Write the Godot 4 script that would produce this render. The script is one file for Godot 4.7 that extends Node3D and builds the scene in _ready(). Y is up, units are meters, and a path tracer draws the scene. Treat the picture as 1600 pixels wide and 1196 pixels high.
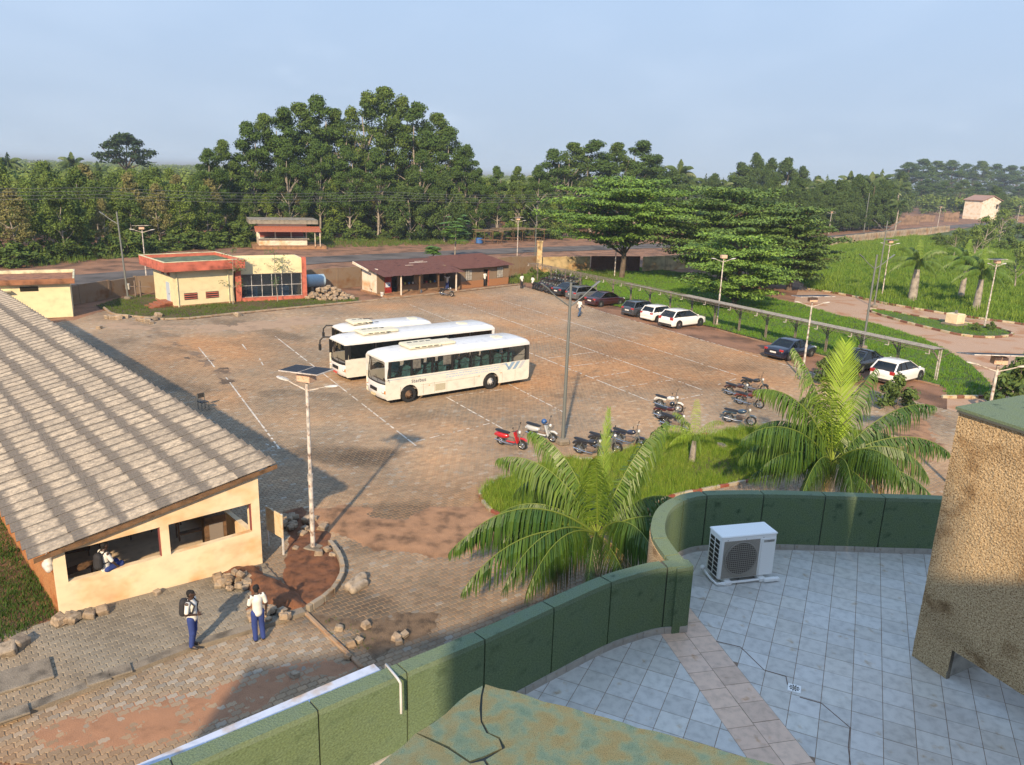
extends Node3D
# A paved car park with buses seen from an upper terrace. Units are metres, y is up, the camera stands 13 m above the car park.

const SUN_TOWARDS := Vector3(0.115, -0.475, -0.872)
var rng := RandomNumberGenerator.new()
var counts := {}
var MT := {}


func _ready() -> void:
	rng.seed = 7
	make_camera_and_light()
	make_materials()
	build_ground()
	build_terrace()
	build_hall()
	build_far_buildings()
	build_walls_and_roads()
	build_carport()
	build_trees()
	build_palms()
	build_grass()
	build_lamps()
	build_vehicles()
	build_people()
	build_details()


func make_camera_and_light() -> void:
	var cam := Camera3D.new()
	cam.name = "camera"
	add_child(cam)
	cam.position = Vector3(0, 13, 0)
	var fwd := Vector3(0, -sin(deg_to_rad(15.2)), -cos(deg_to_rad(15.2)))
	var right0 := Vector3(1, 0, 0)
	var up0 := right0.cross(fwd)
	var roll := deg_to_rad(1.96)
	var right := right0 * cos(roll) + up0 * sin(roll)
	cam.basis = Basis(right, right.cross(fwd), -fwd)
	cam.fov = 52.9
	cam.far = 6000.0
	cam.near = 0.1
	cam.current = true
	var sun := DirectionalLight3D.new()
	sun.name = "sun"
	add_child(sun)
	sun.look_at_from_position(Vector3.ZERO, SUN_TOWARDS, Vector3.UP)
	sun.light_energy = 1.0
	sun.light_color = Color(1.0, 0.89, 0.74)
	sun.light_angular_distance = 1.2
	sun.shadow_enabled = true
	var e := Environment.new()
	e.background_mode = Environment.BG_SKY
	var sm := ProceduralSkyMaterial.new()
	sm.sky_top_color = Color(0.505, 0.595, 0.71)
	sm.sky_horizon_color = Color(0.516, 0.56, 0.611)
	sm.sky_curve = 0.16
	sm.sky_energy_multiplier = 1.0
	sm.ground_bottom_color = Color(0.30, 0.25, 0.2)
	sm.ground_horizon_color = Color(0.50, 0.53, 0.56)
	sm.sun_angle_max = 1.0
	sm.sky_cover = cloud_cover()
	sm.sky_cover_modulate = Color(1, 1, 1, 0.14)
	var sky := Sky.new()
	sky.sky_material = sm
	e.sky = sky
	e.background_energy_multiplier = 1.0
	e.tonemap_mode = Environment.TONE_MAPPER_LINEAR
	e.tonemap_exposure = 2.25
	e.fog_enabled = true
	e.fog_density = 0.00026
	e.fog_light_color = Color(0.74, 0.81, 0.88)
	e.sdfgi_enabled = true
	e.ssao_enabled = true
	e.ssil_enabled = true
	var we := WorldEnvironment.new()
	we.name = "environment"
	we.environment = e
	add_child(we)


func cloud_cover() -> ImageTexture:
	# thin streaks of high cloud and a few soft puffs, evenly spread round the whole sky
	var w := 1024
	var h := 512
	var im := Image.create(w, h, false, Image.FORMAT_RGBA8)
	var a := FastNoiseLite.new()
	a.seed = 21
	a.noise_type = FastNoiseLite.TYPE_SIMPLEX_SMOOTH
	a.frequency = 1.0
	a.fractal_octaves = 5
	for y in h:
		var el := (0.5 - (y + 0.5) / h) * PI
		for x in w:
			var az := (x + 0.5) / w * TAU
			var k := 0.0
			if el > -0.02:
				var d := Vector3(cos(az) * cos(el), sin(el), sin(az) * cos(el))
				var p := d / (absf(d.y) + 0.16)
				var s := a.get_noise_3d(p.x * 0.7 + p.z * 0.25, p.y * 2.0, p.z * 1.1 - p.x * 0.2)
				var c := a.get_noise_3d(d.x * 3.0 + 9.0, d.y * 13.0, d.z * 3.0)
				k = clampf(s * 0.9 + 0.18, 0.0, 1.0) * 0.20 + smoothstep(0.38, 0.6, c) * 0.20
			im.set_pixel(x, y, Color(1.0, 0.985, 0.97, k))
	return ImageTexture.create_from_image(im)

# ---------------------------------------------------------------- mesh building
class MB:
	var v := PackedVector3Array()
	var n := PackedVector3Array()
	var c := PackedColorArray()
	var uv := PackedVector2Array()
	var col := Color.WHITE
	var use_uv := false

	func vert(p: Vector3, nn: Vector3) -> void:
		v.append(p)
		n.append(nn)
		c.append(col)

	# a, b, c run counter-clockwise seen from outside
	func tri(a: Vector3, b: Vector3, d: Vector3) -> void:
		var k := (b - a).cross(d - a)
		if k.length_squared() < 1e-14:
			return
		k = k.normalized()
		vert(a, k)
		vert(d, k)
		vert(b, k)

	func tri_n(a: Vector3, b: Vector3, d: Vector3, na: Vector3, nb: Vector3, nd: Vector3) -> void:
		vert(a, na)
		vert(d, nd)
		vert(b, nb)

	func quad(a: Vector3, b: Vector3, d: Vector3, e: Vector3) -> void:
		tri(a, b, d)
		tri(a, d, e)

	func box(p: Vector3, s: Vector3, bs := Basis.IDENTITY) -> void:
		var x := bs.x * s.x * 0.5
		var y := bs.y * s.y * 0.5
		var z := bs.z * s.z * 0.5
		quad(p - x - y + z, p + x - y + z, p + x + y + z, p - x + y + z)
		quad(p + x - y - z, p - x - y - z, p - x + y - z, p + x + y - z)
		quad(p + x - y + z, p + x - y - z, p + x + y - z, p + x + y + z)
		quad(p - x - y - z, p - x - y + z, p - x + y + z, p - x + y - z)
		quad(p - x + y + z, p + x + y + z, p + x + y - z, p - x + y - z)
		quad(p - x - y - z, p + x - y - z, p + x - y + z, p - x - y + z)

	# a box between two corners
	func bb(lo: Vector3, hi: Vector3) -> void:
		box((lo + hi) * 0.5, hi - lo)

	# chamfered box
	func cbox(p: Vector3, s: Vector3, b: float, bs := Basis.IDENTITY) -> void:
		var h := s * 0.5
		var q := []
		for sx in [-1, 1]:
			for sy in [-1, 1]:
				for sz in [-1, 1]:
					var cx: float = sx * h.x
					var cy: float = sy * h.y
					var cz: float = sz * h.z
					q.append([p + bs * Vector3(cx, cy - sy * b, cz - sz * b), p + bs * Vector3(cx - sx * b, cy, cz - sz * b), p + bs * Vector3(cx - sx * b, cy - sy * b, cz)])
		var f := func(i: int, a: int) -> Vector3: return q[i][a]
		# index = sx*4 + sy*2 + sz
		quad(f.call(4, 0), f.call(6, 0), f.call(7, 0), f.call(5, 0))
		quad(f.call(0, 0), f.call(1, 0), f.call(3, 0), f.call(2, 0))
		quad(f.call(2, 1), f.call(3, 1), f.call(7, 1), f.call(6, 1))
		quad(f.call(0, 1), f.call(4, 1), f.call(5, 1), f.call(1, 1))
		quad(f.call(1, 2), f.call(5, 2), f.call(7, 2), f.call(3, 2))
		quad(f.call(0, 2), f.call(2, 2), f.call(6, 2), f.call(4, 2))
		out_quad(p, [q[0][0], q[0][1], q[1][1], q[1][0]])
		out_quad(p, [q[2][0], q[2][1], q[3][1], q[3][0]])
		out_quad(p, [q[4][0], q[4][1], q[5][1], q[5][0]])
		out_quad(p, [q[6][0], q[6][1], q[7][1], q[7][0]])
		out_quad(p, [q[0][0], q[0][2], q[2][2], q[2][0]])
		out_quad(p, [q[1][0], q[1][2], q[3][2], q[3][0]])
		out_quad(p, [q[4][0], q[4][2], q[6][2], q[6][0]])
		out_quad(p, [q[5][0], q[5][2], q[7][2], q[7][0]])
		out_quad(p, [q[0][1], q[0][2], q[4][2], q[4][1]])
		out_quad(p, [q[1][1], q[1][2], q[5][2], q[5][1]])
		out_quad(p, [q[2][1], q[2][2], q[6][2], q[6][1]])
		out_quad(p, [q[3][1], q[3][2], q[7][2], q[7][1]])
		for i in 8:
			out_tri(p, q[i][0], q[i][1], q[i][2])

	func out_tri(o: Vector3, a: Vector3, b: Vector3, d: Vector3) -> void:
		if (b - a).cross(d - a).dot((a + b + d) / 3.0 - o) >= 0.0:
			tri(a, b, d)
		else:
			tri(a, d, b)

	func out_quad(o: Vector3, q: Array) -> void:
		out_tri(o, q[0], q[1], q[2])
		out_tri(o, q[0], q[2], q[3])

	# a round bar through points; radii one per point
	func tube(path: Array, radii: Array, sides := 8, caps := true) -> void:
		var rings := []
		var dirs := []
		var u := Vector3.ZERO
		for i in path.size():
			var d: Vector3 = (path[mini(i + 1, path.size() - 1)] - path[maxi(i - 1, 0)]).normalized()
			if u == Vector3.ZERO:
				u = d.cross(Vector3.UP if absf(d.y) < 0.9 else Vector3.RIGHT).normalized()
			else:
				u = (u - d * u.dot(d)).normalized()
			var w := d.cross(u)
			var r := []
			var rd := []
			for k in sides:
				var t := TAU * k / sides
				var o := u * cos(t) + w * sin(t)
				rd.append(o)
				r.append(path[i] + o * radii[mini(i, radii.size() - 1)])
			rings.append(r)
			dirs.append(rd)
		for i in path.size() - 1:
			for k in sides:
				var m := (k + 1) % sides
				tri_n(rings[i][k], rings[i][m], rings[i + 1][m], dirs[i][k], dirs[i][m], dirs[i + 1][m])
				tri_n(rings[i][k], rings[i + 1][m], rings[i + 1][k], dirs[i][k], dirs[i + 1][m], dirs[i + 1][k])
		if caps:
			var last: int = path.size() - 1
			for k in range(1, sides - 1):
				tri(rings[0][0], rings[0][k + 1], rings[0][k])
				tri(rings[last][0], rings[last][k], rings[last][k + 1])

	func bar(a: Vector3, b: Vector3, r: float, sides := 6) -> void:
		tube([a, b], [r, r], sides)

	# square bar from a to b
	func beam(a: Vector3, b: Vector3, w: float, h: float) -> void:
		var d := (b - a).normalized()
		var x := d.cross(Vector3.UP if absf(d.y) < 0.95 else Vector3.RIGHT).normalized()
		box((a + b) * 0.5, Vector3(w, h, a.distance_to(b)), Basis(x, x.cross(d) * -1.0, -d) if false else Basis(x, d.cross(x) * -1.0, -d))

	func ball(p: Vector3, r: Vector3, rings := 6, seg := 10, bs := Basis.IDENTITY) -> void:
		var at := func(i: int, k: int) -> Vector3:
			var a := PI * i / rings
			var b := TAU * k / seg
			return Vector3(sin(a) * cos(b), cos(a), sin(a) * sin(b))
		for i in rings:
			for k in seg:
				var q := [at.call(i, k), at.call(i, k + 1), at.call(i + 1, k + 1), at.call(i + 1, k)]
				var P := []
				var N := []
				for d in q:
					P.append(p + bs * (d * r))
					N.append((bs * (d / r)).normalized())
				tri_n(P[0], P[1], P[2], N[0], N[1], N[2])
				tri_n(P[0], P[2], P[3], N[0], N[2], N[3])

	# ring standing in the plane of u and w
	func torus(p: Vector3, u: Vector3, w: Vector3, R: float, r: float, seg := 18, sides := 6) -> void:
		var ax := u.cross(w).normalized()
		var pt := func(i: int, k: int) -> Array:
			var a := TAU * i / seg
			var b := TAU * k / sides
			var o: Vector3 = u * cos(a) + w * sin(a)
			var d := o * cos(b) + ax * sin(b)
			return [p + o * R + d * r, d]
		for i in seg:
			for k in sides:
				var q := [pt.call(i, k), pt.call(i + 1, k), pt.call(i + 1, k + 1), pt.call(i, k + 1)]
				tri_n(q[0][0], q[1][0], q[2][0], q[0][1], q[1][1], q[2][1])
				tri_n(q[0][0], q[2][0], q[3][0], q[0][1], q[2][1], q[3][1])

	# flat polygon (x, z) raised from y0 to y1
	func prism(poly: PackedVector2Array, y0: float, y1: float, bottom := false) -> void:
		var pp := poly
		if Geometry2D.is_polygon_clockwise(pp):
			pp = pp.duplicate()
			pp.reverse()
		var t := Geometry2D.triangulate_polygon(pp)
		for i in range(0, t.size(), 3):
			var a := pp[t[i]]
			var b := pp[t[i + 1]]
			var d := pp[t[i + 2]]
			flat_up(a, b, d, y1, true)
			if bottom:
				flat_up(a, b, d, y0, false)
		if y1 > y0:
			for i in pp.size():
				var a := pp[i]
				var b := pp[(i + 1) % pp.size()]
				var o := Vector3(b.y - a.y, 0, -(b.x - a.x))
				wall(Vector3(a.x, y0, a.y), Vector3(b.x, y0, b.y), y1 - y0, o)

	func flat_up(a: Vector2, b: Vector2, d: Vector2, y: float, up: bool) -> void:
		var A := Vector3(a.x, y, a.y)
		var B := Vector3(b.x, y, b.y)
		var D := Vector3(d.x, y, d.y)
		if ((B - A).cross(D - A).y > 0.0) == up:
			tri(A, B, D)
		else:
			tri(A, D, B)

	func wall(a: Vector3, b: Vector3, h: float, outward: Vector3) -> void:
		var u := Vector3(0, h, 0)
		if (b - a).cross(u).dot(outward) >= 0.0:
			quad(a, b, b + u, a + u)
		else:
			quad(b, a, a + u, b + u)

	# polygon in the plane of x and y axes of bs, raised along z by depth (centred), origin p
	func slab(poly: PackedVector2Array, depth: float, p: Vector3, bs: Basis) -> void:
		var pp := poly
		if Geometry2D.is_polygon_clockwise(pp):
			pp = pp.duplicate()
			pp.reverse()
		var t := Geometry2D.triangulate_polygon(pp)
		var z := bs.z * depth * 0.5
		var q := []
		for k in pp:
			q.append(p + bs.x * k.x + bs.y * k.y)
		var m := Vector3.ZERO
		for i in range(0, t.size(), 3):
			fac(q[t[i]] + z, q[t[i + 1]] + z, q[t[i + 2]] + z, bs.z)
			fac(q[t[i]] - z, q[t[i + 1]] - z, q[t[i + 2]] - z, -bs.z)
		for i in q.size():
			var k: int = (i + 1) % q.size()
			var e := pp[k] - pp[i]
			var o := bs.x * e.y - bs.y * e.x
			fac(q[i] - z, q[k] - z, q[k] + z, o)
			fac(q[i] - z, q[k] + z, q[i] + z, o)

	func fac(a: Vector3, b: Vector3, d: Vector3, o: Vector3) -> void:
		if (b - a).cross(d - a).dot(o) >= 0.0:
			tri(a, b, d)
		else:
			tri(a, d, b)

	# rings of equal length joined into a skin; smooth shading from the shape itself
	func loft(rings: Array, cap := true, closed := true) -> void:
		var m: int = rings.size()
		var k: int = rings[0].size()
		var cen := Vector3.ZERO
		for r in rings:
			for q in r:
				cen += q
		cen /= float(m * k)
		for i in m - 1:
			for j in (k if closed else k - 1):
				var b := (j + 1) % k
				var mid := Vector3.ZERO
				for q in rings[i]:
					mid += q
				for q in rings[i + 1]:
					mid += q
				mid /= 2.0 * k
				out_tri(mid, rings[i][j], rings[i][b], rings[i + 1][b])
				out_tri(mid, rings[i][j], rings[i + 1][b], rings[i + 1][j])
		if cap:
			for e in [0, m - 1]:
				var mid := Vector3.ZERO
				for q in rings[e]:
					mid += q
				mid /= float(k)
				for j in k:
					out_tri(cen, mid, rings[e][j], rings[e][(j + 1) % k])

	# average the normals of corners that meet within an angle
	func smooth(degrees := 35.0) -> void:
		var lim := cos(deg_to_rad(degrees))
		var at := {}
		for i in v.size():
			var key := Vector3i((v[i] * 2000.0).round())
			if not at.has(key):
				at[key] = []
			at[key].append(i)
		var out := n.duplicate()
		for key in at:
			var l: Array = at[key]
			for i in l:
				var s := Vector3.ZERO
				for j in l:
					if n[i].dot(n[j]) >= lim:
						s += n[j]
				out[i] = s.normalized()
		n = out

	func mesh() -> ArrayMesh:
		var a := []
		a.resize(Mesh.ARRAY_MAX)
		a[Mesh.ARRAY_VERTEX] = v
		a[Mesh.ARRAY_NORMAL] = n
		a[Mesh.ARRAY_COLOR] = c
		if use_uv:
			a[Mesh.ARRAY_TEX_UV] = uv
		var m := ArrayMesh.new()
		m.add_surface_from_arrays(Mesh.PRIMITIVE_TRIANGLES, a)
		return m


func obj(called: String, mb: MB, material: Material, parent: Node = self) -> MeshInstance3D:
	return put(called, mb.mesh(), material, parent)


func put(called: String, mesh: Mesh, material: Material, parent: Node = self) -> MeshInstance3D:
	var o := MeshInstance3D.new()
	o.name = numbered(called) if parent == self else called
	o.mesh = mesh
	o.material_override = material
	parent.add_child(o, true)
	return o


func numbered(called: String) -> String:
	var base := called
	var bits := called.rsplit("_", true, 1)
	if bits.size() == 2 and bits[1].is_valid_int():
		base = bits[0]
	counts[base] = counts.get(base, -1) + 1
	return base if counts[base] == 0 else "%s_%03d" % [base, counts[base]]


func tag(o: Node, label: String, category: String, group := "") -> Node:
	o.set_meta("label", label)
	o.set_meta("category", category)
	if group:
		o.set_meta("group", group)
	return o


func structure(o: Node) -> Node:
	o.set_meta("kind", "structure")
	return o


func stuff(o: Node) -> Node:
	o.set_meta("kind", "stuff")
	return o


func thing(called: String, label: String, category: String, at := Vector3.ZERO, turn := 0.0, group := "") -> Node3D:
	var o := Node3D.new()
	o.name = numbered(called)
	add_child(o)
	o.position = at
	o.rotation.y = turn
	tag(o, label, category, group)
	return o


func copy(root: Node3D, at: Vector3, turn: float, label := "") -> Node3D:
	var r: Node3D = root.duplicate()
	r.name = numbered(root.name)
	add_child(r)
	r.position = at
	r.rotation.y = turn
	if label:
		r.set_meta("label", label)
	return r


func multi(called: String, mesh: Mesh, material: Material, xf: Array, parent: Node = self, cols := []) -> MultiMeshInstance3D:
	var mm := MultiMesh.new()
	mm.transform_format = MultiMesh.TRANSFORM_3D
	mm.use_colors = not cols.is_empty()
	mm.mesh = mesh
	mm.instance_count = xf.size()
	for i in xf.size():
		mm.set_instance_transform(i, xf[i])
		if not cols.is_empty():
			mm.set_instance_color(i, cols[i])
	var o := MultiMeshInstance3D.new()
	o.name = numbered(called) if parent == self else called
	o.multimesh = mm
	o.material_override = material
	parent.add_child(o, true)
	return o


# heading (radians about y) that turns local +x towards the world direction d
func head(d: Vector3) -> float:
	return atan2(-d.z, d.x)


func v3(p: Vector2, y := 0.0) -> Vector3:
	return Vector3(p.x, y, p.y)


func rf(a: float, b: float) -> float:
	return rng.randf_range(a, b)


# ---------------------------------------------------------------- materials
var noises := {}


func noise_tex(key: String, freq: float, oct: int, stops: Array, normal := 0.0, kind := FastNoiseLite.TYPE_SIMPLEX_SMOOTH, size := 512, sd := 3) -> NoiseTexture2D:
	if noises.has(key):
		return noises[key]
	var f := FastNoiseLite.new()
	f.seed = sd
	f.noise_type = kind
	f.frequency = freq
	f.fractal_octaves = oct
	var t := NoiseTexture2D.new()
	t.width = size
	t.height = size
	t.seamless = true
	t.noise = f
	if normal > 0.0:
		t.as_normal_map = true
		t.bump_strength = normal
	else:
		var g := Gradient.new()
		var offs := PackedFloat32Array()
		var cols := PackedColorArray()
		for s in stops:
			offs.append(s[0])
			cols.append(s[1] if s[1] is Color else Color(s[1], s[1], s[1]))
		g.offsets = offs
		g.colors = cols
		t.color_ramp = g
	noises[key] = t
	return t


func lin(r: float, g: float, b: float) -> Color:
	return Color(r, g, b).linear_to_srgb()


func mat(key: String, color: Color, rough := 0.85, opt := {}) -> StandardMaterial3D:
	if MT.has(key):
		return MT[key]
	var m := StandardMaterial3D.new()
	m.resource_name = key
	m.albedo_color = color
	m.roughness = rough
	m.metallic = opt.get("metal", 0.0)
	m.metallic_specular = opt.get("spec", 0.5)
	m.vertex_color_use_as_albedo = opt.get("vc", false)
	if opt.has("tex"):
		m.albedo_texture = opt.tex
		m.uv1_triplanar = true
		m.uv1_world_triplanar = opt.get("world", true)
		var s: float = opt.get("scale", 1.0)
		m.uv1_scale = Vector3(s, s, s)
	if opt.has("stain"):
		m.detail_enabled = true
		m.detail_blend_mode = BaseMaterial3D.BLEND_MODE_MUL
		m.detail_albedo = opt.stain
		m.detail_uv_layer = BaseMaterial3D.DETAIL_UV_2
		m.uv2_triplanar = true
		m.uv2_world_triplanar = opt.get("world", true)
		var s: float = opt.get("stain_scale", 0.2)
		m.uv2_scale = Vector3(s, s, s) if not opt.has("stain_scale3") else opt.stain_scale3
	if opt.has("bump"):
		m.heightmap_enabled = true
		m.heightmap_texture = opt.bump
		m.heightmap_scale = opt.get("bump_cm", 1.0)
		if not opt.has("tex"):
			m.uv1_triplanar = true
			m.uv1_world_triplanar = opt.get("world", true)
			var s: float = opt.get("scale", 1.0)
			m.uv1_scale = Vector3(s, s, s)
	if opt.has("coat"):
		m.clearcoat_enabled = true
		m.clearcoat = opt.coat
		m.clearcoat_roughness = 0.06
	if opt.has("back"):
		m.backlight_enabled = true
		m.backlight = opt.back
	MT[key] = m
	return m


func glass(key: String, color: Color, alpha: float) -> StandardMaterial3D:
	if MT.has(key):
		return MT[key]
	var m := StandardMaterial3D.new()
	m.resource_name = key
	m.albedo_color = Color(color.r, color.g, color.b, alpha)
	m.transparency = BaseMaterial3D.TRANSPARENCY_ALPHA
	m.roughness = 0.04
	MT[key] = m
	return m


func make_materials() -> void:
	var grain := noise_tex("grain", 0.06, 4, [[0.0, 0.62], [0.5, 0.86], [1.0, 1.0]])
	var blotch := noise_tex("blotch", 0.008, 5, [[0.0, 0.55], [0.45, 0.86], [1.0, 1.0]], 0.0, FastNoiseLite.TYPE_SIMPLEX_SMOOTH, 512, 9)
	var soilstain := noise_tex("soilstain", 0.009, 5, [[0.0, Color(0.86, 0.66, 0.48)], [0.22, Color(0.95, 0.85, 0.75)], [0.42, Color(1, 0.98, 0.96)], [1.0, Color(1, 1, 1)]], 0.0, FastNoiseLite.TYPE_SIMPLEX_SMOOTH, 512, 15)
	var rust := noise_tex("rust", 0.02, 5, [[0.0, Color(0.5, 0.36, 0.3)], [0.22, Color(0.78, 0.66, 0.6)], [0.36, Color(1, 0.97, 0.95)], [1.0, Color(1, 1, 1)]], 0.0, FastNoiseLite.TYPE_SIMPLEX_SMOOTH, 512, 31)
	var hgt := noise_tex("hgt", 0.03, 5, [[0.0, 0.0], [1.0, 1.0]], 0.0, FastNoiseLite.TYPE_SIMPLEX_SMOOTH, 512, 5)
	var cell := noise_tex("cell", 0.05, 3, [[0.0, 0.0], [1.0, 1.0]], 0.0, FastNoiseLite.TYPE_CELLULAR, 512, 8)
	noise_tex("limewash", 0.012, 5, [[0.0, 0.86], [0.4, 0.96], [1.0, 1.0]], 0.0, FastNoiseLite.TYPE_SIMPLEX_SMOOTH, 512, 66)
	mat("soil", lin(0.47, 0.245, 0.14), 0.95, {tex = grain, scale = 0.6, stain = blotch, stain_scale = 0.06, bump = hgt, bump_cm = 3.0})
	mat("soil_brown", lin(0.60, 0.335, 0.18), 0.95, {tex = grain, scale = 1.1, stain = blotch, stain_scale = 0.23, bump = hgt, bump_cm = 1.5})
	mat("earth", lin(0.20, 0.13, 0.075), 0.95, {tex = grain, scale = 0.8, stain = blotch, stain_scale = 0.05, bump = hgt, bump_cm = 3.0})
	mat("turf", lin(0.11, 0.19, 0.035), 0.95, {tex = grain, scale = 0.35, stain = blotch, stain_scale = 0.045, bump = hgt, bump_cm = 6.0})
	mat("sand", lin(0.33, 0.225, 0.145), 0.95, {tex = grain, scale = 1.3, stain = blotch, stain_scale = 0.1, bump = hgt, bump_cm = 1.0})
	mat("asphalt", lin(0.20, 0.175, 0.16), 0.9, {tex = grain, scale = 0.5, stain = blotch, stain_scale = 0.04})
	mat("concrete", lin(0.40, 0.34, 0.26), 0.9, {tex = grain, scale = 0.9, stain = blotch, stain_scale = 0.3, bump = hgt, bump_cm = 0.6})
	mat("block_wall", lin(0.32, 0.24, 0.165), 0.95, {tex = grain, scale = 0.9, stain = soilstain, stain_scale = 0.15, bump = hgt, bump_cm = 1.2})
	mat("cream", lin(0.78, 0.66, 0.46), 0.85, {tex = noises["limewash"], scale = 0.3, stain = soilstain, stain_scale = 0.13})
	mat("yellow", lin(0.74, 0.65, 0.40), 0.85, {tex = noises["limewash"], scale = 0.2})
	mat("yellow_trim", lin(0.80, 0.74, 0.50), 0.85, {tex = blotch, scale = 0.3})
	mat("coral", lin(0.62, 0.17, 0.11), 0.8, {tex = blotch, scale = 0.25})
	mat("white_paint", lin(0.78, 0.77, 0.74), 0.55, {tex = blotch, scale = 0.5})
	mat("white_wall", lin(0.74, 0.70, 0.62), 0.9, {tex = noises["limewash"], scale = 0.3, stain = soilstain, stain_scale = 0.12})
	mat("pole_white", lin(0.70, 0.69, 0.66), 0.6, {tex = blotch, scale = 0.6, stain = rust, stain_scale = 0.35})
	mat("steel", lin(0.27, 0.29, 0.28), 0.5, {metal = 0.4, tex = grain, scale = 2.0})
	mat("dark_metal", lin(0.06, 0.055, 0.05), 0.55, {metal = 0.4})
	mat("old_steel", lin(0.17, 0.14, 0.12), 0.7, {tex = rust, scale = 0.8})
	mat("rust_roof", lin(0.155, 0.060, 0.040), 0.75, {tex = grain, scale = 0.8, stain = rust, stain_scale = 0.12})
	mat("red_roof", lin(0.36, 0.12, 0.065), 0.75, {tex = rust, scale = 0.4})
	mat("moss_green_roof", lin(0.13, 0.18, 0.10), 0.9, {tex = blotch, scale = 0.25})
	mat("black", lin(0.012, 0.012, 0.013), 0.5)
	mat("dull_brown", lin(0.22, 0.185, 0.155), 0.9)
	mat("rubber", lin(0.02, 0.02, 0.02), 0.8, {tex = grain, scale = 3.0})
	mat("chrome", lin(0.75, 0.75, 0.75), 0.18, {metal = 1.0})
	mat("wood", lin(0.30, 0.17, 0.085), 0.75, {tex = grain, scale = 1.5, stain = blotch, stain_scale = 0.8})
	mat("bark", lin(0.27, 0.21, 0.155), 0.95, {tex = grain, scale = 0.8, stain = blotch, stain_scale = 0.4, bump = hgt, bump_cm = 3.0})
	mat("pale_bark", lin(0.60, 0.54, 0.46), 0.9, {tex = blotch, scale = 0.4, stain = grain, stain_scale = 0.6})
	mat("leaf", Color.WHITE, 0.55, {vc = true, back = Color(0.30, 0.34, 0.13), spec = 0.35})
	mat("far_leaf", Color.WHITE, 0.8, {vc = true, back = Color(0.30, 0.34, 0.13), spec = 0.2})
	mat("frond", Color.WHITE, 0.42, {vc = true, back = Color(0.42, 0.48, 0.08), spec = 0.42})
	mat("grass", Color.WHITE, 0.7, {vc = true, back = Color(0.5, 0.55, 0.1), spec = 0.3})
	mat("painted", Color.WHITE, 0.6, {vc = true})
	mat("rock", lin(0.74, 0.61, 0.46), 0.9, {vc = true, tex = grain, scale = 2.2, stain = blotch, stain_scale = 0.9, bump = hgt, bump_cm = 2.0})
	mat("green_wall", lin(0.165, 0.24, 0.125), 0.85, {tex = grain, scale = 1.6, stain = noise_tex("wallmoss", 0.012, 5, [[0.0, Color(0.5, 0.55, 0.5)], [0.14, Color(0.84, 0.87, 0.84)], [0.3, Color(1, 1, 1)], [1.0, Color(1.0, 1.0, 0.92)]], 0.0, FastNoiseLite.TYPE_SIMPLEX_SMOOTH, 512, 40), stain_scale = 0.55, bump = hgt, bump_cm = 0.5})
	mat("green_coping", lin(0.19, 0.26, 0.16), 0.85, {tex = grain, scale = 2.0, stain = noises["wallmoss"], stain_scale = 0.7, bump = hgt, bump_cm = 0.5})
	mat("joint_filler", lin(0.085, 0.09, 0.078), 0.95)
	mat("mossy_coping", Color.WHITE, 0.95, {tex = noise_tex("mosstone", 0.011, 6, [[0.0, Color(0.64, 0.69, 0.53)], [0.30, Color(0.75, 0.75, 0.56)], [0.44, Color(0.83, 0.76, 0.53)], [0.60, Color(0.87, 0.73, 0.47)], [1.0, Color(0.88, 0.70, 0.43)]], 0.0, FastNoiseLite.TYPE_SIMPLEX_SMOOTH, 1024, 77), scale = 0.8, stain = noise_tex("mossfine", 0.09, 4, [[0.0, 0.55], [0.45, 0.93], [1.0, 1.0]], 0.0, FastNoiseLite.TYPE_SIMPLEX_SMOOTH, 1024, 6), stain_scale = 2.6, bump = hgt, bump_cm = 0.9})
	MT["mossy_coping"].uv1_scale = Vector3(0.9, 0.9, 0.9)
	mat("roughcast", lin(0.66, 0.53, 0.34), 0.95, {vc = true, tex = noise_tex("pebbletone", 0.035, 2, [[0.0, Color(0.22, 0.17, 0.12)], [0.28, Color(0.62, 0.54, 0.44)], [0.5, Color(0.9, 0.86, 0.8)], [1.0, Color(1, 1, 1)]], 0.0, FastNoiseLite.TYPE_SIMPLEX_SMOOTH, 1024, 12), scale = 1.35, stain = noise_tex("blackmould", 0.012, 5, [[0.0, Color(0.42, 0.37, 0.32)], [0.2, Color(0.74, 0.69, 0.63)], [0.38, Color(1, 1, 1)], [1.0, Color(1, 1, 1)]], 0.0, FastNoiseLite.TYPE_SIMPLEX_SMOOTH, 512, 90), stain_scale = 0.22, bump = noises["cell"], bump_cm = 1.2})
	mat("tile_blue", lin(0.66, 0.645, 0.61), 0.42, {vc = true, tex = noise_tex("tilewear", 0.02, 5, [[0.0, 0.86], [0.5, 0.96], [1.0, 1.0]], 0.0, FastNoiseLite.TYPE_SIMPLEX_SMOOTH, 512, 17), scale = 0.7, stain = noise_tex("tiledirt", 0.01, 5, [[0.0, Color(0.80, 0.70, 0.58)], [0.08, Color(0.95, 0.91, 0.86)], [0.18, Color(1, 1, 1)], [1.0, Color(1, 1, 1)]], 0.0, FastNoiseLite.TYPE_SIMPLEX_SMOOTH, 512, 19), stain_scale = 0.5})
	mat("tile_pink", lin(0.80, 0.57, 0.43), 0.45, {vc = true, tex = noises["tilewear"], scale = 0.7, stain = noises["tiledirt"], stain_scale = 0.5})
	mat("grout", lin(0.36, 0.25, 0.175), 0.9, {tex = grain, scale = 3.0})
	mat("plaster_grey", lin(0.52, 0.50, 0.45), 0.9, {tex = blotch, scale = 0.8})
	mat("ledge_paint", lin(0.50, 0.59, 0.76), 0.7, {tex = noises["limewash"], scale = 1.0, stain = soilstain, stain_scale = 0.5})
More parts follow.
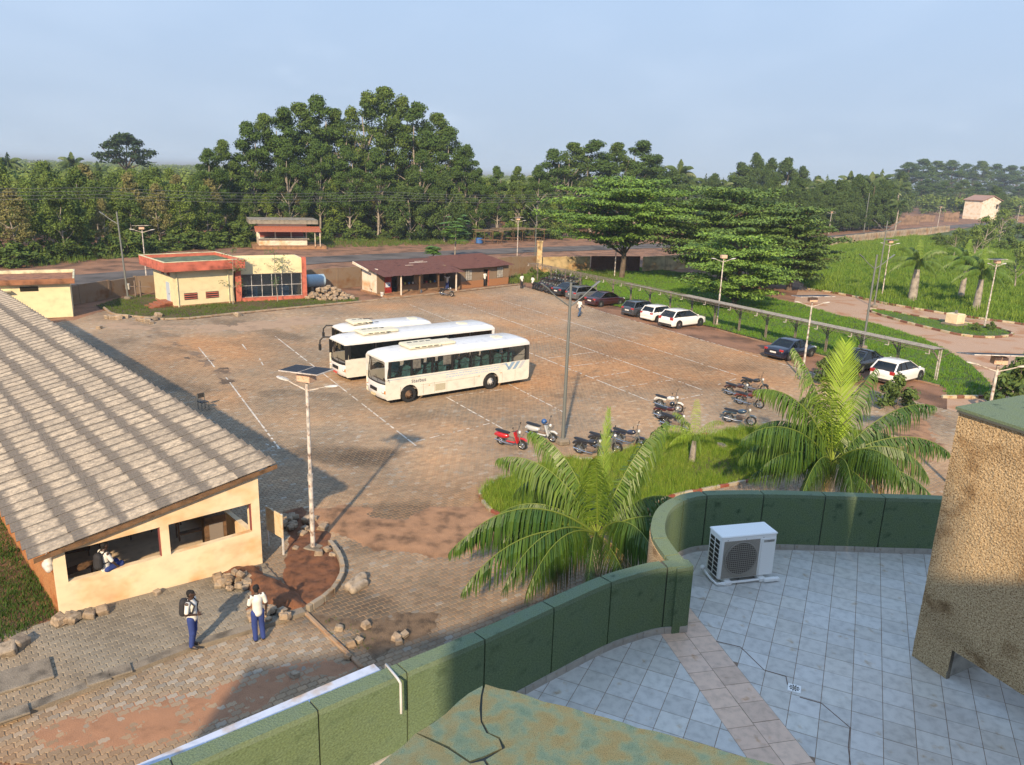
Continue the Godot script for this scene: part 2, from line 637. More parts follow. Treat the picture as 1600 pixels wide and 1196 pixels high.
	mat("ac_white", lin(0.86, 0.86, 0.84), 0.45)
	mat("ac_grille", lin(0.44, 0.40, 0.34), 0.7, {tex = grain, scale = 3.0})
	mat("solar", lin(0.022, 0.024, 0.032), 0.45, {spec = 0.25})
	mat("cloth", Color.WHITE, 0.9, {vc = true})
	mat("fibre_cement", Color.WHITE, 0.95, {vc = true, tex = noise_tex("fibre", 0.03, 5, [[0.0, 0.72], [0.5, 0.92], [1.0, 1.0]], 0.0, FastNoiseLite.TYPE_SIMPLEX_SMOOTH, 512, 51), scale = 0.8, bump = hgt, bump_cm = 0.3})
	mat("thatch", lin(0.26, 0.19, 0.12), 0.95, {tex = grain, scale = 1.2, bump = hgt, bump_cm = 6.0})
	glass("window_glass", Color(0.75, 0.85, 0.88), 0.25)
	glass("bus_glass", Color(0.05, 0.09, 0.09), 0.2)
	glass("tinted_and_unlit_room", Color(0.015, 0.02, 0.022), 0.82)  # vehicle tint; on far windows the dark colour stands in for unlit rooms

# ---------------------------------------------------------------- ground, paving, kerbs
const PAVE_TURN := 0.6458   # 37 degrees: rows of pavers run along the front of the hall
var lot := PackedVector2Array([Vector2(-36.62, -63.06), Vector2(-36.55, -67.76), Vector2(-33.92, -65.38), Vector2(-29.53, -64.09), Vector2(-27.54, -65.06), Vector2(-25.07, -67.71), Vector2(-19.28, -73), Vector2(-14.27, -77.53), Vector2(-5.88, -86.06), Vector2(0.45, -92.74), Vector2(4.53, -85.56), Vector2(8.7, -76.05), Vector2(12.12, -70.22), Vector2(16.74, -62.1), Vector2(20.78, -56.85), Vector2(21.85, -52.06), Vector2(26.57, -45.06), Vector2(34, -38), Vector2(20, -3), Vector2(-20, -3), Vector2(-10.06, -14.15), Vector2(-12.34, -14.35), Vector2(-17.5, -17), Vector2(-12.94, -19.76), Vector2(-8.17, -23.24), Vector2(-40, -58)])
var island := PackedVector2Array([Vector2(-1.28, -29.81), Vector2(-0.89, -30.73), Vector2(0.14, -31.98), Vector2(1.62, -33.53), Vector2(2.87, -34.48), Vector2(3.9, -34.07), Vector2(6.58, -36.83), Vector2(8.37, -38.2), Vector2(10.32, -38.5), Vector2(11.73, -39.39), Vector2(14.37, -39.88), Vector2(17.83, -40.69), Vector2(20.32, -39.03), Vector2(19.68, -37.1), Vector2(16.41, -34.74), Vector2(12.16, -32.99), Vector2(8.99, -31.3), Vector2(6.57, -30.14), Vector2(4.57, -27.69), Vector2(2.61, -26.59), Vector2(1.16, -26.81), Vector2(-0.07, -27.61), Vector2(-0.71, -28.15)])
var bed := PackedVector2Array([Vector2(-38.48, -69.78), Vector2(-36.86, -68.03), Vector2(-33.92, -65.38), Vector2(-29.66, -64.36), Vector2(-27.65, -65.34), Vector2(-25.18, -68.02), Vector2(-19.37, -73.35), Vector2(-15.75, -76.81), Vector2(-16.31, -79.59), Vector2(-22.31, -79.56), Vector2(-29.1, -78.04), Vector2(-38.55, -75.92)])
var circle_bed := PackedVector2Array([Vector2(-7.37, -24.06), Vector2(-8.79, -27.5), Vector2(-8.07, -28.15), Vector2(-6.27, -24.76), Vector2(-5.76, -23.99), Vector2(-5.43, -23.21), Vector2(-5.33, -22.46), Vector2(-5.43, -21.66), Vector2(-5.68, -21.05), Vector2(-6.01, -20.63), Vector2(-7.29, -22.45)])
var lawn := PackedVector2Array([Vector2(0.53, -98.62), Vector2(4.91, -90.59), Vector2(10.43, -79.88), Vector2(15.72, -72.83), Vector2(18.46, -69.5), Vector2(21.52, -63.87), Vector2(24.67, -59.13), Vector2(27.54, -53.72), Vector2(29.33, -51.01), Vector2(28.09, -47.89), Vector2(31.34, -48.29), Vector2(32.41, -49.79), Vector2(33.72, -53.12), Vector2(35.3, -57.92), Vector2(36.13, -62.95), Vector2(36.58, -67.4), Vector2(35.56, -73.82), Vector2(33.15, -79.72), Vector2(31.44, -86.39), Vector2(29.58, -89.7), Vector2(27.3, -108.28), Vector2(18.66, -116.46), Vector2(8.7, -111.98), Vector2(1.24, -106.14)])
var median := PackedVector2Array([Vector2(37.89, -82.62), Vector2(39.84, -83.42), Vector2(41.41, -80.18), Vector2(43.21, -77.25), Vector2(46.24, -75.74), Vector2(47.32, -73.34), Vector2(46.87, -71.12), Vector2(45.2, -69.67), Vector2(42.75, -68.7), Vector2(40.89, -69.52), Vector2(39.39, -73.53), Vector2(38.25, -77.74)])
var field := PackedVector2Array([Vector2(39.05, -105.94), Vector2(37.72, -97.78), Vector2(40.28, -94.08), Vector2(42.34, -87.79), Vector2(46.06, -81.85), Vector2(51.27, -76.65), Vector2(57.32, -68.05), Vector2(160, -75), Vector2(420, -330), Vector2(199.43, -327.23), Vector2(114.91, -221.24), Vector2(65.56, -167.49), Vector2(51.32, -144.12)])
var drive := PackedVector2Array([Vector2(31.27, -85.91), Vector2(37.6, -101.82), Vector2(37.72, -97.78), Vector2(40.28, -94.08), Vector2(42.34, -87.79), Vector2(46.06, -81.85), Vector2(51.27, -76.65), Vector2(57.32, -68.05), Vector2(34.26, -39.02), Vector2(26.57, -45.06), Vector2(28.09, -47.89), Vector2(31.34, -48.29), Vector2(32.41, -49.79), Vector2(33.72, -53.12), Vector2(35.3, -57.92), Vector2(36.13, -62.95), Vector2(36.58, -67.4), Vector2(35.56, -73.82), Vector2(33.15, -79.72)])
var walkway := PackedVector2Array([Vector2(-12.91, -15.15), Vector2(-13.39, -16.26), Vector2(-13.66, -18.69), Vector2(-12.96, -19.79), Vector2(-8.18, -23.28), Vector2(-5.98, -20.53), Vector2(-8.64, -18.62), Vector2(-11.84, -15.46)])
var trench := PackedVector2Array([Vector2(-8.15, -23.2), Vector2(-9.13, -25.8), Vector2(-9.16, -27.47), Vector2(-6.11, -20.45), Vector2(-6.24, -20.37)])


func in_poly(p: Vector2, q: PackedVector2Array) -> bool:
	return Geometry2D.is_point_in_polygon(p, q)


func edge_distance(p: Vector2, q: PackedVector2Array) -> float:
	var best := 1e9
	for i in q.size():
		best = minf(best, p.distance_to(Geometry2D.get_closest_point_to_segment(p, q[i], q[(i + 1) % q.size()])))
	return best


func sheet(called: String, poly: PackedVector2Array, y: float, material: Material) -> MeshInstance3D:
	var b := MB.new()
	b.prism(poly, y, y)
	var o := obj(called, b, material)
	structure(o)
	return o


func round_poly(q: PackedVector2Array, times := 2) -> PackedVector2Array:
	var p := q
	for t in times:
		var r := PackedVector2Array()
		for i in p.size():
			var a := p[i]
			var b := p[(i + 1) % p.size()]
			r.append(a.lerp(b, 0.25))
			r.append(a.lerp(b, 0.75))
		p = r
	return p


# dark patches and washed-in soil, laid out over the car park as they lie in the photograph
func lot_stains() -> ImageTexture:
	var size := 1024
	var im := Image.create(size, size, false, Image.FORMAT_RGB8)
	var f := FastNoiseLite.new()
	f.seed = 4
	f.frequency = 0.11
	f.fractal_octaves = 5
	var g := FastNoiseLite.new()
	g.seed = 14
	g.frequency = 0.035
	g.fractal_octaves = 4
	# x, z, radius along and across, angle, darkness
	var dark_patches := [[Vector2(-7.08, -33.86), 2.6, 1.3, 0.3, 0.6], [Vector2(-5.45, -34.54), 2.0, 1.0, 0.5, 0.5], [Vector2(-5.74, -39.57), 2.4, 1.2, 0.2, 0.28], [Vector2(-24.54, -53.98), 4.0, 1.0, -0.5, 0.35], [Vector2(-22.51, -62.79), 7.0, 1.0, -0.6, 0.4], [Vector2(-27.82, -59.21), 6.0, 0.8, -0.7, 0.3], [Vector2(16.07, -53.81), 2.6, 1.2, 0.1, 0.3], [Vector2(-18.55, -43.69), 2.4, 1.2, -0.5, 0.4], [Vector2(-5.85, -27.73), 2.2, 0.9, 0.1, 0.5], [Vector2(-4.44, -25.38), 2.2, 0.8, 0.2, 0.45], [Vector2(-5.2, -20.68), 1.1, 0.9, 0.2, 0.5], [Vector2(-4.1, -19.1), 1.0, 0.7, 0.2, 0.45], [Vector2(-3.05, -19.31), 1.4, 0.7, 0.0, 0.25], [Vector2(3.16, -45.27), 1.3, 0.5, 0.0, 0.3], [Vector2(12.69, -49.18), 2.0, 0.7, 0.0, 0.2], [Vector2(-10.72, -16.9), 1.1, 0.35, -0.6, 0.3], [Vector2(-9.09, -19.27), 1.0, 0.3, -0.6, 0.25], [Vector2(-13.23, -43.66), 2.0, 0.6, 0.0, 0.3]]
	for y in size:
		for x in size:
			var p := Vector2(x / float(size) * 110.0 - 60.0, y / float(size) * 110.0 - 110.0)
			var a := f.get_noise_2d(p.x, p.y)
			var b := g.get_noise_2d(p.x, p.y)
			var dirt := clampf(b * 1.3 + a * 0.7 + 0.15, 0.0, 1.0)
			var c := Vector3(1, 1, 1).lerp(Vector3(1.0, 0.85, 0.70), dirt) * (0.86 + 0.22 * a)
			for o in dark_patches:
				var d: Vector2 = (p - o[0]).rotated(o[3])
				var k: float = Vector2(d.x / o[1], d.y / o[2]).length()
				if k < 2.0:
					c *= 1.0 - o[4] * 0.5 * (1.0 - smoothstep(0.3, 1.2, k + a * 1.8))
			im.set_pixel(x, y, Color(clampf(c.x, 0, 1), clampf(c.y, 0, 1), clampf(c.z, 0, 1)))
	return ImageTexture.create_from_image(im)


func lot_material(key: String, color: Color, stains: Texture2D) -> StandardMaterial3D:
	var m := mat(key, color, 0.9, {vc = true, tex = stains, stain = noises["grain"], stain_scale = 1.7, bump = noises["hgt"], bump_cm = 0.0})
	m.heightmap_enabled = false
	m.uv1_scale = Vector3(1 / 110.0, 1 / 110.0, 1 / 110.0)
	m.uv1_offset = Vector3(60.0 / 110.0, 0, 0)
	return m


func paver_mesh(L: float, W: float, A: float) -> ArrayMesh:
	var out := PackedVector2Array()
	var g := 0.006
	for i in 9:
		out.append(Vector2(-L / 2 + g + (L - 2 * g) * i / 8.0, -W / 2 + g + A * sin(TAU * 2.0 * i / 8.0)))
	for i in 9:
		out.append(Vector2(L / 2 - g - (L - 2 * g) * i / 8.0, W / 2 - g + A * sin(TAU * 2.0 * (8 - i) / 8.0)))
	var b := MB.new()
	var top := []
	var low := []
	for p in out:
		low.append(Vector3(p.x, -0.014, p.y))
		var q := p * Vector2(1 - 0.016 / L * 2.0, 1 - 0.016 / W * 2.0)
		top.append(Vector3(q.x, 0.0, q.y))
	for i in 8:
		b.fac(top[i], top[i + 1], top[16 - i], Vector3.UP)
		b.fac(top[i], top[16 - i], top[17 - i], Vector3.UP)
	for i in 18:
		var k := (i + 1) % 18
		var o: Vector3 = (top[i] + top[k]) * 0.5
		b.fac(low[i], low[k], top[k], Vector3(o.x, 0.02, o.z))
		b.fac(low[i], top[k], top[i], Vector3(o.x, 0.02, o.z))
	return b.mesh()


func paver_color() -> Color:
	var t := rng.randf()
	var k := rf(0.80, 1.12)
	if t < 0.06:
		return Color(0.63, 0.56, 0.46) * k
	return Color(0.57, 0.455, 0.32).lerp(Color(0.58, 0.43, 0.29), rng.randf()) * k


func kerb(called: String, line: PackedVector2Array, w: float, h: float, piece: float, cols: Array, label: String, closed := false) -> void:
	# kerb stones laid end to end along a line, each one its own piece
	var t := thing(called, label, "kerb", v3(line[0]))
	var pts := line.duplicate()
	if closed:
		pts.append(line[0])
	var walked := 0.0
	var total := 0.0
	for i in pts.size() - 1:
		total += pts[i].distance_to(pts[i + 1])
	var k := 0
	while walked < total - 0.05:
		var a := along(pts, walked)
		var b := along(pts, minf(walked + piece, total))
		var d := (b - a)
		var m := MB.new()
		m.col = cols[k % cols.size()] * rf(0.88, 1.08)
		var L := d.length()
		if L > 0.08:
			m.cbox(Vector3(0, 0, 0), Vector3(L - 0.02, h, w), 0.018)
			var o := obj("kerb_stone", m, MT["kerb"], t)
			o.position = v3((a + b) * 0.5, h * 0.5 - 0.02 + rf(-0.008, 0.008)) - t.position
			o.rotation = Vector3(rf(-0.02, 0.02), head(v3(d)) + rf(-0.02, 0.02), rf(-0.02, 0.02))
		walked += piece
		k += 1


func along(pts: PackedVector2Array, s: float) -> Vector2:
	var w := s
	for i in pts.size() - 1:
		var L := pts[i].distance_to(pts[i + 1])
		if w <= L or i == pts.size() - 2:
			return pts[i].lerp(pts[i + 1], clampf(w / maxf(L, 1e-5), 0, 1))
		w -= L
	return pts[-1]


func painted_line(a: Vector2, b: Vector2, w := 0.11, wear := 0.25) -> void:
	# worn road paint: flakes of paint that follow the line, with gaps where it has gone
	var m := MB.new()
	var d := (b - a).normalized()
	var s := Vector2(-d.y, d.x)
	var L := a.distance_to(b)
	var k := 0.0
	while k < L:
		var step := rf(0.10, 0.30)
		if rng.randf() > wear:
			var e := minf(k + step * 0.96, L)
			var w0 := w * rf(0.65, 1.05) * 0.5
			var w1 := w * rf(0.65, 1.05) * 0.5
			var p := a + d * k
			var q := a + d * e
			m.col = Color(0.62, 0.57, 0.49) * rf(0.7, 1.1)
			m.fac(v3(p - s * w0, 0.005), v3(q - s * w1, 0.005), v3(q + s * w1, 0.005), Vector3.UP)
			m.fac(v3(p - s * w0, 0.005), v3(q + s * w1, 0.005), v3(p + s * w0, 0.005), Vector3.UP)
		k += step
	structure(obj("painted_line", m, MT["painted"]))


func soil_patch(called: String, poly: PackedVector2Array, res: float, top: float, material: Material, edge := 0.8, rough := 0.02, sd := 1) -> MeshInstance3D:
	# drifted soil: a sheet that rises out of the paving, so that pavers show through where it is thin
	var lo := poly[0]
	var hi := poly[0]
	for p in poly:
		lo = Vector2(minf(lo.x, p.x), minf(lo.y, p.y))
		hi = Vector2(maxf(hi.x, p.x), maxf(hi.y, p.y))
	lo -= Vector2(edge, edge)
	hi += Vector2(edge, edge)
	var nx := int((hi.x - lo.x) / res) + 1
	var nz := int((hi.y - lo.y) / res) + 1
	var f := FastNoiseLite.new()
	f.seed = sd
	f.frequency = 0.35
	f.fractal_octaves = 4
	var hs := PackedFloat32Array()
	hs.resize((nx + 1) * (nz + 1))
	for j in nz + 1:
		for i in nx + 1:
			var p := lo + Vector2(i, j) * res
			var d := edge_distance(p, poly) * (1.0 if in_poly(p, poly) else -1.0)
			var a := f.get_noise_2d(p.x, p.y)
			var k := smoothstep(-edge, edge, d + a * edge * 1.6)
			hs[j * (nx + 1) + i] = -0.05 + (0.05 + top) * k + rough * f.get_noise_2d(p.x * 4.0, p.y * 4.0) * k
	var m := MB.new()
	var at := func(i: int, j: int) -> Vector3: return Vector3(lo.x + i * res, hs[j * (nx + 1) + i], lo.y + j * res)
	var nor := func(i: int, j: int) -> Vector3:
		var l: float = hs[j * (nx + 1) + maxi(i - 1, 0)]
		var r: float = hs[j * (nx + 1) + mini(i + 1, nx)]
		var u: float = hs[maxi(j - 1, 0) * (nx + 1) + i]
		var w: float = hs[mini(j + 1, nz) * (nx + 1) + i]
		return Vector3(l - r, 2.0 * res, u - w).normalized()
	for j in nz:
		for i in nx:
			var a: Vector3 = at.call(i, j)
			var b: Vector3 = at.call(i + 1, j)
			var c: Vector3 = at.call(i + 1, j + 1)
			var d: Vector3 = at.call(i, j + 1)
			if maxf(maxf(a.y, b.y), maxf(c.y, d.y)) < -0.035:
				continue
			var na: Vector3 = nor.call(i, j)
			var nb: Vector3 = nor.call(i + 1, j)
			var nc: Vector3 = nor.call(i + 1, j + 1)
			var nd: Vector3 = nor.call(i, j + 1)
			m.tri_n(a, c, b, na, nc, nb)
			m.tri_n(a, d, c, na, nd, nc)
	var o := obj(called, m, material)
	structure(o)
	return o


func build_ground() -> void:
	var b := MB.new()
	var g := 3000.0
	b.quad(Vector3(-g, -0.06, 200), Vector3(g, -0.06, 200), Vector3(g, -0.06, -g), Vector3(-g, -0.06, -g))
	structure(obj("ground", b, MT["soil"]))
	mat("kerb", Color.WHITE, 0.9, {vc = true, tex = noises["grain"], scale = 1.2, stain = noises["soilstain"], stain_scale = 0.3})
	var stains := lot_stains()
	var m_bed := lot_material("lot_bed", lin(0.40, 0.295, 0.195), stains)
	var m_pave := lot_material("paver", Color.WHITE, stains)
	m_bed.vertex_color_use_as_albedo = false
	# the bed of the car park, with the pavers on it
	var bed_b := MB.new()
	bed_b.prism(lot, -0.05, -0.012)
	var lot_o := obj("car_park", bed_b, m_bed)
	structure(lot_o)
	var far_b := MB.new()
	var far_poly := PackedVector2Array()
	for p in lot:
		far_poly.append(p if p.y < -62.0 else p)
	var L := 0.28
	var W := 0.19
	var pm := paver_mesh(L, W, 0.022)
	var ux := Vector2(cos(-PAVE_TURN), sin(-PAVE_TURN))
	var uz := Vector2(-ux.y, ux.x)
	var near := []
	var xf := []
	var cols := []
	var eye := Vector2.ZERO
	var holes := [island, circle_bed, walkway]
	for j in range(-400, 260):
		for i in range(-300, 300):
			var p := Vector2(-4, -36) + ux * ((i + (0.5 if j % 2 else 0.0)) * L) + uz * (j * W)
			var d := p.length()
			if d > 112.0 or p.y > -9.0 or absf(p.x) > -p.y * 0.80 + 1.0 or not in_poly(p, lot):
				continue
			if in_poly(p, island) or in_poly(p, circle_bed):
				continue
			var walk := in_poly(p, walkway)
			var y := 0.0 + rf(-0.003, 0.003)
			if walk:
				y += 0.10
			var t := Transform3D(Basis(Vector3.UP, PAVE_TURN).rotated(Vector3(rf(-1, 1), 0, rf(-1, 1)).normalized(), rf(0, 0.022)), v3(p, y))
			var c := paver_color()
			if walk:
				c = Color(0.50, 0.44, 0.34) * rf(0.85, 1.15)
			# the ones that show largest stand singly
			if p.y > -19.5 and p.y < -14.6 and p.x < -3.8 and p.x > -12.0 and near.size() < 300 and not walk and d < 22.0:
				near.append([t, c])
			else:
				xf.append(t)
				cols.append(c)
	var rest := stuff(multi("pavers", pm, m_pave, xf, lot_o, cols))
	var tints := []
	for k in 6:
		var mm: StandardMaterial3D = m_pave.duplicate()
		mm.vertex_color_use_as_albedo = false
		mm.albedo_color = paver_color().linear_to_srgb()
		tints.append(mm)
	for k in near.size():
		var o := put("paver", pm, tints[k % 6], lot_o)
		o.transform = near[k][0]
	# the paved strip in front of the hall, a step higher, with its drain channel
	var wb := MB.new()
	wb.prism(walkway, -0.05, 0.085)
	structure(obj("walkway", wb, MT["concrete"]))
	var kl := PackedVector2Array([Vector2(-12.34, -14.55), Vector2(-11.76, -15.33), Vector2(-10.35, -16.67), Vector2(-8.56, -18.45), Vector2(-7.13, -19.45), Vector2(-5.94, -20.39)])
	var ch := thing("drain_channel", "concrete drain channel beside the paved walkway of the yellow hall", "drain", v3(kl[0]))
	for i in kl.size() - 1:
		var d := (kl[i + 1] - kl[i]).normalized()
		var s := Vector2(-d.y, d.x)
		if s.y < 0:
			s = -s
		var q := MB.new()
		q.prism(PackedVector2Array([kl[i] - s * 0.32, kl[i + 1] - s * 0.32, kl[i + 1] - s * 0.02, kl[i] - s * 0.02]), -0.03, 0.12)
		var o := obj("channel_edge", q, MT["concrete"], ch)
		o.position = -ch.position
	for pr in [[Vector2(-10.35, -16.97), 0.55], [Vector2(-9.97, -17.31), 0.55], [Vector2(-11.67, -15.56), 0.7]]:
		var q := MB.new()
		q.cbox(Vector3(0, 0.14, 0), Vector3(pr[1], 0.06, 0.42), 0.015)
		var o := obj("cover_slab", q, MT["concrete"], ch)
		o.position = v3(pr[0]) - ch.position
		o.rotation.y = PAVE_TURN + rf(-0.06, 0.06)
	var mh := MB.new()
	mh.cbox(Vector3(0, 0.14, 0), Vector3(1.5, 0.08, 1.0), 0.02)
	var mo := obj("manhole_slab", mh, MT["concrete"])
	mo.position = Vector3(-12.37, 0, -16.91)
	mo.rotation.y = PAVE_TURN
	tag(mo, "rectangular concrete manhole slab set in the grey walkway pavers", "manhole")
	# soil, grass beds, lawn, drive
	sheet("planting_bed", bed, 0.01, MT["earth"])
	sheet("island_soil", round_poly(island), 0.02, MT["earth"])
	sheet("lawn", lawn, 0.0, MT["turf"])
	sheet("grass_field", field, 0.03, MT["turf"])
	var dm := mat("drive", lin(0.58, 0.40, 0.28), 0.9, {tex = noises["grain"], scale = 1.4, stain = noises["soilstain"], stain_scale = 0.05})
	sheet("driveway", drive, -0.02, dm)
	sheet("median_soil", round_poly(median, 1), 0.05, MT["turf"])
	sheet("car_strip", PackedVector2Array([Vector2(0.45, -92.74), Vector2(4.53, -85.56), Vector2(8.7, -76.05), Vector2(12.12, -70.22), Vector2(16.74, -62.1), Vector2(20.78, -56.85), Vector2(21.85, -52.06), Vector2(26.57, -45.06), Vector2(29.42, -50.37), Vector2(27.36, -53.34), Vector2(24.49, -58.67), Vector2(21.35, -63.34), Vector2(18.31, -68.87), Vector2(15.59, -72.14), Vector2(10.33, -79.06), Vector2(4.86, -89.55), Vector2(0.53, -97.39)]), 0.004, MT["soil"])
	mat("soil_wash", lin(0.50, 0.26, 0.145), 0.95, {tex = noises["grain"], scale = 1.2, stain = noises["limewash"], stain_scale = 0.3})
	mat("soil_light", lin(0.55, 0.38, 0.25), 0.95, {tex = noises["grain"], scale = 0.8, stain = noises["limewash"], stain_scale = 0.1})
	soil_patch("soil_drift", PackedVector2Array([Vector2(-8.06, -27.56), Vector2(-6.47, -28.29), Vector2(-4.81, -27.52), Vector2(-2.42, -28.74), Vector2(-0.63, -29.53), Vector2(0.19, -26.52), Vector2(0.21, -24.89), Vector2(-1.14, -24.51), Vector2(-1.99, -23.89), Vector2(-3.37, -24.35), Vector2(-5.31, -25.07), Vector2(-6.21, -25), Vector2(-7.38, -25.94)]), 0.14, 0.022, MT["soil_brown"], 0.7, 0.012, 2)
	soil_patch("soil_drift", PackedVector2Array([Vector2(-4.4, -20.56), Vector2(-3.75, -21.32), Vector2(-2.07, -20.53), Vector2(-2.28, -19.05), Vector2(-3.43, -18.39), Vector2(-5.38, -19.82), Vector2(-5.92, -20.46)]), 0.10, 0.010, mat("soil_dull", lin(0.30, 0.20, 0.12), 0.95, {tex = noises["grain"], scale = 1.3, stain = noises["blotch"], stain_scale = 0.5, bump = noises["hgt"], bump_cm = 2.0}), 0.5, 0.02, 5)
	soil_patch("soil_drift", PackedVector2Array([Vector2(-11.32, -15.01), Vector2(-9.36, -16.47), Vector2(-7.5, -17.07), Vector2(-5.48, -18.13), Vector2(-3.9, -18.08), Vector2(-5.73, -16.18), Vector2(-7.79, -14.77), Vector2(-10.27, -14.25)]), 0.10, 0.003, MT["soil_wash"], 0.45, 0.014, 8)
	soil_patch("soil_drift", PackedVector2Array([Vector2(-35.06, -63.35), Vector2(-26.69, -62.6), Vector2(-18.81, -68.92), Vector2(-16.01, -66.91), Vector2(-18.71, -60.77), Vector2(-24.04, -59.86), Vector2(-30.73, -59.99), Vector2(-31.99, -58.5)]), 0.4, 0.008, MT["soil_light"], 1.4, 0.02, 11)
	soil_patch("soil_drift", PackedVector2Array([Vector2(-33.06, -59.58), Vector2(-26.35, -57.03), Vector2(-20.96, -49.68), Vector2(-17.33, -42.48), Vector2(-15.27, -44.1), Vector2(-23.65, -55.2)]), 0.4, 0.006, MT["sand"], 1.4, 0.02, 12)
	soil_patch("soil_drift", PackedVector2Array([Vector2(-13.39, -78.12), Vector2(-7.26, -82.93), Vector2(-0.37, -89.35), Vector2(3.81, -81.82), Vector2(9.66, -73.38), Vector2(13.89, -63.66), Vector2(8.08, -60.23), Vector2(-0.2, -69.86), Vector2(-6.29, -72.03)]), 0.5, -0.004, MT["soil_light"], 1.6, 0.012, 13)
	soil_patch("soil_drift", PackedVector2Array([Vector2(4.62, -62.13), Vector2(9.9, -58.67), Vector2(11.65, -52.46), Vector2(9.19, -53.98), Vector2(4.66, -55.31)]), 0.4, -0.006, MT["soil_brown"], 1.4, 0.012, 17)
	soil_patch("soil_drift", PackedVector2Array([Vector2(17.29, -39.34), Vector2(26.15, -45.01), Vector2(21.17, -35.02), Vector2(18.81, -33.98)]), 0.3, 0.012, MT["soil_brown"], 1.2, 0.012, 14)
	# the sunken bed round the lamp and its curved kerb
	soil_patch("bed_soil", circle_bed, 0.1, 0.06, mat("soil_red", lin(0.36, 0.15, 0.07), 0.95, {tex = noises["grain"], scale = 1.6, stain = noises["blotch"], stain_scale = 0.5, bump = noises["hgt"], bump_cm = 3.0}), 0.25, 0.07, 6)
	var grey := Color(0.42, 0.37, 0.29)
	kerb("kerb", PackedVector2Array([Vector2(-6.3, -24.9), Vector2(-5.84, -24.17), Vector2(-5.47, -23.3), Vector2(-5.33, -22.46), Vector2(-5.43, -21.66), Vector2(-5.68, -21.05), Vector2(-5.95, -20.57)]), 0.16, 0.24, 0.5, [grey], "curved concrete kerb round the red soil bed of the lamp")
	kerb("kerb", PackedVector2Array([Vector2(-8.16, -23.28), Vector2(-5.96, -20.46), Vector2(-3.76, -17.92)]), 0.12, 0.09, 1.2, [Color(0.46, 0.33, 0.22)], "straight concrete edge running from the hall corner past the soil bed")
	kerb("kerb", PackedVector2Array([Vector2(-37.18, -68.65), Vector2(-34.97, -65.8), Vector2(-33.92, -65.38), Vector2(-29.66, -64.36), Vector2(-27.65, -65.34), Vector2(-25.18, -68.02), Vector2(-19.37, -73.35), Vector2(-14.34, -77.92), Vector2(-5.92, -86.54), Vector2(0.45, -93.3)]), 0.18, 0.16, 1.0, [Color(0.45, 0.37, 0.28)], "long low concrete kerb before the yellow buildings and shop row")
	kerb("kerb", round_poly(island), 0.15, 0.14, 0.5, [Color(0.50, 0.46, 0.38), Color(0.50, 0.46, 0.38), Color(0.35, 0.12, 0.09)], "red and white kerb stones round the grass island", true)
	var wy := Color(0.66, 0.60, 0.44)
	var br := Color(0.26, 0.13, 0.09)
	kerb("kerb", PackedVector2Array([Vector2(37.32, -98.25), Vector2(40.28, -94.08), Vector2(42.34, -87.79), Vector2(46.06, -81.85), Vector2(51.27, -76.65), Vector2(54.96, -72.79)]), 0.2, 0.2, 1.1, [wy, br], "cream and brown striped kerb along the grass field")
	kerb("kerb", round_poly(median, 1), 0.2, 0.2, 1.0, [wy, br], "cream and brown striped kerb round the narrow median island", true)
	kerb("kerb", PackedVector2Array([Vector2(27.65, -47.69), Vector2(31.25, -48.13)]), 0.2, 0.2, 0.5, [wy, wy, br], "short cream kerb at the end of the lawn")
	kerb("kerb", PackedVector2Array([Vector2(18.23, -68.56), Vector2(21.26, -63.07), Vector2(24.4, -58.44), Vector2(27.27, -53.14), Vector2(29.05, -50.64)]), 0.15, 0.12, 1.2, [Color(0.36, 0.25, 0.17)], "soil stained kerb under the carport posts")
	# painted bays
	for l in [[Vector2(-18.04, -46.73), Vector2(-10.93, -34.35)], [Vector2(-22.97, -54.66), Vector2(-19.69, -49.15)], [Vector2(-20.31, -56.17), Vector2(-19.36, -54.37)], [Vector2(-17.66, -52.01), Vector2(-16.78, -50.09)], [Vector2(-18.76, -59.25), Vector2(-4.58, -35.43)], [Vector2(-3.95, -44.12), Vector2(-0.42, -38.52)], [Vector2(-0.24, -47.5), Vector2(2.97, -41.84)], [Vector2(-10.52, -76.32), Vector2(8.26, -44.78)], [Vector2(-5.3, -77.81), Vector2(12.19, -47.71)], [Vector2(-1.45, -81.11), Vector2(15.55, -51.92)], [Vector2(5.89, -82.26), Vector2(8.7, -76.05)], [Vector2(8.7, -76.05), Vector2(16.74, -62.1)], [Vector2(16.74, -62.1), Vector2(21.75, -52.4)]]:
		painted_line(l[0], l[1], 0.10, 0.2)
	for l in [[Vector2(3.97, -52.67), Vector2(7.59, -54.93)], [Vector2(5.34, -49.85), Vector2(8.14, -51.79)], [Vector2(6.85, -47.49), Vector2(10.76, -49.91)], [Vector2(2.19, -54.74), Vector2(6.35, -57.68)], [Vector2(-3.87, -44.13), Vector2(-0.62, -46.09)], [Vector2(-4.67, -36.07), Vector2(-1.13, -39.3)], [Vector2(1.45, -61.61), Vector2(3.36, -63.48)], [Vector2(-11.8, -34.98), Vector2(-10.93, -34.35)], [Vector2(10.19, -45.15), Vector2(12.11, -46.66)], [Vector2(8.26, -44.78), Vector2(9.87, -45.53)], [Vector2(13.48, -48.96), Vector2(15.26, -50.84)]]:
		painted_line(l[0], l[1], 0.09, 0.35)

# ---------------------------------------------------------------- the building the camera stands on
const FLOOR_Y := 7.7
const PARAPET_Y := 8.58


func offset_path(p: Array, d: float) -> Array:
	var r := []
	for i in p.size():
		var t: Vector2 = (p[mini(i + 1, p.size() - 1)] - p[maxi(i - 1, 0)]).normalized()
		r.append(p[i] + Vector2(-t.y, t.x) * d)
	return r


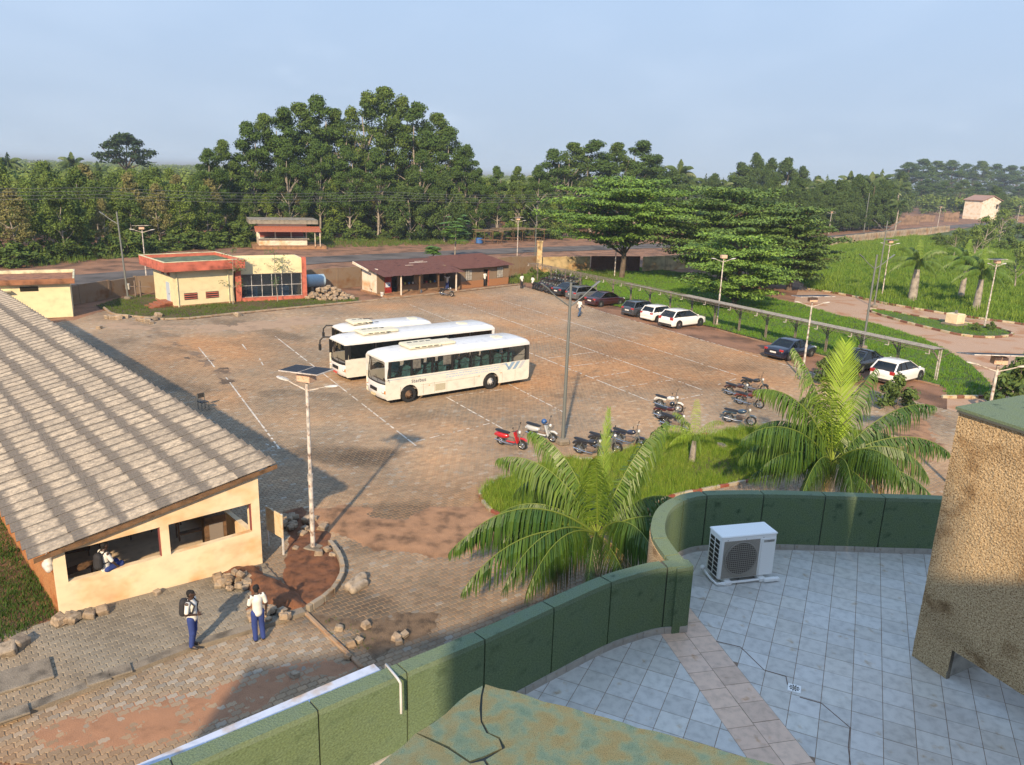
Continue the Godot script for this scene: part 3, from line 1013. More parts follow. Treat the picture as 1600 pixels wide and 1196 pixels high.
func cut_path(p: Array, s0: float, s1: float, step := 0.12) -> Array:
	var pts := PackedVector2Array(p)
	var n := maxi(2, int((s1 - s0) / step) + 1)
	var r := []
	for i in n:
		r.append(along(pts, lerpf(s0, s1, i / float(n - 1))))
	return r


func path_len(p: Array) -> float:
	var s := 0.0
	for i in p.size() - 1:
		s += p[i].distance_to(p[i + 1])
	return s


func curve_points(p: Array, per := 8) -> Array:
	var r := []
	for i in p.size() - 1:
		var a: Vector2 = p[maxi(i - 1, 0)]
		var d: Vector2 = p[mini(i + 2, p.size() - 1)]
		for k in per:
			r.append(p[i].cubic_interpolate(p[i + 1], a, d, k / float(per)))
	r.append(p[-1])
	return r


func ring(p: Array, d0: float, d1: float) -> PackedVector2Array:
	var q := PackedVector2Array(offset_path(p, d0))
	var o := offset_path(p, d1)
	o.reverse()
	q.append_array(PackedVector2Array(o))
	return q


func parapet(label: String, path: Array, joints: Array) -> Node3D:
	# path runs with the outside on its right-hand normal; joints are distances along it
	var t := thing("parapet_wall", label, "parapet", v3(path[0], FLOOR_Y))
	var core := MB.new()
	core.prism(ring(path, 0.02, 0.17), FLOOR_Y - 0.02, PARAPET_Y - 0.02)
	obj("core", core, MT["joint_filler"], t).position = -t.position
	var js := joints.duplicate()
	js.push_front(0.0)
	js.append(path_len(path))
	for i in js.size() - 1:
		if js[i + 1] - js[i] < 0.06:
			continue
		var seg := cut_path(path, js[i] + (0.009 if i > 0 else 0.0), js[i + 1] - (0.009 if i < js.size() - 2 else 0.0))
		var body := MB.new()
		body.prism(ring(seg, 0.0, 0.185), FLOOR_Y - 0.01, PARAPET_Y - 0.05)
		var p := obj("panel", body, MT["green_wall"], t)
		p.position = -t.position
		var cap := MB.new()
		# a coping with a soft inner edge
		var a := offset_path(seg, 0.008)
		var b := offset_path(seg, 0.0)
		var c := offset_path(seg, 0.19)
		for k in seg.size() - 1:
			cap.fac(v3(b[k], PARAPET_Y - 0.05), v3(b[k + 1], PARAPET_Y - 0.05), v3(a[k + 1], PARAPET_Y), v3(b[k] - c[k], 1))
			cap.fac(v3(b[k], PARAPET_Y - 0.05), v3(a[k + 1], PARAPET_Y), v3(a[k], PARAPET_Y), v3(b[k] - c[k], 1))
			cap.fac(v3(a[k], PARAPET_Y), v3(a[k + 1], PARAPET_Y), v3(c[k + 1], PARAPET_Y - 0.012), Vector3.UP)
			cap.fac(v3(a[k], PARAPET_Y), v3(c[k + 1], PARAPET_Y - 0.012), v3(c[k], PARAPET_Y - 0.012), Vector3.UP)
			cap.fac(v3(c[k], PARAPET_Y - 0.012), v3(c[k + 1], PARAPET_Y - 0.012), v3(c[k + 1], PARAPET_Y - 0.07), v3(c[k] - b[k]))
			cap.fac(v3(c[k], PARAPET_Y - 0.012), v3(c[k + 1], PARAPET_Y - 0.07), v3(c[k], PARAPET_Y - 0.07), v3(c[k] - b[k]))
		for e in [0, seg.size() - 1]:
			var o := v3(seg[0] - seg[1]) if e == 0 else v3(seg[-1] - seg[-2])
			cap.fac(v3(a[e], PARAPET_Y), v3(c[e], PARAPET_Y - 0.012), v3(c[e], PARAPET_Y - 0.07), o)
			cap.fac(v3(a[e], PARAPET_Y), v3(c[e], PARAPET_Y - 0.07), v3(b[e], PARAPET_Y - 0.05), o)
		cap.smooth(15.0)
		obj("coping", cap, MT["green_coping"], t).position = -t.position
	# skirting tiles along the foot
	var s := 0.0
	var L := path_len(path)
	while s < L - 0.05:
		var seg := cut_path(path, s + 0.004, minf(s + 0.3, L) - 0.004)
		var m := MB.new()
		m.col = Color(0.95, 0.93, 0.9) * rf(0.9, 1.05)
		m.prism(ring(seg, -0.018, 0.0), FLOOR_Y, FLOOR_Y + 0.085)
		obj("skirting_tile", m, MT["skirting"], t).position = -t.position
		s += 0.3
	return t


func build_terrace() -> void:
	var k := 1.104
	mat("skirting", lin(0.47, 0.44, 0.40), 0.4, {vc = true, tex = noises["tilewear"], scale = 0.8, stain = noises["tiledirt"], stain_scale = 0.8})
	var bay := []
	for p in [Vector2(2.0, -7.46), Vector2(1.9, -7.85), Vector2(1.87, -8.3), Vector2(2.02, -8.84), Vector2(2.27, -9.19), Vector2(2.62, -9.40), Vector2(3.45, -9.5), Vector2(4.24, -9.52), Vector2(5.1, -9.52), Vector2(6.2, -9.50), Vector2(8.5, -9.2)]:
		bay.append(p * k)
	bay.reverse()
	bay = curve_points(bay)
	var near := []
	for p in [Vector2(2.02, -7.47), Vector2(1.7, -7.41), Vector2(1.45, -7.29), Vector2(1.08, -7.06), Vector2(0.49, -6.56), Vector2(-0.15, -6.0), Vector2(-0.78, -5.49), Vector2(-1.38, -5.0), Vector2(-1.84, -4.63), Vector2(-2.4, -4.2), Vector2(-4.0, -3.2), Vector2(-6.2, -2.3), Vector2(-8.0, -1.8)]:
		near.append(p * k)
	near = curve_points(near)
	# offsets go to the left of the walking direction, so the paths are walked with the outside on that side
	var s_of := func(path: Array, x: float) -> float:
		var s := 0.0
		for i in path.size() - 1:
			if (path[i].x - x) * (path[i + 1].x - x) <= 0.0:
				return s + absf((x - path[i].x) / (path[i + 1].x - path[i].x + 1e-6)) * path[i].distance_to(path[i + 1])
			s += path[i].distance_to(path[i + 1])
		return s
	bay.reverse()
	var bj := []
	for x in [2.27, 2.62, 3.40, 4.23, 5.03, 5.9, 6.8]:
		bj.append(s_of.call(bay, x * k))
	# walked from the cusp round to the far side the outside lies on the left
	var side: float = sign((bay[1] - bay[0]).cross(Vector2(-1, 0)))
	if side > 0:
		pass
	var b1 := bay
	b1.reverse()
	var L1 := path_len(b1)
	var bj2 := []
	for j in bj:
		bj2.push_front(L1 - j)
	bj2.append(L1 - 0.32)
	bj2.append(L1 - 0.75)
	bj2.sort()
	parapet("dark green curved parapet round the terrace bay behind the air conditioner", flip_side(b1), flip_joints(bj2, L1, b1))
	var nj := []
	for x in [1.73, 1.09, 0.48, -0.16, -0.78, -1.39, -2.2, -3.4]:
		nj.append(s_of.call(near, x * k))
	var L2 := path_len(near)
	parapet("long green parapet wall sweeping out from the cusp, sunlit at one end", flip_side(near), flip_joints(nj, L2, near))
	# the storeys under the terrace
	var foot := PackedVector2Array()
	var outer_bay := offset_path(flip_side(b1), 0.17)
	var outer_near := offset_path(flip_side(near), 0.17)
	var bld := thing("terrace_building", "tan roughcast building under the tiled roof terrace", "building", Vector3(0, 0, -3))
	foot.append_array(PackedVector2Array(order_from(outer_bay, true)))
	foot.append_array(PackedVector2Array(order_from(outer_near, false)))
	foot.append(Vector2(-9.4, 8))
	foot.append(Vector2(14, 8))
	var w := MB.new()
	w.prism(foot, 0.0, FLOOR_Y - 0.03)
	w.col = Color.WHITE
	obj("wall", w, MT["roughcast"], bld).position = -bld.position
	var up := MB.new()
	for pth in [outer_bay, outer_near]:
		var cut := order_from(pth, true)
		cut = cut_path(cut, 0.0, path_len(cut) - 0.28) if pth == outer_bay else cut_path(cut, 0.28, path_len(cut))
		cut = cut if pth[0].x > pth[-1].x else reversed(cut)
		up.prism(ring(cut, -0.005, 0.03), FLOOR_Y - 0.1, PARAPET_Y - 0.08)
	obj("outer_face", up, MT["roughcast"], bld).position = -bld.position
	# unseen blocks added behind the camera, shaped to shade the terrace
	var us := thing("upper_storey", "unseen upper block shaped to shade the terrace from behind", "building", Vector3(4, FLOOR_Y, 3))
	var ub := MB.new()
	ub.bb(Vector3(-1.55, FLOOR_Y - 0.02, 1.3), Vector3(14, 13.75, 8))
	obj("wall", ub, MT["cream"], us).position = -us.position
	var tb := MB.new()
	tb.bb(Vector3(0.95, 13.7, 1.35), Vector3(3.2, 16.5, 5))
	obj("stair_tower", tb, MT["cream"], us).position = -us.position  # added block, put here only for the shadow it casts
	# floor tiles
	var fb := MB.new()
	fb.prism(PackedVector2Array([Vector2(14, 1.3), Vector2(14, -10.5), Vector2(6, -10.6), Vector2(2.6, -10.5), Vector2(2.05, -9.2), Vector2(2.2, -8.25), Vector2(1.2, -7.9), Vector2(-2.6, -4.7), Vector2(-8, -2.2), Vector2(-8, 1.3)]), FLOOR_Y - 0.03, FLOOR_Y - 0.002)
	var floor_o := obj("terrace_floor", fb, MT["grout"])
	structure(floor_o)
	var d1 := Vector2(cos(deg_to_rad(114)), sin(deg_to_rad(114)))
	var d2 := Vector2(-d1.y, d1.x) * -1.0
	if d2.x < 0:
		d2 = -d2
	var o0 := Vector2(3.402, -7.095) * k
	var inner := PackedVector2Array(order_from(offset_path(flip_side(b1), -0.0), true))
	inner.append_array(PackedVector2Array(order_from(flip_side(near), false)))
	inner.append(Vector2(-8.8, 1))
	inner.append(Vector2(9.3, 1))
	var pr := Vector2(2.16, -7.94) * k
	var pd := (Vector2(2.72, -5.52) - Vector2(2.16, -7.94)).normalized()
	var pn := Vector2(-pd.y, pd.x)
	if pn.x > 0:
		pn = -pn
	var strip := PackedVector2Array([pr - pd * 0.9, pr + pd * 8.0, pr + pd * 8.0 + pn * 0.61, pr - pd * 0.9 + pn * 0.61])
	var tiles := []
	for i in range(-20, 22):
		for j in range(-14, 22):
			var c := o0 + d1 * (i + 0.5) * 0.3 + d2 * (j + 0.5) * 0.3
			if c.y > -4.9 or c.y < -10.9 or c.x > 9.2 or c.x < -1.0 or c.x > -c.y * 0.98:
				continue
			var q := PackedVector2Array()
			for s in [[-1, -1], [1, -1], [1, 1], [-1, 1]]:
				q.append(c + d1 * s[0] * 0.1465 + d2 * s[1] * 0.1465)
			for piece in Geometry2D.intersect_polygons(q, inner):
				for rest in Geometry2D.clip_polygons(piece, strip):
					if rest.size() >= 3 and absf(area(rest)) > 0.002:
						tiles.append([rest, false, c.length()])
	for i in range(-4, 27):
		for j in 2:
			var c := pr + pd * (i + 0.5 + (0.12 if j else 0.0)) * 0.3 + pn * (j + 0.5) * 0.305
			if c.y > -4.9:
				continue
			var q := PackedVector2Array()
			for s in [[-1, -1], [1, -1], [1, 1], [-1, 1]]:
				q.append(c + pd * s[0] * 0.147 + pn * s[1] * 0.149)
			for piece in Geometry2D.intersect_polygons(q, inner):
				if absf(area(piece)) > 0.002:
					tiles.append([piece, true, c.length()])
	tiles.sort_custom(func(a, b): return a[2] < b[2])
	var rest_b := MB.new()
	for n in tiles.size():
		var m := rest_b if n >= 300 else MB.new()
		m.col = Color(1, 1, 1).lerp(Color(0.94, 0.90, 0.84), rng.randf() * 0.7) * rf(0.88, 1.06)
		m.prism(tiles[n][0], FLOOR_Y - 0.004, FLOOR_Y + rf(-0.0012, 0.0012))
		if n < 300:
			obj("tile", m, MT["tile_pink"] if tiles[n][1] else MT["tile_blue"], floor_o)
	if tiles.size() > 300:
		stuff(obj("tiles", rest_b, MT["tile_blue"], floor_o))
	# floor drain
	var dr := thing("floor_drain", "small square floor drain with round slotted grate set in the blue tiles", "drain", Vector3(3.18, 7.7, -7.22), -deg_to_rad(22))
	var db := MB.new()
	db.cbox(Vector3(0, 0.004, 0), Vector3(0.135, 0.012, 0.135), 0.003)
	obj("frame", db, MT["ac_white"], dr)
	var dg := MB.new()
	for a in 10:
		var t := TAU * a / 10.0
		dg.box(Vector3(cos(t) * 0.042, 0.0105, sin(t) * 0.042), Vector3(0.024, 0.003, 0.013), Basis(Vector3.UP, -t))
	obj("slots", dg, MT["black"], dr)
	var dd := MB.new()
	dd.tube([Vector3(0, 0.008, 0), Vector3(0, 0.013, 0)], [0.024, 0.024], 14)
	obj("grate", dd, MT["ac_grille"], dr)
	# cracks that run out from the drain: dark open joints
	for ln in [[Vector2(2.54, -8.06), Vector2(2.8, -7.96), Vector2(2.95, -7.53), Vector2(3.16, -7.43), Vector2(3.13, -7.29)], [Vector2(3.19, -7.08), Vector2(3.39, -6.99), Vector2(3.54, -6.63), Vector2(3.4, -6.33), Vector2(3.33, -6.11)]]:
		var cb := MB.new()
		for i in ln.size() - 1:
			cb.beam(v3(ln[i], FLOOR_Y + 0.002), v3(ln[i + 1], FLOOR_Y + 0.002), 0.008, 0.004)
		structure(obj("floor_crack_line", cb, MT["grout_dark"] if MT.has("grout_dark") else mat("grout_dark", lin(0.16, 0.10, 0.07), 0.95)))
	build_air_conditioner()
	build_fin_wall()
	build_front_coping()
	# painted ledge outside the parapet and the bent pipe over it
	var lg := thing("ledge", "pale blue painted ledge outside the green parapet", "ledge", Vector3(-2.0, 8.3, -6))
	var a := Vector3(-1.21, 8.3, -6.52)
	var bdir := (Vector3(-2.75, 8.3, -5.2) - a).normalized()
	var sd := Vector3(-bdir.z, 0, bdir.x)
	if sd.z < 0:
		sd = -sd
	var bl := MB.new()
	bl.cbox((a + a + bdir * 4.2) * 0.5 - Vector3(0, 0.03, 0), Vector3(4.2, 0.06, 0.17), 0.012, Basis(bdir, Vector3.UP, bdir.cross(Vector3.UP)))
	obj("painted_cap", bl, MT["ledge_paint"], lg).position = -lg.position
	var bw := MB.new()
	bw.box((a + a + bdir * 4.2) * 0.5 + sd * 0.10 - Vector3(0, 0.30, 0), Vector3(4.16, 0.48, 0.34), Basis(bdir, Vector3.UP, bdir.cross(Vector3.UP)))
	obj("support", bw, MT["roughcast"], lg).position = -lg.position
	var pb := MB.new()
	var q0 := Vector3(-1.08, 8.5, -6.2)
	var q1 := Vector3(-0.93, 8.61, -5.93)
	pb.tube([q0 + Vector3(0, -0.1, 0), q0 + Vector3(0, 0.06, 0), q1, q1 + Vector3(0.03, -0.02, 0.035), q1 + Vector3(0.035, -0.33, 0.04)], [0.012, 0.012, 0.012, 0.012, 0.012], 8)
	tag(obj("drain_pipe", pb, MT["white_paint"]), "thin white bent pipe hooked over the green parapet", "pipe")


func reversed(a: Array) -> Array:
	var r := a.duplicate()
	r.reverse()
	return r


func area(q: PackedVector2Array) -> float:
	var s := 0.0
	for i in q.size():
		s += q[i].cross(q[(i + 1) % q.size()])
	return s * 0.5


# the outside of the terrace lies away from its middle
func flip_side(p: Array) -> Array:
	var t: Vector2 = (p[p.size() / 2 + 1] - p[p.size() / 2]).normalized()
	var o: Vector2 = p[p.size() / 2] - Vector2(4.2, -6.0)
	if Vector2(-t.y, t.x).dot(o) > 0.0:
		return p
	var r := p.duplicate()
	r.reverse()
	return r


func flip_joints(j: Array, L: float, p: Array) -> Array:
	if flip_side(p)[0] == p[0]:
		return j
	var r := []
	for s in j:
		r.append(L - s)
	r.sort()
	return r


# bay from its far right end to the cusp; near wall from the cusp outwards
func order_from(p: Array, from_right: bool) -> Array:
	var r := p.duplicate()
	if r[0].x < r[-1].x:
		r.reverse()
	return r


func build_air_conditioner() -> void:
	var a := Vector3(2.88, 7.7, -9.39)
	var bdir := (Vector3(3.67, 7.7, -9.6) - a)
	bdir.y = 0
	bdir = bdir.normalized()
	var t := thing("air_conditioner", "white outdoor air conditioner unit with round fan grille on the terrace", "air conditioner", a, head(bdir))
	var W := 0.84
	var D := 0.34
	var Hh := 0.64
	var y0 := 0.06
	# local x along the front, z towards the viewer, front face at z = 0
	var b := MB.new()
	b.cbox(Vector3(W / 2, y0 + Hh / 2, -D / 2), Vector3(W, Hh, D), 0.022)
	b.smooth(50.0)
	obj("casing", b, MT["ac_white"], t)
	var lid := MB.new()
	lid.cbox(Vector3(W / 2, y0 + Hh - 0.008, -D / 2), Vector3(W + 0.012, 0.03, D + 0.012), 0.012)
	obj("top_panel", lid, MT["ac_white"], t)
	var gp := MB.new()
	gp.box(Vector3(0.31, y0 + 0.30, 0.003), Vector3(0.54, 0.55, 0.006))
	obj("grille_panel", gp, MT["ac_grille"], t)
	var dk := MB.new()
	dk.tube([Vector3(0.31, y0 + 0.31, 0.0), Vector3(0.31, y0 + 0.31, 0.009)], [0.235, 0.235], 32)
	obj("fan_opening", dk, MT["fan_dark"] if MT.has("fan_dark") else mat("fan_dark", lin(0.10, 0.085, 0.07), 0.9), t)
	var gr := MB.new()
	for i in 17:
		var u := -0.24 + 0.48 * i / 16.0
		var h := sqrt(maxf(0.0, 0.24 * 0.24 - u * u))
		if h > 0.02:
			gr.box(Vector3(0.31 + u, y0 + 0.31, 0.016), Vector3(0.0055, 2 * h, 0.006))
			gr.box(Vector3(0.31, y0 + 0.31 + u, 0.019), Vector3(2 * h, 0.0075, 0.005))
	gr.torus(Vector3(0.31, y0 + 0.31, 0.014), Vector3.RIGHT, Vector3.UP, 0.24, 0.009, 32, 6)
	obj("fan_grille", gr, MT["ac_grille"], t)
	var sp := MB.new()
	sp.cbox(Vector3(0.715, y0 + 0.30, 0.004), Vector3(0.22, 0.55, 0.012), 0.005)
	obj("service_panel", sp, MT["ac_white"], t)
	var bd := MB.new()
	bd.box(Vector3(0.715, y0 + 0.535, 0.0115), Vector3(0.16, 0.032, 0.003))
	obj("badge", bd, MT["plaster_grey"], t)
	for i in 2:
		for j in 8:
			var s := MB.new()
			s.box(Vector3(-0.001, y0 + 0.07 + j * 0.067, -0.10 - i * 0.135), Vector3(0.006, 0.05, 0.105))
			obj("side_vent", s, MT["black"], t)
	for x in [0.06, 0.34, 0.60]:
		var s := MB.new()
		s.ball(Vector3(x + 0.03, y0 + Hh - 0.05, 0.002), Vector3(0.006, 0.006, 0.004), 4, 6)
		obj("screw", s, MT["dark_metal"], t)
	for x in [0.14, 0.66]:
		var f := MB.new()
		f.cbox(Vector3(x, 0.03, -D / 2), Vector3(0.10, 0.06, D + 0.12), 0.01)
		obj("foot", f, MT["ac_white"], t)
	var rail := MB.new()
	rail.cbox(Vector3(W / 2, 0.035, 0.035), Vector3(W + 0.04, 0.03, 0.03), 0.008)
	obj("base_rail", rail, MT["ac_white"], t)
	var rs := MB.new()
	rs.cbox(Vector3(0.78, 0.035, 0.07), Vector3(0.24, 0.05, 0.05), 0.008)
	obj("bracket", rs, MT["ac_white"], t)
	var pi := MB.new()
	pi.tube([Vector3(-0.03, 0.05, -D - 0.02), Vector3(-0.035, 0.03, -0.1), Vector3(-0.02, 0.025, 0.03), Vector3(0.1, 0.02, 0.05)], [0.018, 0.018, 0.016, 0.014], 8)
	pi.ball(Vector3(-0.06, 0.10, -D + 0.02), Vector3(0.035, 0.035, 0.035), 6, 8)
	obj("pipe", pi, MT["ac_white"], t)


func build_fin_wall() -> void:
	var e0 := Vector2(4.8, -7.91)
	var e1 := Vector2(4.96, -7.48)
	var wd := Vector2(0.384, 0.923)
	var rd := Vector2(0.882, -0.471)
	var top := 10.72
	var t := thing("roughcast_wall", "tan roughcast block wall with green top raised above the terrace tiles", "wall", v3(e0, FLOOR_Y))
	# body without the visible skin
	var b := MB.new()
	var q := PackedVector2Array([e0 + rd * 0.03 + wd * 0.0, e0 + wd * 7.0 + rd * 0.03, e0 + wd * 7.0 + rd * 2.4, e0 + rd * 2.4])
	b.prism(PackedVector2Array([e0 + rd * 0.03, e0 + wd * 7.0 + rd * 0.03, e0 + wd * 7.0 + rd * 0.2, e0 + rd * 0.2]), FLOOR_Y + 0.36, top - 0.12, true)
	b.prism(PackedVector2Array([e0 + rd * 0.2, e0 + rd * 2.4, e0 + rd * 2.4 + wd * 0.2, e0 + rd * 0.2 + wd * 0.2]), FLOOR_Y + 1.2, top - 0.12, true)
	b.prism(q, top - 0.12, top, true)
	obj("core", b, MT["roughcast"], t).position = -t.position
	var pl := MB.new()
	var pe := e0.distance_to(e1)
	pl.prism(PackedVector2Array([e0 + rd * 0.03, e0 + wd * (pe - 0.01) + rd * 0.03, e0 + wd * (pe - 0.01) + rd * 0.66, e0 + rd * 0.66]), FLOOR_Y, FLOOR_Y + 0.37)
	obj("pier", pl, MT["plaster_grey"], t).position = -t.position
	# the roughcast skin: a coat of thrown pebbles, lumpy in relief
	var f := FastNoiseLite.new()
	f.noise_type = FastNoiseLite.TYPE_CELLULAR
	f.seed = 3
	f.frequency = 24.0
	var f2 := FastNoiseLite.new()
	f2.frequency = 3.0
	f2.fractal_octaves = 4
	var res := 0.022
	var nl := int(3.4 / res)
	var nh := int((top - FLOOR_Y) / res)
	var pt := func(i: int, j: int) -> Vector3:
		var s := i * res
		var y := FLOOR_Y + j * res
		var dsp: float = -0.012 * (f.get_noise_2d(s, y) + 0.4) + 0.008 * f2.get_noise_2d(s, y)
		return v3(e0 + wd * s, y) - v3(rd) * (dsp + 0.004)
	var grid := []
	for i in nl + 1:
		var row := PackedVector3Array()
		for j in nh + 1:
			row.append(pt.call(i, j))
		grid.append(row)
	var m := MB.new()
	var out := -v3(rd)
	for i in nl:
		for j in nh:
			if i * res > pe and j * res < 0.36:
				continue
			m.fac(grid[i][j], grid[i + 1][j], grid[i + 1][j + 1], out)
			m.fac(grid[i][j], grid[i + 1][j + 1], grid[i][j + 1], out)
	m.smooth(70.0)
	# close the edge of the coat
	var edge := MB.new()
	for j in nh:
		edge.fac(grid[0][j], grid[0][j + 1], grid[0][j] + v3(rd) * 0.04, -v3(wd))
		edge.fac(grid[0][j] + v3(rd) * 0.04, grid[0][j + 1], grid[0][j + 1] + v3(rd) * 0.04, -v3(wd))
	m.v.append_array(edge.v)
	m.n.append_array(edge.n)
	m.c.append_array(edge.c)
	obj("roughcast_coat", m, MT["roughcast"], t).position = -t.position
	var ed := MB.new()
	ed.box(v3(e0 + wd * pe + rd * 0.02, FLOOR_Y + 0.18), Vector3(0.012, 0.36, 0.05), Basis(v3(wd), Vector3.UP, v3(wd).cross(Vector3.UP)))
	obj("broken_edge", ed, MT["concrete"], t).position = -t.position
	var cp := MB.new()
	cp.prism(PackedVector2Array([e0 - rd * 0.035 - wd * 0.03, e0 + wd * 7.0 - rd * 0.035, e0 + wd * 7.0 + rd * 2.4, e0 + rd * 2.4 - wd * 0.03]), top, top + 0.03, true)
	obj("coping", cp, MT["green_coping"], t).position = -t.position
	var tar := MB.new()
	tar.beam(v3(e0 - rd * 0.03, top - 0.012), v3(e0 + wd * 7.0 - rd * 0.03, top - 0.012), 0.03, 0.02)
	obj("tar_line", tar, MT["joint_filler"], t).position = -t.position


func build_front_coping() -> void:
	var y := 11.4
	var t := thing("wall_coping", "mossy green and ochre stone coping with dark cracks, overlooking the terrace", "coping", Vector3(0, y, -1.5))
	var pieces := [
		[Vector2(-0.06, -2.17), Vector2(-0.06, -1.99), Vector2(-0.04, -1.94), Vector2(0, -1.92), Vector2(0.01, -1.88), Vector2(-0.04, -1.84), Vector2(-0.08, -1.82), Vector2(-0.15, -1.87), Vector2(-0.25, -1.93)],
		[Vector2(-0.06, -2.17), Vector2(0.42, -1.99), Vector2(0.85, -1.83), Vector2(2.6, -1.21), Vector2(2.6, -0.9), Vector2(0.07, -1.59), Vector2(-0.04, -1.83), Vector2(0.01, -1.88), Vector2(0, -1.92), Vector2(-0.04, -1.94), Vector2(-0.06, -1.99)],
		[Vector2(-0.25, -1.93), Vector2(-0.15, -1.87), Vector2(-0.08, -1.82), Vector2(-0.04, -1.83), Vector2(0.07, -1.59), Vector2(-0.46, -1.61)],
	]
	var under := MB.new()
	under.prism(PackedVector2Array([Vector2(-0.05, -2.16), Vector2(0.84, -1.83), Vector2(2.6, -1.19), Vector2(2.6, -0.88), Vector2(0.07, -1.59), Vector2(-0.45, -1.61), Vector2(-0.25, -1.93)]), y - 0.3, y - 0.018)
	obj("bed", under, MT["joint_filler"], t).position = -t.position
	var f := FastNoiseLite.new()
	f.frequency = 14.0
	f.fractal_octaves = 4
	for k in pieces.size():
		# a lumpy top made of small facets, sunk a little towards its edges
		var poly := PackedVector2Array(pieces[k])
		var ins := Geometry2D.offset_polygon(poly, -0.0035)
		if ins.is_empty():
			continue
		var q := fine_polygon(ins[0], 0.02, f)
		var b := MB.new()
		var res := 0.016
		var lo := q[0]
		var hi := q[0]
		for p in q:
			lo = Vector2(minf(lo.x, p.x), minf(lo.y, p.y))
			hi = Vector2(maxf(hi.x, p.x), maxf(hi.y, p.y))
		var sk := MB.new()
		sk.prism(q, y - 0.28, y - 0.0118)
		var nx := int((hi.x - lo.x) / res) + 1
		var nz := int((hi.y - lo.y) / res) + 1
		var hs := {}
		var hof := func(p: Vector2) -> float:
			var d := edge_distance(p, q)
			return y - 0.012 + 0.012 * smoothstep(0.02, 0.07, d) + (0.004 * f.get_noise_2d(p.x, p.y) + 0.003 * f.get_noise_2d(p.x * 4, p.y * 4)) * smoothstep(0.02, 0.07, d)
		for i in nx + 1:
			for j in nz + 1:
				var p := lo + Vector2(i, j) * res
				if in_poly(p, q):
					hs[Vector2i(i, j)] = Vector3(p.x, hof.call(p), p.y)
		for i in nx:
			for j in nz:
				var c := [Vector2i(i, j), Vector2i(i + 1, j), Vector2i(i + 1, j + 1), Vector2i(i, j + 1)]
				if c.all(func(e): return hs.has(e)):
					b.fac(hs[c[0]], hs[c[1]], hs[c[2]], Vector3.UP)
					b.fac(hs[c[0]], hs[c[2]], hs[c[3]], Vector3.UP)
		b.smooth(60.0)
		b.v.append_array(sk.v)
		b.n.append_array(sk.n)
		b.c.append_array(sk.c)
		obj("coping_stone", b, MT["mossy_coping"], t).position = -t.position


func fine_polygon(q: PackedVector2Array, amp: float, f: FastNoiseLite) -> PackedVector2Array:
	var r := PackedVector2Array()
	for i in q.size():
		var a := q[i]
		var b := q[(i + 1) % q.size()]
		var n := maxi(1, int(a.distance_to(b) / 0.05))
		for k in n:
			var p := a.lerp(b, k / float(n))
			r.append(p + Vector2(f.get_noise_2d(p.x * 2, p.y * 2), f.get_noise_2d(p.y * 2 + 7, p.x * 2)) * amp * 0.5)
	return r

# ---------------------------------------------------------------- the long hall beside the car park
const HALL_A := Vector2(0.8096, -0.587)    # along the front wall, left to right
const HALL_B := Vector2(-0.683, -0.730)    # along the length, away from the camera
const HALL_O := Vector2(-12.99, -19.85)    # foot of the front wall at its low end
const HALL_L := 45.0


func hall_at(s: float, d: float, y: float) -> Vector3:
	var p := HALL_O + HALL_A * s + HALL_B * d
	return Vector3(p.x, y, p.y)


func hall_roof_y(s: float) -> float:
	return 2.24 + 0.208 * s


func hall_box(b: MB, s0: float, s1: float, d0: float, d1: float, y0: float, y1a: float, y1b := -1.0) -> void:
	# a wall piece in hall coordinates; its top may slope from s0 to s1
	var yb := y1a if y1b < 0 else y1b
	var p := [hall_at(s0, d0, y0), hall_at(s1, d0, y0), hall_at(s1, d1, y0), hall_at(s0, d1, y0), hall_at(s0, d0, y1a), hall_at(s1, d0, yb), hall_at(s1, d1, yb), hall_at(s0, d1, y1a)]
	var c := Vector3.ZERO
	for q in p:
		c += q / 8.0
	for f in [[0, 1, 5, 4], [1, 2, 6, 5], [2, 3, 7, 6], [3, 0, 4, 7], [4, 5, 6, 7], [3, 2, 1, 0]]:
		b.out_quad(c, [p[f[0]], p[f[1]], p[f[2]], p[f[3]]])


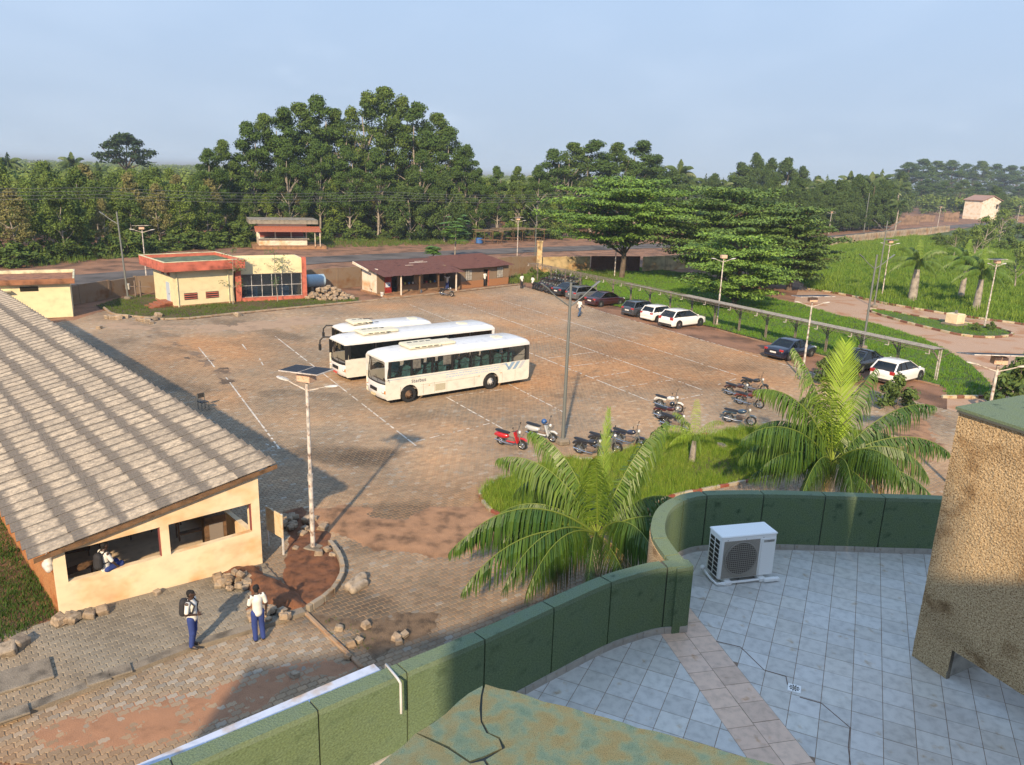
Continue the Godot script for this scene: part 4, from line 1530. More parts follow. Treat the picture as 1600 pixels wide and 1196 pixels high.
func build_hall() -> void:
	var h := thing("school_hall", "long cream hall with weathered corrugated roof and wide open windows", "hall", hall_at(0, 0, 0))
	var off := -h.position
	var part := func(called: String, b: MB, m: Material, par: Node = null) -> MeshInstance3D:
		var o := obj(called, b, m, h if par == null else par)
		o.position = off if par == null else Vector3.ZERO
		return o
	# front wall round its two openings
	var w := MB.new()
	var t := 0.2
	var y := func(s: float) -> float: return hall_roof_y(s) - 0.06
	hall_box(w, 0.0, 0.3, 0.0, t, -0.05, y.call(0.0), y.call(0.3))
	hall_box(w, 0.3, 2.88, 0.0, t, -0.05, 1.06, 1.16)
	hall_box(w, 2.88, 3.12, 0.0, t, -0.05, y.call(2.88), y.call(3.12))
	hall_box(w, 3.12, 5.68, 0.0, t, -0.05, 1.16, 1.30)
	hall_box(w, 5.68, 5.93, 0.0, t, -0.05, y.call(5.68), y.call(5.93))
	# lintels
	var lint := func(s0: float, s1: float, ya: float, yb: float) -> void:
		var p := [hall_at(s0, 0, ya), hall_at(s1, 0, yb), hall_at(s1, t, yb), hall_at(s0, t, ya), hall_at(s0, 0, y.call(s0)), hall_at(s1, 0, y.call(s1)), hall_at(s1, t, y.call(s1)), hall_at(s0, t, y.call(s0))]
		var c := Vector3.ZERO
		for q in p:
			c += q / 8.0
		for f in [[0, 1, 5, 4], [1, 2, 6, 5], [2, 3, 7, 6], [3, 0, 4, 7], [4, 5, 6, 7], [3, 2, 1, 0]]:
			w.out_quad(c, [p[f[0]], p[f[1]], p[f[2]], p[f[3]]])
	lint.call(0.3, 2.88, 2.03, 2.16)
	lint.call(3.12, 5.68, 2.18, 2.30)
	part.call("front_wall", w, MT["cream"])
	for e in [[2.88, 2.885, 1.1, 2.15], [5.68, 5.685, 1.25, 2.3]]:
		var tr := MB.new()
		hall_box(tr, e[0] - 0.03, e[0] + 0.002, 0.06, 0.16, e[2] + 0.06, e[3])
		part.call("window_jamb", tr, mat("maroon", lin(0.19, 0.05, 0.05), 0.8))
	# long walls
	var rw := MB.new()
	hall_box(rw, 5.75, 5.93, t, HALL_L, -0.05, 1.1)
	hall_box(rw, 5.75, 5.93, t, HALL_L, 2.7, hall_roof_y(5.93) - 0.06)
	var d := 0.2
	while d < HALL_L:
		hall_box(rw, 5.752, 5.928, d, d + 0.35, 1.1, 2.7)
		d += 3.2
	part.call("long_wall", rw, MT["cream"])
	var lw := MB.new()
	hall_box(lw, 0.0, 0.18, t + 1.3, HALL_L, -0.05, hall_roof_y(0.0) - 0.08)
	hall_box(lw, 0.0, 0.18, t, t + 1.3, -0.05, 1.25)
	part.call("low_wall", lw, mat("orange_wall", lin(0.58, 0.27, 0.10), 0.9, {tex = noises["grain"], scale = 0.4, stain = noises["soilstain"], stain_scale = 0.3}))
	var bw := MB.new()
	hall_box(bw, 0.18, 5.75, HALL_L - 0.2, HALL_L, -0.05, 2.2)
	part.call("end_wall", bw, MT["cream"])
	var cw := MB.new()
	hall_box(cw, 0.18, 5.75, 8.0, 8.2, 0.0, hall_roof_y(0.2) - 0.1, hall_roof_y(5.7) - 0.1)
	part.call("cross_wall", cw, MT["cream"])
	var fl := MB.new()
	hall_box(fl, 0.18, 5.75, t, HALL_L - 0.2, -0.05, 0.06)
	part.call("hall_floor", fl, mat("hall_floor", lin(0.62, 0.49, 0.34), 0.85, {tex = noises["limewash"], scale = 0.4}))
	# fascia board and purlins under the roof
	var fa := MB.new()
	var fp := []
	for s in [-0.5, 6.5]:
		for dd in [-0.20, -0.165]:
			for yy in [-0.17, -0.035]:
				fp.append(hall_at(s, dd, hall_roof_y(s) + yy))
	var fc := Vector3.ZERO
	for q in fp:
		fc += q / 8.0
	for f in [[0, 1, 3, 2], [4, 5, 7, 6], [0, 1, 5, 4], [2, 3, 7, 6], [0, 2, 6, 4], [1, 3, 7, 5]]:
		fa.out_quad(fc, [fp[f[0]], fp[f[1]], fp[f[2]], fp[f[3]]])
	part.call("fascia", fa, MT["wood"])
	var pu := MB.new()
	for s in [0.1, 1.4, 2.7, 4.0, 5.3, 6.3]:
		pu.beam(hall_at(s, -0.1, hall_roof_y(s) - 0.08), hall_at(s, HALL_L, hall_roof_y(s) - 0.08), 0.07, 0.06)
	part.call("purlins", pu, MT["wood"])
	# corrugated sheets, each its own piece
	var rows := 6
	var cols := 64
	var sl := 7.05 / rows
	var sw := (HALL_L + 0.35) / cols
	var variants := []
	for k in 14:
		variants.append(roof_sheet(sl + 0.10, sw + 0.03, k))
	var far_sheets := []
	for r in rows:
		for c in cols:
			var s := -0.5 + sl * r - 0.05
			var dd := -0.20 + sw * c
			var ex := (hall_at(1, 0, hall_roof_y(1)) - hall_at(0, 0, hall_roof_y(0))).normalized()
			var ez := -v3(HALL_B).normalized()
			var ey := ez.cross(ex).normalized()
			ez = ex.cross(ey)
			var tf := Transform3D(Basis(ex, ey, ez), hall_at(s, dd + sw + 0.02, hall_roof_y(s) + (0.012 if r % 2 else 0.0) + (0.004 if c % 2 else 0.0) + rf(0, 0.004)) - h.position)
			if c < 50:
				put("roof_sheet", variants[rng.randi() % 14], MT["fibre_cement"], h).transform = tf
			else:
				far_sheets.append(tf)
	stuff(multi("roof_sheets", variants[3], MT["fibre_cement"], far_sheets, h))
	# things inside: desks, stacked chairs, a board
	for dk in [[0.8, 1.3], [4.9, 3.3], [2.6, 4.2], [4.4, 4.6], [1.2, 3.8]]:
		school_desk(hall_at(dk[0], dk[1], 0.06), rf(-0.3, 0.3) + PAVE_TURN)
	var gb := thing("wooden_box", "pale wooden box standing inside the hall by the high end", "box", hall_at(5.0, 1.5, 0.06), PAVE_TURN)
	var g1 := MB.new()
	g1.cbox(Vector3(0, 0.75, 0), Vector3(0.7, 1.5, 0.5), 0.01)
	obj("carcass", g1, MT["wood"], gb)
	var g2 := MB.new()
	g2.box(Vector3(0, 0.9, 0.255), Vector3(0.45, 0.7, 0.02))
	obj("front_panel", g2, MT["dull_brown"], gb)


func school_desk(at: Vector3, turn: float) -> void:
	var t := thing("school_desk", "plain wooden school desk standing inside the cream hall", "desk", at, turn, "desks inside the hall")
	var b := MB.new()
	b.cbox(Vector3(0, 0.74, 0), Vector3(1.1, 0.03, 0.42), 0.006)
	obj("desk_top", b, MT["wood"], t)
	for x in [-0.5, 0.5]:
		for z in [-0.17, 0.17]:
			var l := MB.new()
			l.box(Vector3(x, 0.365, z), Vector3(0.045, 0.73, 0.045))
			obj("leg", l, MT["wood"], t)
	var s := MB.new()
	s.box(Vector3(0, 0.43, 0.5), Vector3(1.1, 0.03, 0.25))
	obj("bench", s, MT["wood"], t)


func roof_sheet(L: float, W: float, sd: int) -> ArrayMesh:
	# local x up the slope, z across the waves; weathered dark at the laps, pale in the middle of each sheet
	var f := FastNoiseLite.new()
	f.seed = 100 + sd
	f.frequency = 2.2
	f.fractal_octaves = 4
	var r := RandomNumberGenerator.new()
	r.seed = 50 + sd
	var nx := 14
	var nz := 28
	var waves := 4.0
	var pale := r.randf_range(0.6, 1.1)
	var a0 := r.randf_range(0.24, 0.34)
	var a1 := r.randf_range(0.84, 0.97)
	var P := []
	var C := []
	for i in nx + 1:
		var row := []
		var cr := []
		for j in nz + 1:
			var x := L * i / nx
			var z := W * j / nz
			row.append(Vector3(x, 0.026 * cos(TAU * waves * j / nz), z))
			var u := i / float(nx) + f.get_noise_2d(x * 1.2, z * 2.6) * 0.09
			var k := smoothstep(a0 - 0.05, a0 + 0.05, u) * (1.0 - smoothstep(a1 - 0.04, a1 + 0.05, u))
			var v: float = j / float(nz) + f.get_noise_2d(z + 9.0, x) * 0.08
			k *= 0.10 + 0.90 * smoothstep(0.05, 0.11, v)
			k *= clampf(0.80 + f.get_noise_2d(x * 1.6 + 5.0, z * 1.6) * 0.8, 0.25, 1.0) * pale
			cr.append(Color(0.175, 0.16, 0.145).lerp(Color(0.56, 0.485, 0.385), clampf(k, 0, 1)) * (0.95 + f.get_noise_2d(x * 8, z * 8) * 0.18))
		P.append(row)
		C.append(cr)
	var b := MB.new()
	var nor := func(j: int) -> Vector3:
		var sl := -0.026 * TAU * waves / W * sin(TAU * waves * j / nz)
		return Vector3(0, 1, -sl).normalized()
	for i in nx:
		for j in nz:
			for q in [[[i, j], [i + 1, j + 1], [i + 1, j]], [[i, j], [i, j + 1], [i + 1, j + 1]]]:
				for e in [0, 2, 1]:
					b.col = C[q[e][0]][q[e][1]]
					b.vert(P[q[e][0]][q[e][1]], nor.call(q[e][1]))
	return b.mesh()

# ---------------------------------------------------------------- buildings, walls, road, carport
# a box-shaped thing has its own axes: x along its front, z towards the viewer, origin at the front's left foot
func front(called: String, label: String, cat: String, p: Vector2, q: Vector2) -> Node3D:
	return thing(called, label, cat, v3(p), head(v3(q - p)))


func pbox(called: String, lo: Vector3, hi: Vector3, m: Material, par: Node, bevel := 0.0) -> MeshInstance3D:
	var b := MB.new()
	if bevel > 0.0:
		b.cbox((lo + hi) * 0.5, hi - lo, bevel)
	else:
		b.bb(lo, hi)
	return obj(called, b, m, par)


func louvre(par: Node, c: Vector3, w: float, h: float, along_x := true) -> void:
	var n := pbox("vent", c - (Vector3(w, h, 0.04) if along_x else Vector3(0.04, h, w)) * 0.5, c + (Vector3(w, h, 0.04) if along_x else Vector3(0.04, h, w)) * 0.5, MT["black"], par)
	for i in 3:
		var y := c.y - h * 0.5 + h * (i + 0.5) / 3.0
		var s := Vector3(w, h * 0.13, 0.07) if along_x else Vector3(0.07, h * 0.13, w)
		pbox("slat", Vector3(c.x, y, c.z) - s * 0.5, Vector3(c.x, y, c.z) + s * 0.5, MT["coral"], n)


func build_far_buildings() -> void:
	# yellow building with the deep red parapet
	var y1 := thing("yellow_building", "yellow block with deep coral red flat roof edge and red vents", "building", Vector3(-31.4, 0, -70.2), deg_to_rad(42))
	pbox("wall", Vector3(0, -0.05, -5.4), Vector3(5.6, 3.5, 0), MT["yellow"], y1)
	pbox("plinth", Vector3(-0.05, -0.05, -5.45), Vector3(5.65, 0.16, 0.05), MT["soil_brown"], y1)
	var fz := pbox("roof_edge", Vector3(-0.95, 3.4, -6.3), Vector3(6.5, 3.5, 0.9), MT["coral"], y1)
	for e in [[Vector3(-0.95, 3.5, 0.75), Vector3(6.5, 4.25, 0.9)], [Vector3(-0.95, 3.5, -6.3), Vector3(6.5, 4.25, -6.15)], [Vector3(-0.95, 3.5, -6.15), Vector3(-0.8, 4.25, 0.75)], [Vector3(6.35, 3.5, -6.15), Vector3(6.5, 4.25, 0.75)]]:
		pbox("fascia", e[0], e[1], MT["coral"], fz)
		pbox("coping", Vector3(e[0].x - 0.02, 4.25, e[0].z - 0.02), Vector3(e[1].x + 0.02, 4.30, e[1].z + 0.02), MT["yellow_trim"], fz)
	pbox("roof_deck", Vector3(-0.8, 3.5, -6.15), Vector3(6.35, 3.95, 0.75), MT["moss_green_roof"], fz)
	louvre(y1, Vector3(1.5, 0.95, 0.02), 1.2, 0.62)
	louvre(y1, Vector3(3.5, 0.95, 0.02), 1.2, 0.62)
	louvre(y1, Vector3(-0.02, 3.05, -2.6), 0.7, 0.42, false)
	louvre(y1, Vector3(-0.02, 3.05, -1.1), 0.7, 0.42, false)
	var dr := pbox("door", Vector3(-0.05, 0.15, -1.9), Vector3(0.02, 2.2, -1.0), mat("pale_blue", lin(0.42, 0.50, 0.60), 0.6), y1)
	pbox("handle", Vector3(-0.09, 1.1, -1.15), Vector3(-0.05, 1.2, -1.1), MT["dark_metal"], dr)
	for x in [0.35, 5.1]:
		var b := MB.new()
		b.tube([Vector3(x, 0.0, 0.06), Vector3(x, 3.4, 0.06)], [0.05, 0.05], 8)
		obj("downpipe", b, MT["yellow_trim"], y1)
	for k in 4:
		pbox("step", Vector3(-2.0 + k * 0.42, -0.05, -2.2 - 0.1 * k), Vector3(0.0, 0.12 + k * 0.11, -0.5), mat("step_red", lin(0.42, 0.15, 0.08), 0.9, {tex = noises["grain"], scale = 0.8}), y1)
	# glass-fronted annexe
	var g := front("glass_annexe", "yellow annexe with tall glass front between red pillars", "building", Vector2(-27.2, -74.6), Vector2(-21.3, -77.9))
	var W := 6.75
	pbox("back_wall", Vector3(0, -0.05, -4.2), Vector3(W, 4.0, -4.0), MT["yellow"], g)
	pbox("side_wall", Vector3(0, -0.05, -4.0), Vector3(0.2, 4.0, -0.3), MT["yellow"], g)
	pbox("side_wall", Vector3(W - 0.2, -0.05, -4.0), Vector3(W, 4.0, -0.3), MT["yellow"], g)
	pbox("pillar", Vector3(-0.1, -0.05, -0.3), Vector3(0.45, 4.2, 0.25), MT["coral"], g)
	pbox("pillar", Vector3(W - 0.35, -0.05, -0.3), Vector3(W + 0.05, 4.2, 0.25), MT["coral"], g)
	pbox("roof_band", Vector3(0.45, 2.65, -0.25), Vector3(W - 0.35, 4.15, 0.0), MT["yellow"], g)
	pbox("roof_slab", Vector3(0.2, 3.6, -4.0), Vector3(W - 0.2, 3.75, -0.25), MT["yellow_trim"], g)
	pbox("plinth", Vector3(0.45, -0.05, -0.3), Vector3(W - 0.35, 0.35, 0.3), MT["coral"], g)
	pbox("floor_slab", Vector3(0.2, -0.05, -4.0), Vector3(W - 0.2, 0.1, -0.3), MT["concrete"], g)
	var nx := 6
	for i in nx:
		for j in 2:
			var x0 := 0.5 + (W - 0.9) * i / nx
			var x1 := 0.5 + (W - 0.9) * (i + 1) / nx
			var p := pbox("window_pane", Vector3(x0 + 0.02, 0.38 + j * 1.13, -0.16), Vector3(x1 - 0.02, 0.36 + (j + 1) * 1.13, -0.148), glass("annexe_glass", Color(0.14, 0.2, 0.26), 0.4), g)
			pbox("mullion", Vector3(x1 - 0.02, 0.36 + j * 1.13, -0.19), Vector3(x1 + 0.02, 0.36 + (j + 1) * 1.13, -0.11), MT["white_paint"], p)
	for y in [0.36, 1.49, 2.6]:
		pbox("transom", Vector3(0.46, y - 0.018, -0.185), Vector3(W - 0.36, y + 0.018, -0.115), MT["white_paint"], g)
	pbox("cabinet", Vector3(1.4, 0.1, -2.6), Vector3(2.3, 1.2, -1.8), mat("cab_blue", lin(0.06, 0.16, 0.36), 0.6), g)
	pbox("cabinet", Vector3(4.6, 0.1, -2.6), Vector3(5.4, 1.1, -1.6), MT["cab_blue"], g)
	# low flat-roofed yellow block at the end of the hall
	var y0 := thing("yellow_outbuilding", "low yellow outbuilding with brown stained flat roof slab behind the hall", "building", Vector3(-47.5, 0, -59.2), deg_to_rad(29))
	pbox("wall", Vector3(0, -0.05, -5.5), Vector3(11.2, 2.85, 0), MT["yellow"], y0)
	var ys := pbox("roof_slab", Vector3(-0.6, 2.85, -6.0), Vector3(11.6, 3.0, 0.5), mat("brown_edge", lin(0.36, 0.16, 0.08), 0.85, {tex = noises["blotch"], scale = 0.3}), y0)
	pbox("fascia", Vector3(-0.6, 3.0, 0.36), Vector3(11.6, 3.28, 0.5), MT["brown_edge"], ys)
	pbox("fascia", Vector3(11.46, 3.0, -6.0), Vector3(11.6, 3.28, 0.36), MT["yellow_trim"], ys)
	pbox("fascia", Vector3(-0.6, 3.0, -6.0), Vector3(11.46, 3.28, -5.86), MT["yellow_trim"], ys)
	pbox("window", Vector3(7.6, 2.25, -0.02), Vector3(8.9, 2.65, 0.03), MT["tinted_and_unlit_room"], y0)  # near-black pane painted for the shade of a room not built
	pbox("window", Vector3(6.0, 1.3, -0.02), Vector3(6.5, 1.7, 0.03), MT["tinted_and_unlit_room"], y0)  # same dark pane in place of an unlit room
	pbox("canopy", Vector3(5.2, 2.3, 0.0), Vector3(7.0, 2.36, 0.5), MT["yellow_trim"], y0)
	# shop row with the rusty roof
	var sh := thing("shop_row", "low shop row with dark rusty sheet roof and open veranda", "shop", Vector3(-12.1, 0, -81.2), deg_to_rad(40.5))
	pbox("floor_slab", Vector3(-1.7, -0.05, -5.6), Vector3(7.6, 0.14, 0.1), MT["soil_brown"], sh)
	pbox("front_wall", Vector3(-1.6, 0.0, -2.3), Vector3(-0.6, 2.5, -2.1), MT["block_wall"], sh)
	pbox("front_wall", Vector3(0.9, 0.0, -2.3), Vector3(7.4, 0.95, -2.1), MT["block_wall"], sh)
	pbox("front_wall", Vector3(0.9, 0.95, -2.3), Vector3(1.1, 2.5, -2.1), MT["block_wall"], sh)
	pbox("front_wall", Vector3(3.0, 0.95, -2.3), Vector3(4.2, 2.5, -2.1), MT["block_wall"], sh)
	pbox("front_wall", Vector3(6.0, 0.95, -2.3), Vector3(6.4, 2.5, -2.1), MT["block_wall"], sh)
	pbox("front_wall", Vector3(-0.6, 2.1, -2.3), Vector3(7.4, 2.55, -2.1), MT["block_wall"], sh)
	pbox("back_wall", Vector3(-1.6, 0.0, -5.6), Vector3(7.4, 2.75, -5.4), MT["block_wall"], sh)
	pbox("side_wall", Vector3(-1.6, 0.0, -5.4), Vector3(-1.4, 2.7, -2.3), MT["white_wall"], sh)
	pbox("side_wall", Vector3(7.2, 0.0, -5.4), Vector3(7.4, 2.7, -2.3), MT["block_wall"], sh)
	pbox("counter", Vector3(1.0, 0.85, -2.12), Vector3(3.1, 0.93, -1.75), MT["wood"], sh)
	pbox("counter", Vector3(4.1, 0.85, -2.12), Vector3(6.1, 0.93, -1.75), MT["wood"], sh)
	var rd := pbox("door", Vector3(-0.75, 0.14, -2.08), Vector3(0.05, 2.1, -2.0), mat("red_door", lin(0.40, 0.035, 0.025), 0.6, {tex = noises["blotch"], scale = 0.4}), sh)
	pbox("poster", Vector3(-0.7, 0.75, -2.0), Vector3(-0.1, 1.25, -1.985), mat("poster", lin(0.55, 0.62, 0.70), 0.7), rd)
	pbox("poster_print", Vector3(-0.35, 0.85, -1.985), Vector3(-0.15, 1.05, -1.98), mat("poster_blue", lin(0.05, 0.15, 0.5), 0.7), rd)
	for x in [0.0, 2.35, 4.8, 7.2]:
		pbox("post", Vector3(x - 0.06, 0.0, -0.06), Vector3(x + 0.06, 2.25, 0.06), MT["white_wall"] if x in [0.0, 7.2] else MT["wood"], sh)
	roof_sheets(sh, Vector3(-2.3, 3.15, -6.0), Vector3(8.1, 3.15, -6.0), Vector3(0.0, -0.92, 6.4), MT["rust_roof"], 9)
	var gp := MB.new()
	gp.slab(PackedVector2Array([Vector2(-0.25, 2.65), Vector2(3.0, 2.18), Vector2(3.0, 2.35), Vector2(-0.25, 2.9)]), 0.14, Vector3(-2.35, 0.28, -5.8), Basis(Vector3(0, 0, 1), Vector3.UP, Vector3(-1, 0, 0)))
	obj("barge_board", gp, MT["white_wall"], sh)
	for k in 5:
		var pt := MB.new()
		var zz := rf(-5.4, -2.0)
		pt.box(Vector3(rf(0, 6), 3.15 - 0.1437 * (zz + 6.0) + 0.035, zz), Vector3(rf(0.3, 1.4), 0.01, rf(0.06, 0.14)), Basis(Vector3.RIGHT, 0.143))
		obj("pale_patch", pt, MT["white_wall"], sh)
	# concrete block rooms next to it
	var bk := thing("block_house", "bare concrete block rooms with rusty roof and orange stained foot", "building", Vector3(-6.3, 0, -88.5), deg_to_rad(46))
	pbox("front_wall", Vector3(0, -0.05, -0.2), Vector3(3.6, 2.3, 0.0), MT["block_wall"], bk)
	pbox("front_wall", Vector3(4.4, -0.05, -0.2), Vector3(7.8, 2.3, 0.0), MT["block_wall"], bk)
	pbox("front_wall", Vector3(3.6, 1.95, -0.2), Vector3(4.4, 2.3, 0.0), MT["block_wall"], bk)
	pbox("side_wall", Vector3(-0.0, -0.05, -5.0), Vector3(0.2, 2.3, -0.2), MT["block_wall"], bk)
	pbox("side_wall", Vector3(7.6, -0.05, -5.0), Vector3(7.8, 2.3, -0.2), MT["block_wall"], bk)
	pbox("back_wall", Vector3(0, -0.05, -5.2), Vector3(7.8, 2.9, -5.0), MT["block_wall"], bk)
	pbox("foot_band", Vector3(-0.02, -0.05, 0.0), Vector3(3.6, 0.75, 0.02), mat("foot_soil", lin(0.46, 0.22, 0.10), 0.95, {tex = noises["grain"], scale = 0.5}), bk)
	pbox("foot_band", Vector3(4.4, -0.05, 0.0), Vector3(7.82, 0.75, 0.02), MT["foot_soil"], bk)
	for x in [1.2, 6.3]:
		var wn := pbox("window", Vector3(x - 0.5, 0.85, -0.02), Vector3(x + 0.5, 2.1, 0.025), MT["tinted_and_unlit_room"], bk)  # dark colour stands in for the dim inside of the rooms
		for k in 3:
			pbox("shutter", Vector3(x - 0.48 + k * 0.34, 0.87, 0.025), Vector3(x - 0.22 + k * 0.34, 2.08, 0.05), MT["plaster_grey"], wn)
	pbox("door_frame", Vector3(4.36, 0, -0.02), Vector3(4.44, 2.0, 0.04), MT["coral"], bk)
	roof_sheets(bk, Vector3(-0.5, 3.15, -5.5), Vector3(8.3, 3.15, -5.5), Vector3(0.0, -0.85, 6.1), MT["rust_roof"], 8)
	# roadside kiosk
	var ki := front("roadside_kiosk", "white kiosk with weathered slab roof and red sheet awning beyond the road", "kiosk", Vector2(-41.6, -125.3), Vector2(-33.5, -128.6))
	pbox("platform", Vector3(-1.0, -0.05, -6), Vector3(10.5, 0.45, 1.5), MT["soil_brown"], ki)
	pbox("wall", Vector3(0, 0.4, -5), Vector3(7.6, 1.5, 0), MT["white_wall"], ki)
	pbox("wall", Vector3(0, 1.5, -5), Vector3(7.6, 3.4, -4.8), MT["white_wall"], ki)
	for x in [0.0, 2.5, 5.0, 7.4]:
		pbox("pier", Vector3(x, 1.5, -0.2), Vector3(x + 0.2, 3.4, 0.0), MT["white_wall"], ki)
	pbox("counter", Vector3(-0.2, 1.46, -0.4), Vector3(7.9, 1.58, 0.4), MT["plaster_grey"], ki)
	pbox("upper_wall", Vector3(0, 3.0, -0.3), Vector3(7.6, 3.9, -0.1), MT["white_wall"], ki)
	pbox("shade_back", Vector3(0.2, 1.6, -3.0), Vector3(7.4, 3.3, -2.9), mat("kiosk_red", lin(0.34, 0.09, 0.07), 0.8), ki)
	pbox("roof_slab", Vector3(-1.4, 3.9, -6.0), Vector3(9.4, 4.55, 0.6), mat("old_slab", lin(0.46, 0.42, 0.34), 0.95, {tex = noises["blotch"], scale = 0.25, stain = noises["grain"], stain_scale = 0.4}), ki)
	roof_sheets(ki, Vector3(-0.6, 3.5, 0.0), Vector3(9.6, 3.5, 0.0), Vector3(0, -0.75, 2.2), MT["red_roof"], 7)
	for x in [8.6, 9.4]:
		pbox("post", Vector3(x, 0.4, 1.7), Vector3(x + 0.1, 2.85, 1.8), MT["white_wall"], ki)
	# far house and roadside walls on the right
	var fh := front("far_house", "small white two storey house with tin roof far along the road", "house", Vector2(206, -352), Vector2(219, -359.5))
	pbox("wall", Vector3(0, 0, -8), Vector3(14.5, 8.2, 0), MT["white_wall"], fh)
	var gr := MB.new()
	gr.slab(PackedVector2Array([Vector2(-0.2, 8.2), Vector2(7.4, 10.2), Vector2(14.7, 8.2)]), 8.0, Vector3(0, 0, -4.0), Basis.IDENTITY)
	obj("gable", gr, MT["white_wall"], fh)
	var rr := MB.new()
	rr.box(Vector3(11.2, 9.4, -4.0), Vector3(8.4, 0.25, 9.2), Basis(Vector3(0, 0, 1), -0.268))
	rr.box(Vector3(3.4, 9.4, -4.0), Vector3(8.6, 0.25, 9.2), Basis(Vector3(0, 0, 1), 0.258))
	obj("roof", rr, mat("tin", lin(0.33, 0.21, 0.16), 0.6, {tex = noises["rust"], scale = 0.2}), fh)
	pbox("window", Vector3(11.0, 4.8, -0.05), Vector3(12.2, 6.8, 0.08), MT["tinted_and_unlit_room"], fh)  # solid wall behind; the dark pane paints in an unlit room
	for e in [[Vector2(150, -305), Vector2(166, -314), 2.8, "low ruined ochre wall among trees beyond the road"], [Vector2(172, -318), Vector2(180, -322), 4.2, "ochre ruined gable beside the white house"], [Vector2(214, -338), Vector2(232, -346), 3.0, "row of pale red roadside huts past the white house"], [Vector2(112, -262), Vector2(146, -286), 3.2, "dark red roadside wall under the trees"]]:
		var rw := front("ruined_wall", e[3], "wall", e[0], e[1])
		var L: float = e[0].distance_to(e[1])
		var b := MB.new()
		var x := 0.0
		while x < L:
			var s := minf(rf(1.5, 4.0), L - x)
			b.bb(Vector3(x, 0, -0.4), Vector3(x + s, e[2] * rf(0.7, 1.0), 0))
			x += s + 0.01
		obj("masonry", b, mat("ochre_wall", lin(0.33, 0.22, 0.15), 0.95, {tex = noises["blotch"], scale = 0.1}), rw)


func roof_sheets(par: Node, a: Vector3, b: Vector3, fall: Vector3, m: Material, n: int) -> void:
	# wavy metal sheets side by side from a to b along the ridge, falling by the vector fall
	var roof := Node3D.new()
	roof.name = "roof"
	par.add_child(roof, true)
	for i in n:
		var p := a.lerp(b, i / float(n))
		var q := a.lerp(b, (i + 1) / float(n))
		var s := MB.new()
		var f := fall * rf(0.985, 1.02)
		var up := (b - a).cross(fall).normalized()
		if up.y < 0:
			up = -up
		var k := 12
		for j in k:
			var u0 := p.lerp(q, j / float(k) * 1.03)
			var u1 := p.lerp(q, (j + 1) / float(k) * 1.03)
			var h0 := up * (0.03 if j % 2 else 0.0)
			var h1 := up * (0.0 if j % 2 else 0.03)
			s.fac(u0 + h0, u1 + h1, u1 + h1 + f, up)
			s.fac(u0 + h0, u1 + h1 + f, u0 + h0 + f, up)
		var o := obj("roof_sheet", s, m, roof)
		o.position = up * (0.006 if i % 2 else 0.0)


func block_wall(called: String, label: String, pts: Array, h: float, m: Material, t := 0.2, pillar := 3.2, pm: Material = null) -> Node3D:
	var w := thing(called, label, "wall", v3(pts[0]))
	for i in pts.size() - 1:
		var a: Vector2 = pts[i]
		var b: Vector2 = pts[i + 1]
		var d := (b - a).normalized()
		var L := a.distance_to(b)
		var n := maxi(1, int(L / pillar))
		for k in n:
			var p := a.lerp(b, k / float(n))
			var q := a.lerp(b, (k + 1) / float(n))
			var bb := MB.new()
			var hh := h * rf(0.96, 1.03)
			bb.box(v3((p + q) * 0.5, hh * 0.5 - 0.05), Vector3(p.distance_to(q) - 0.01, hh, t), Basis(Vector3.UP, head(v3(d))))
			obj("panel", bb, m, w).position = -w.position
			var pb := MB.new()
			pb.box(v3(p, h * 0.5 - 0.02), Vector3(0.24, h + 0.06, t + 0.06), Basis(Vector3.UP, head(v3(d))))
			obj("pillar", pb, pm if pm else m, w).position = -w.position
	return w


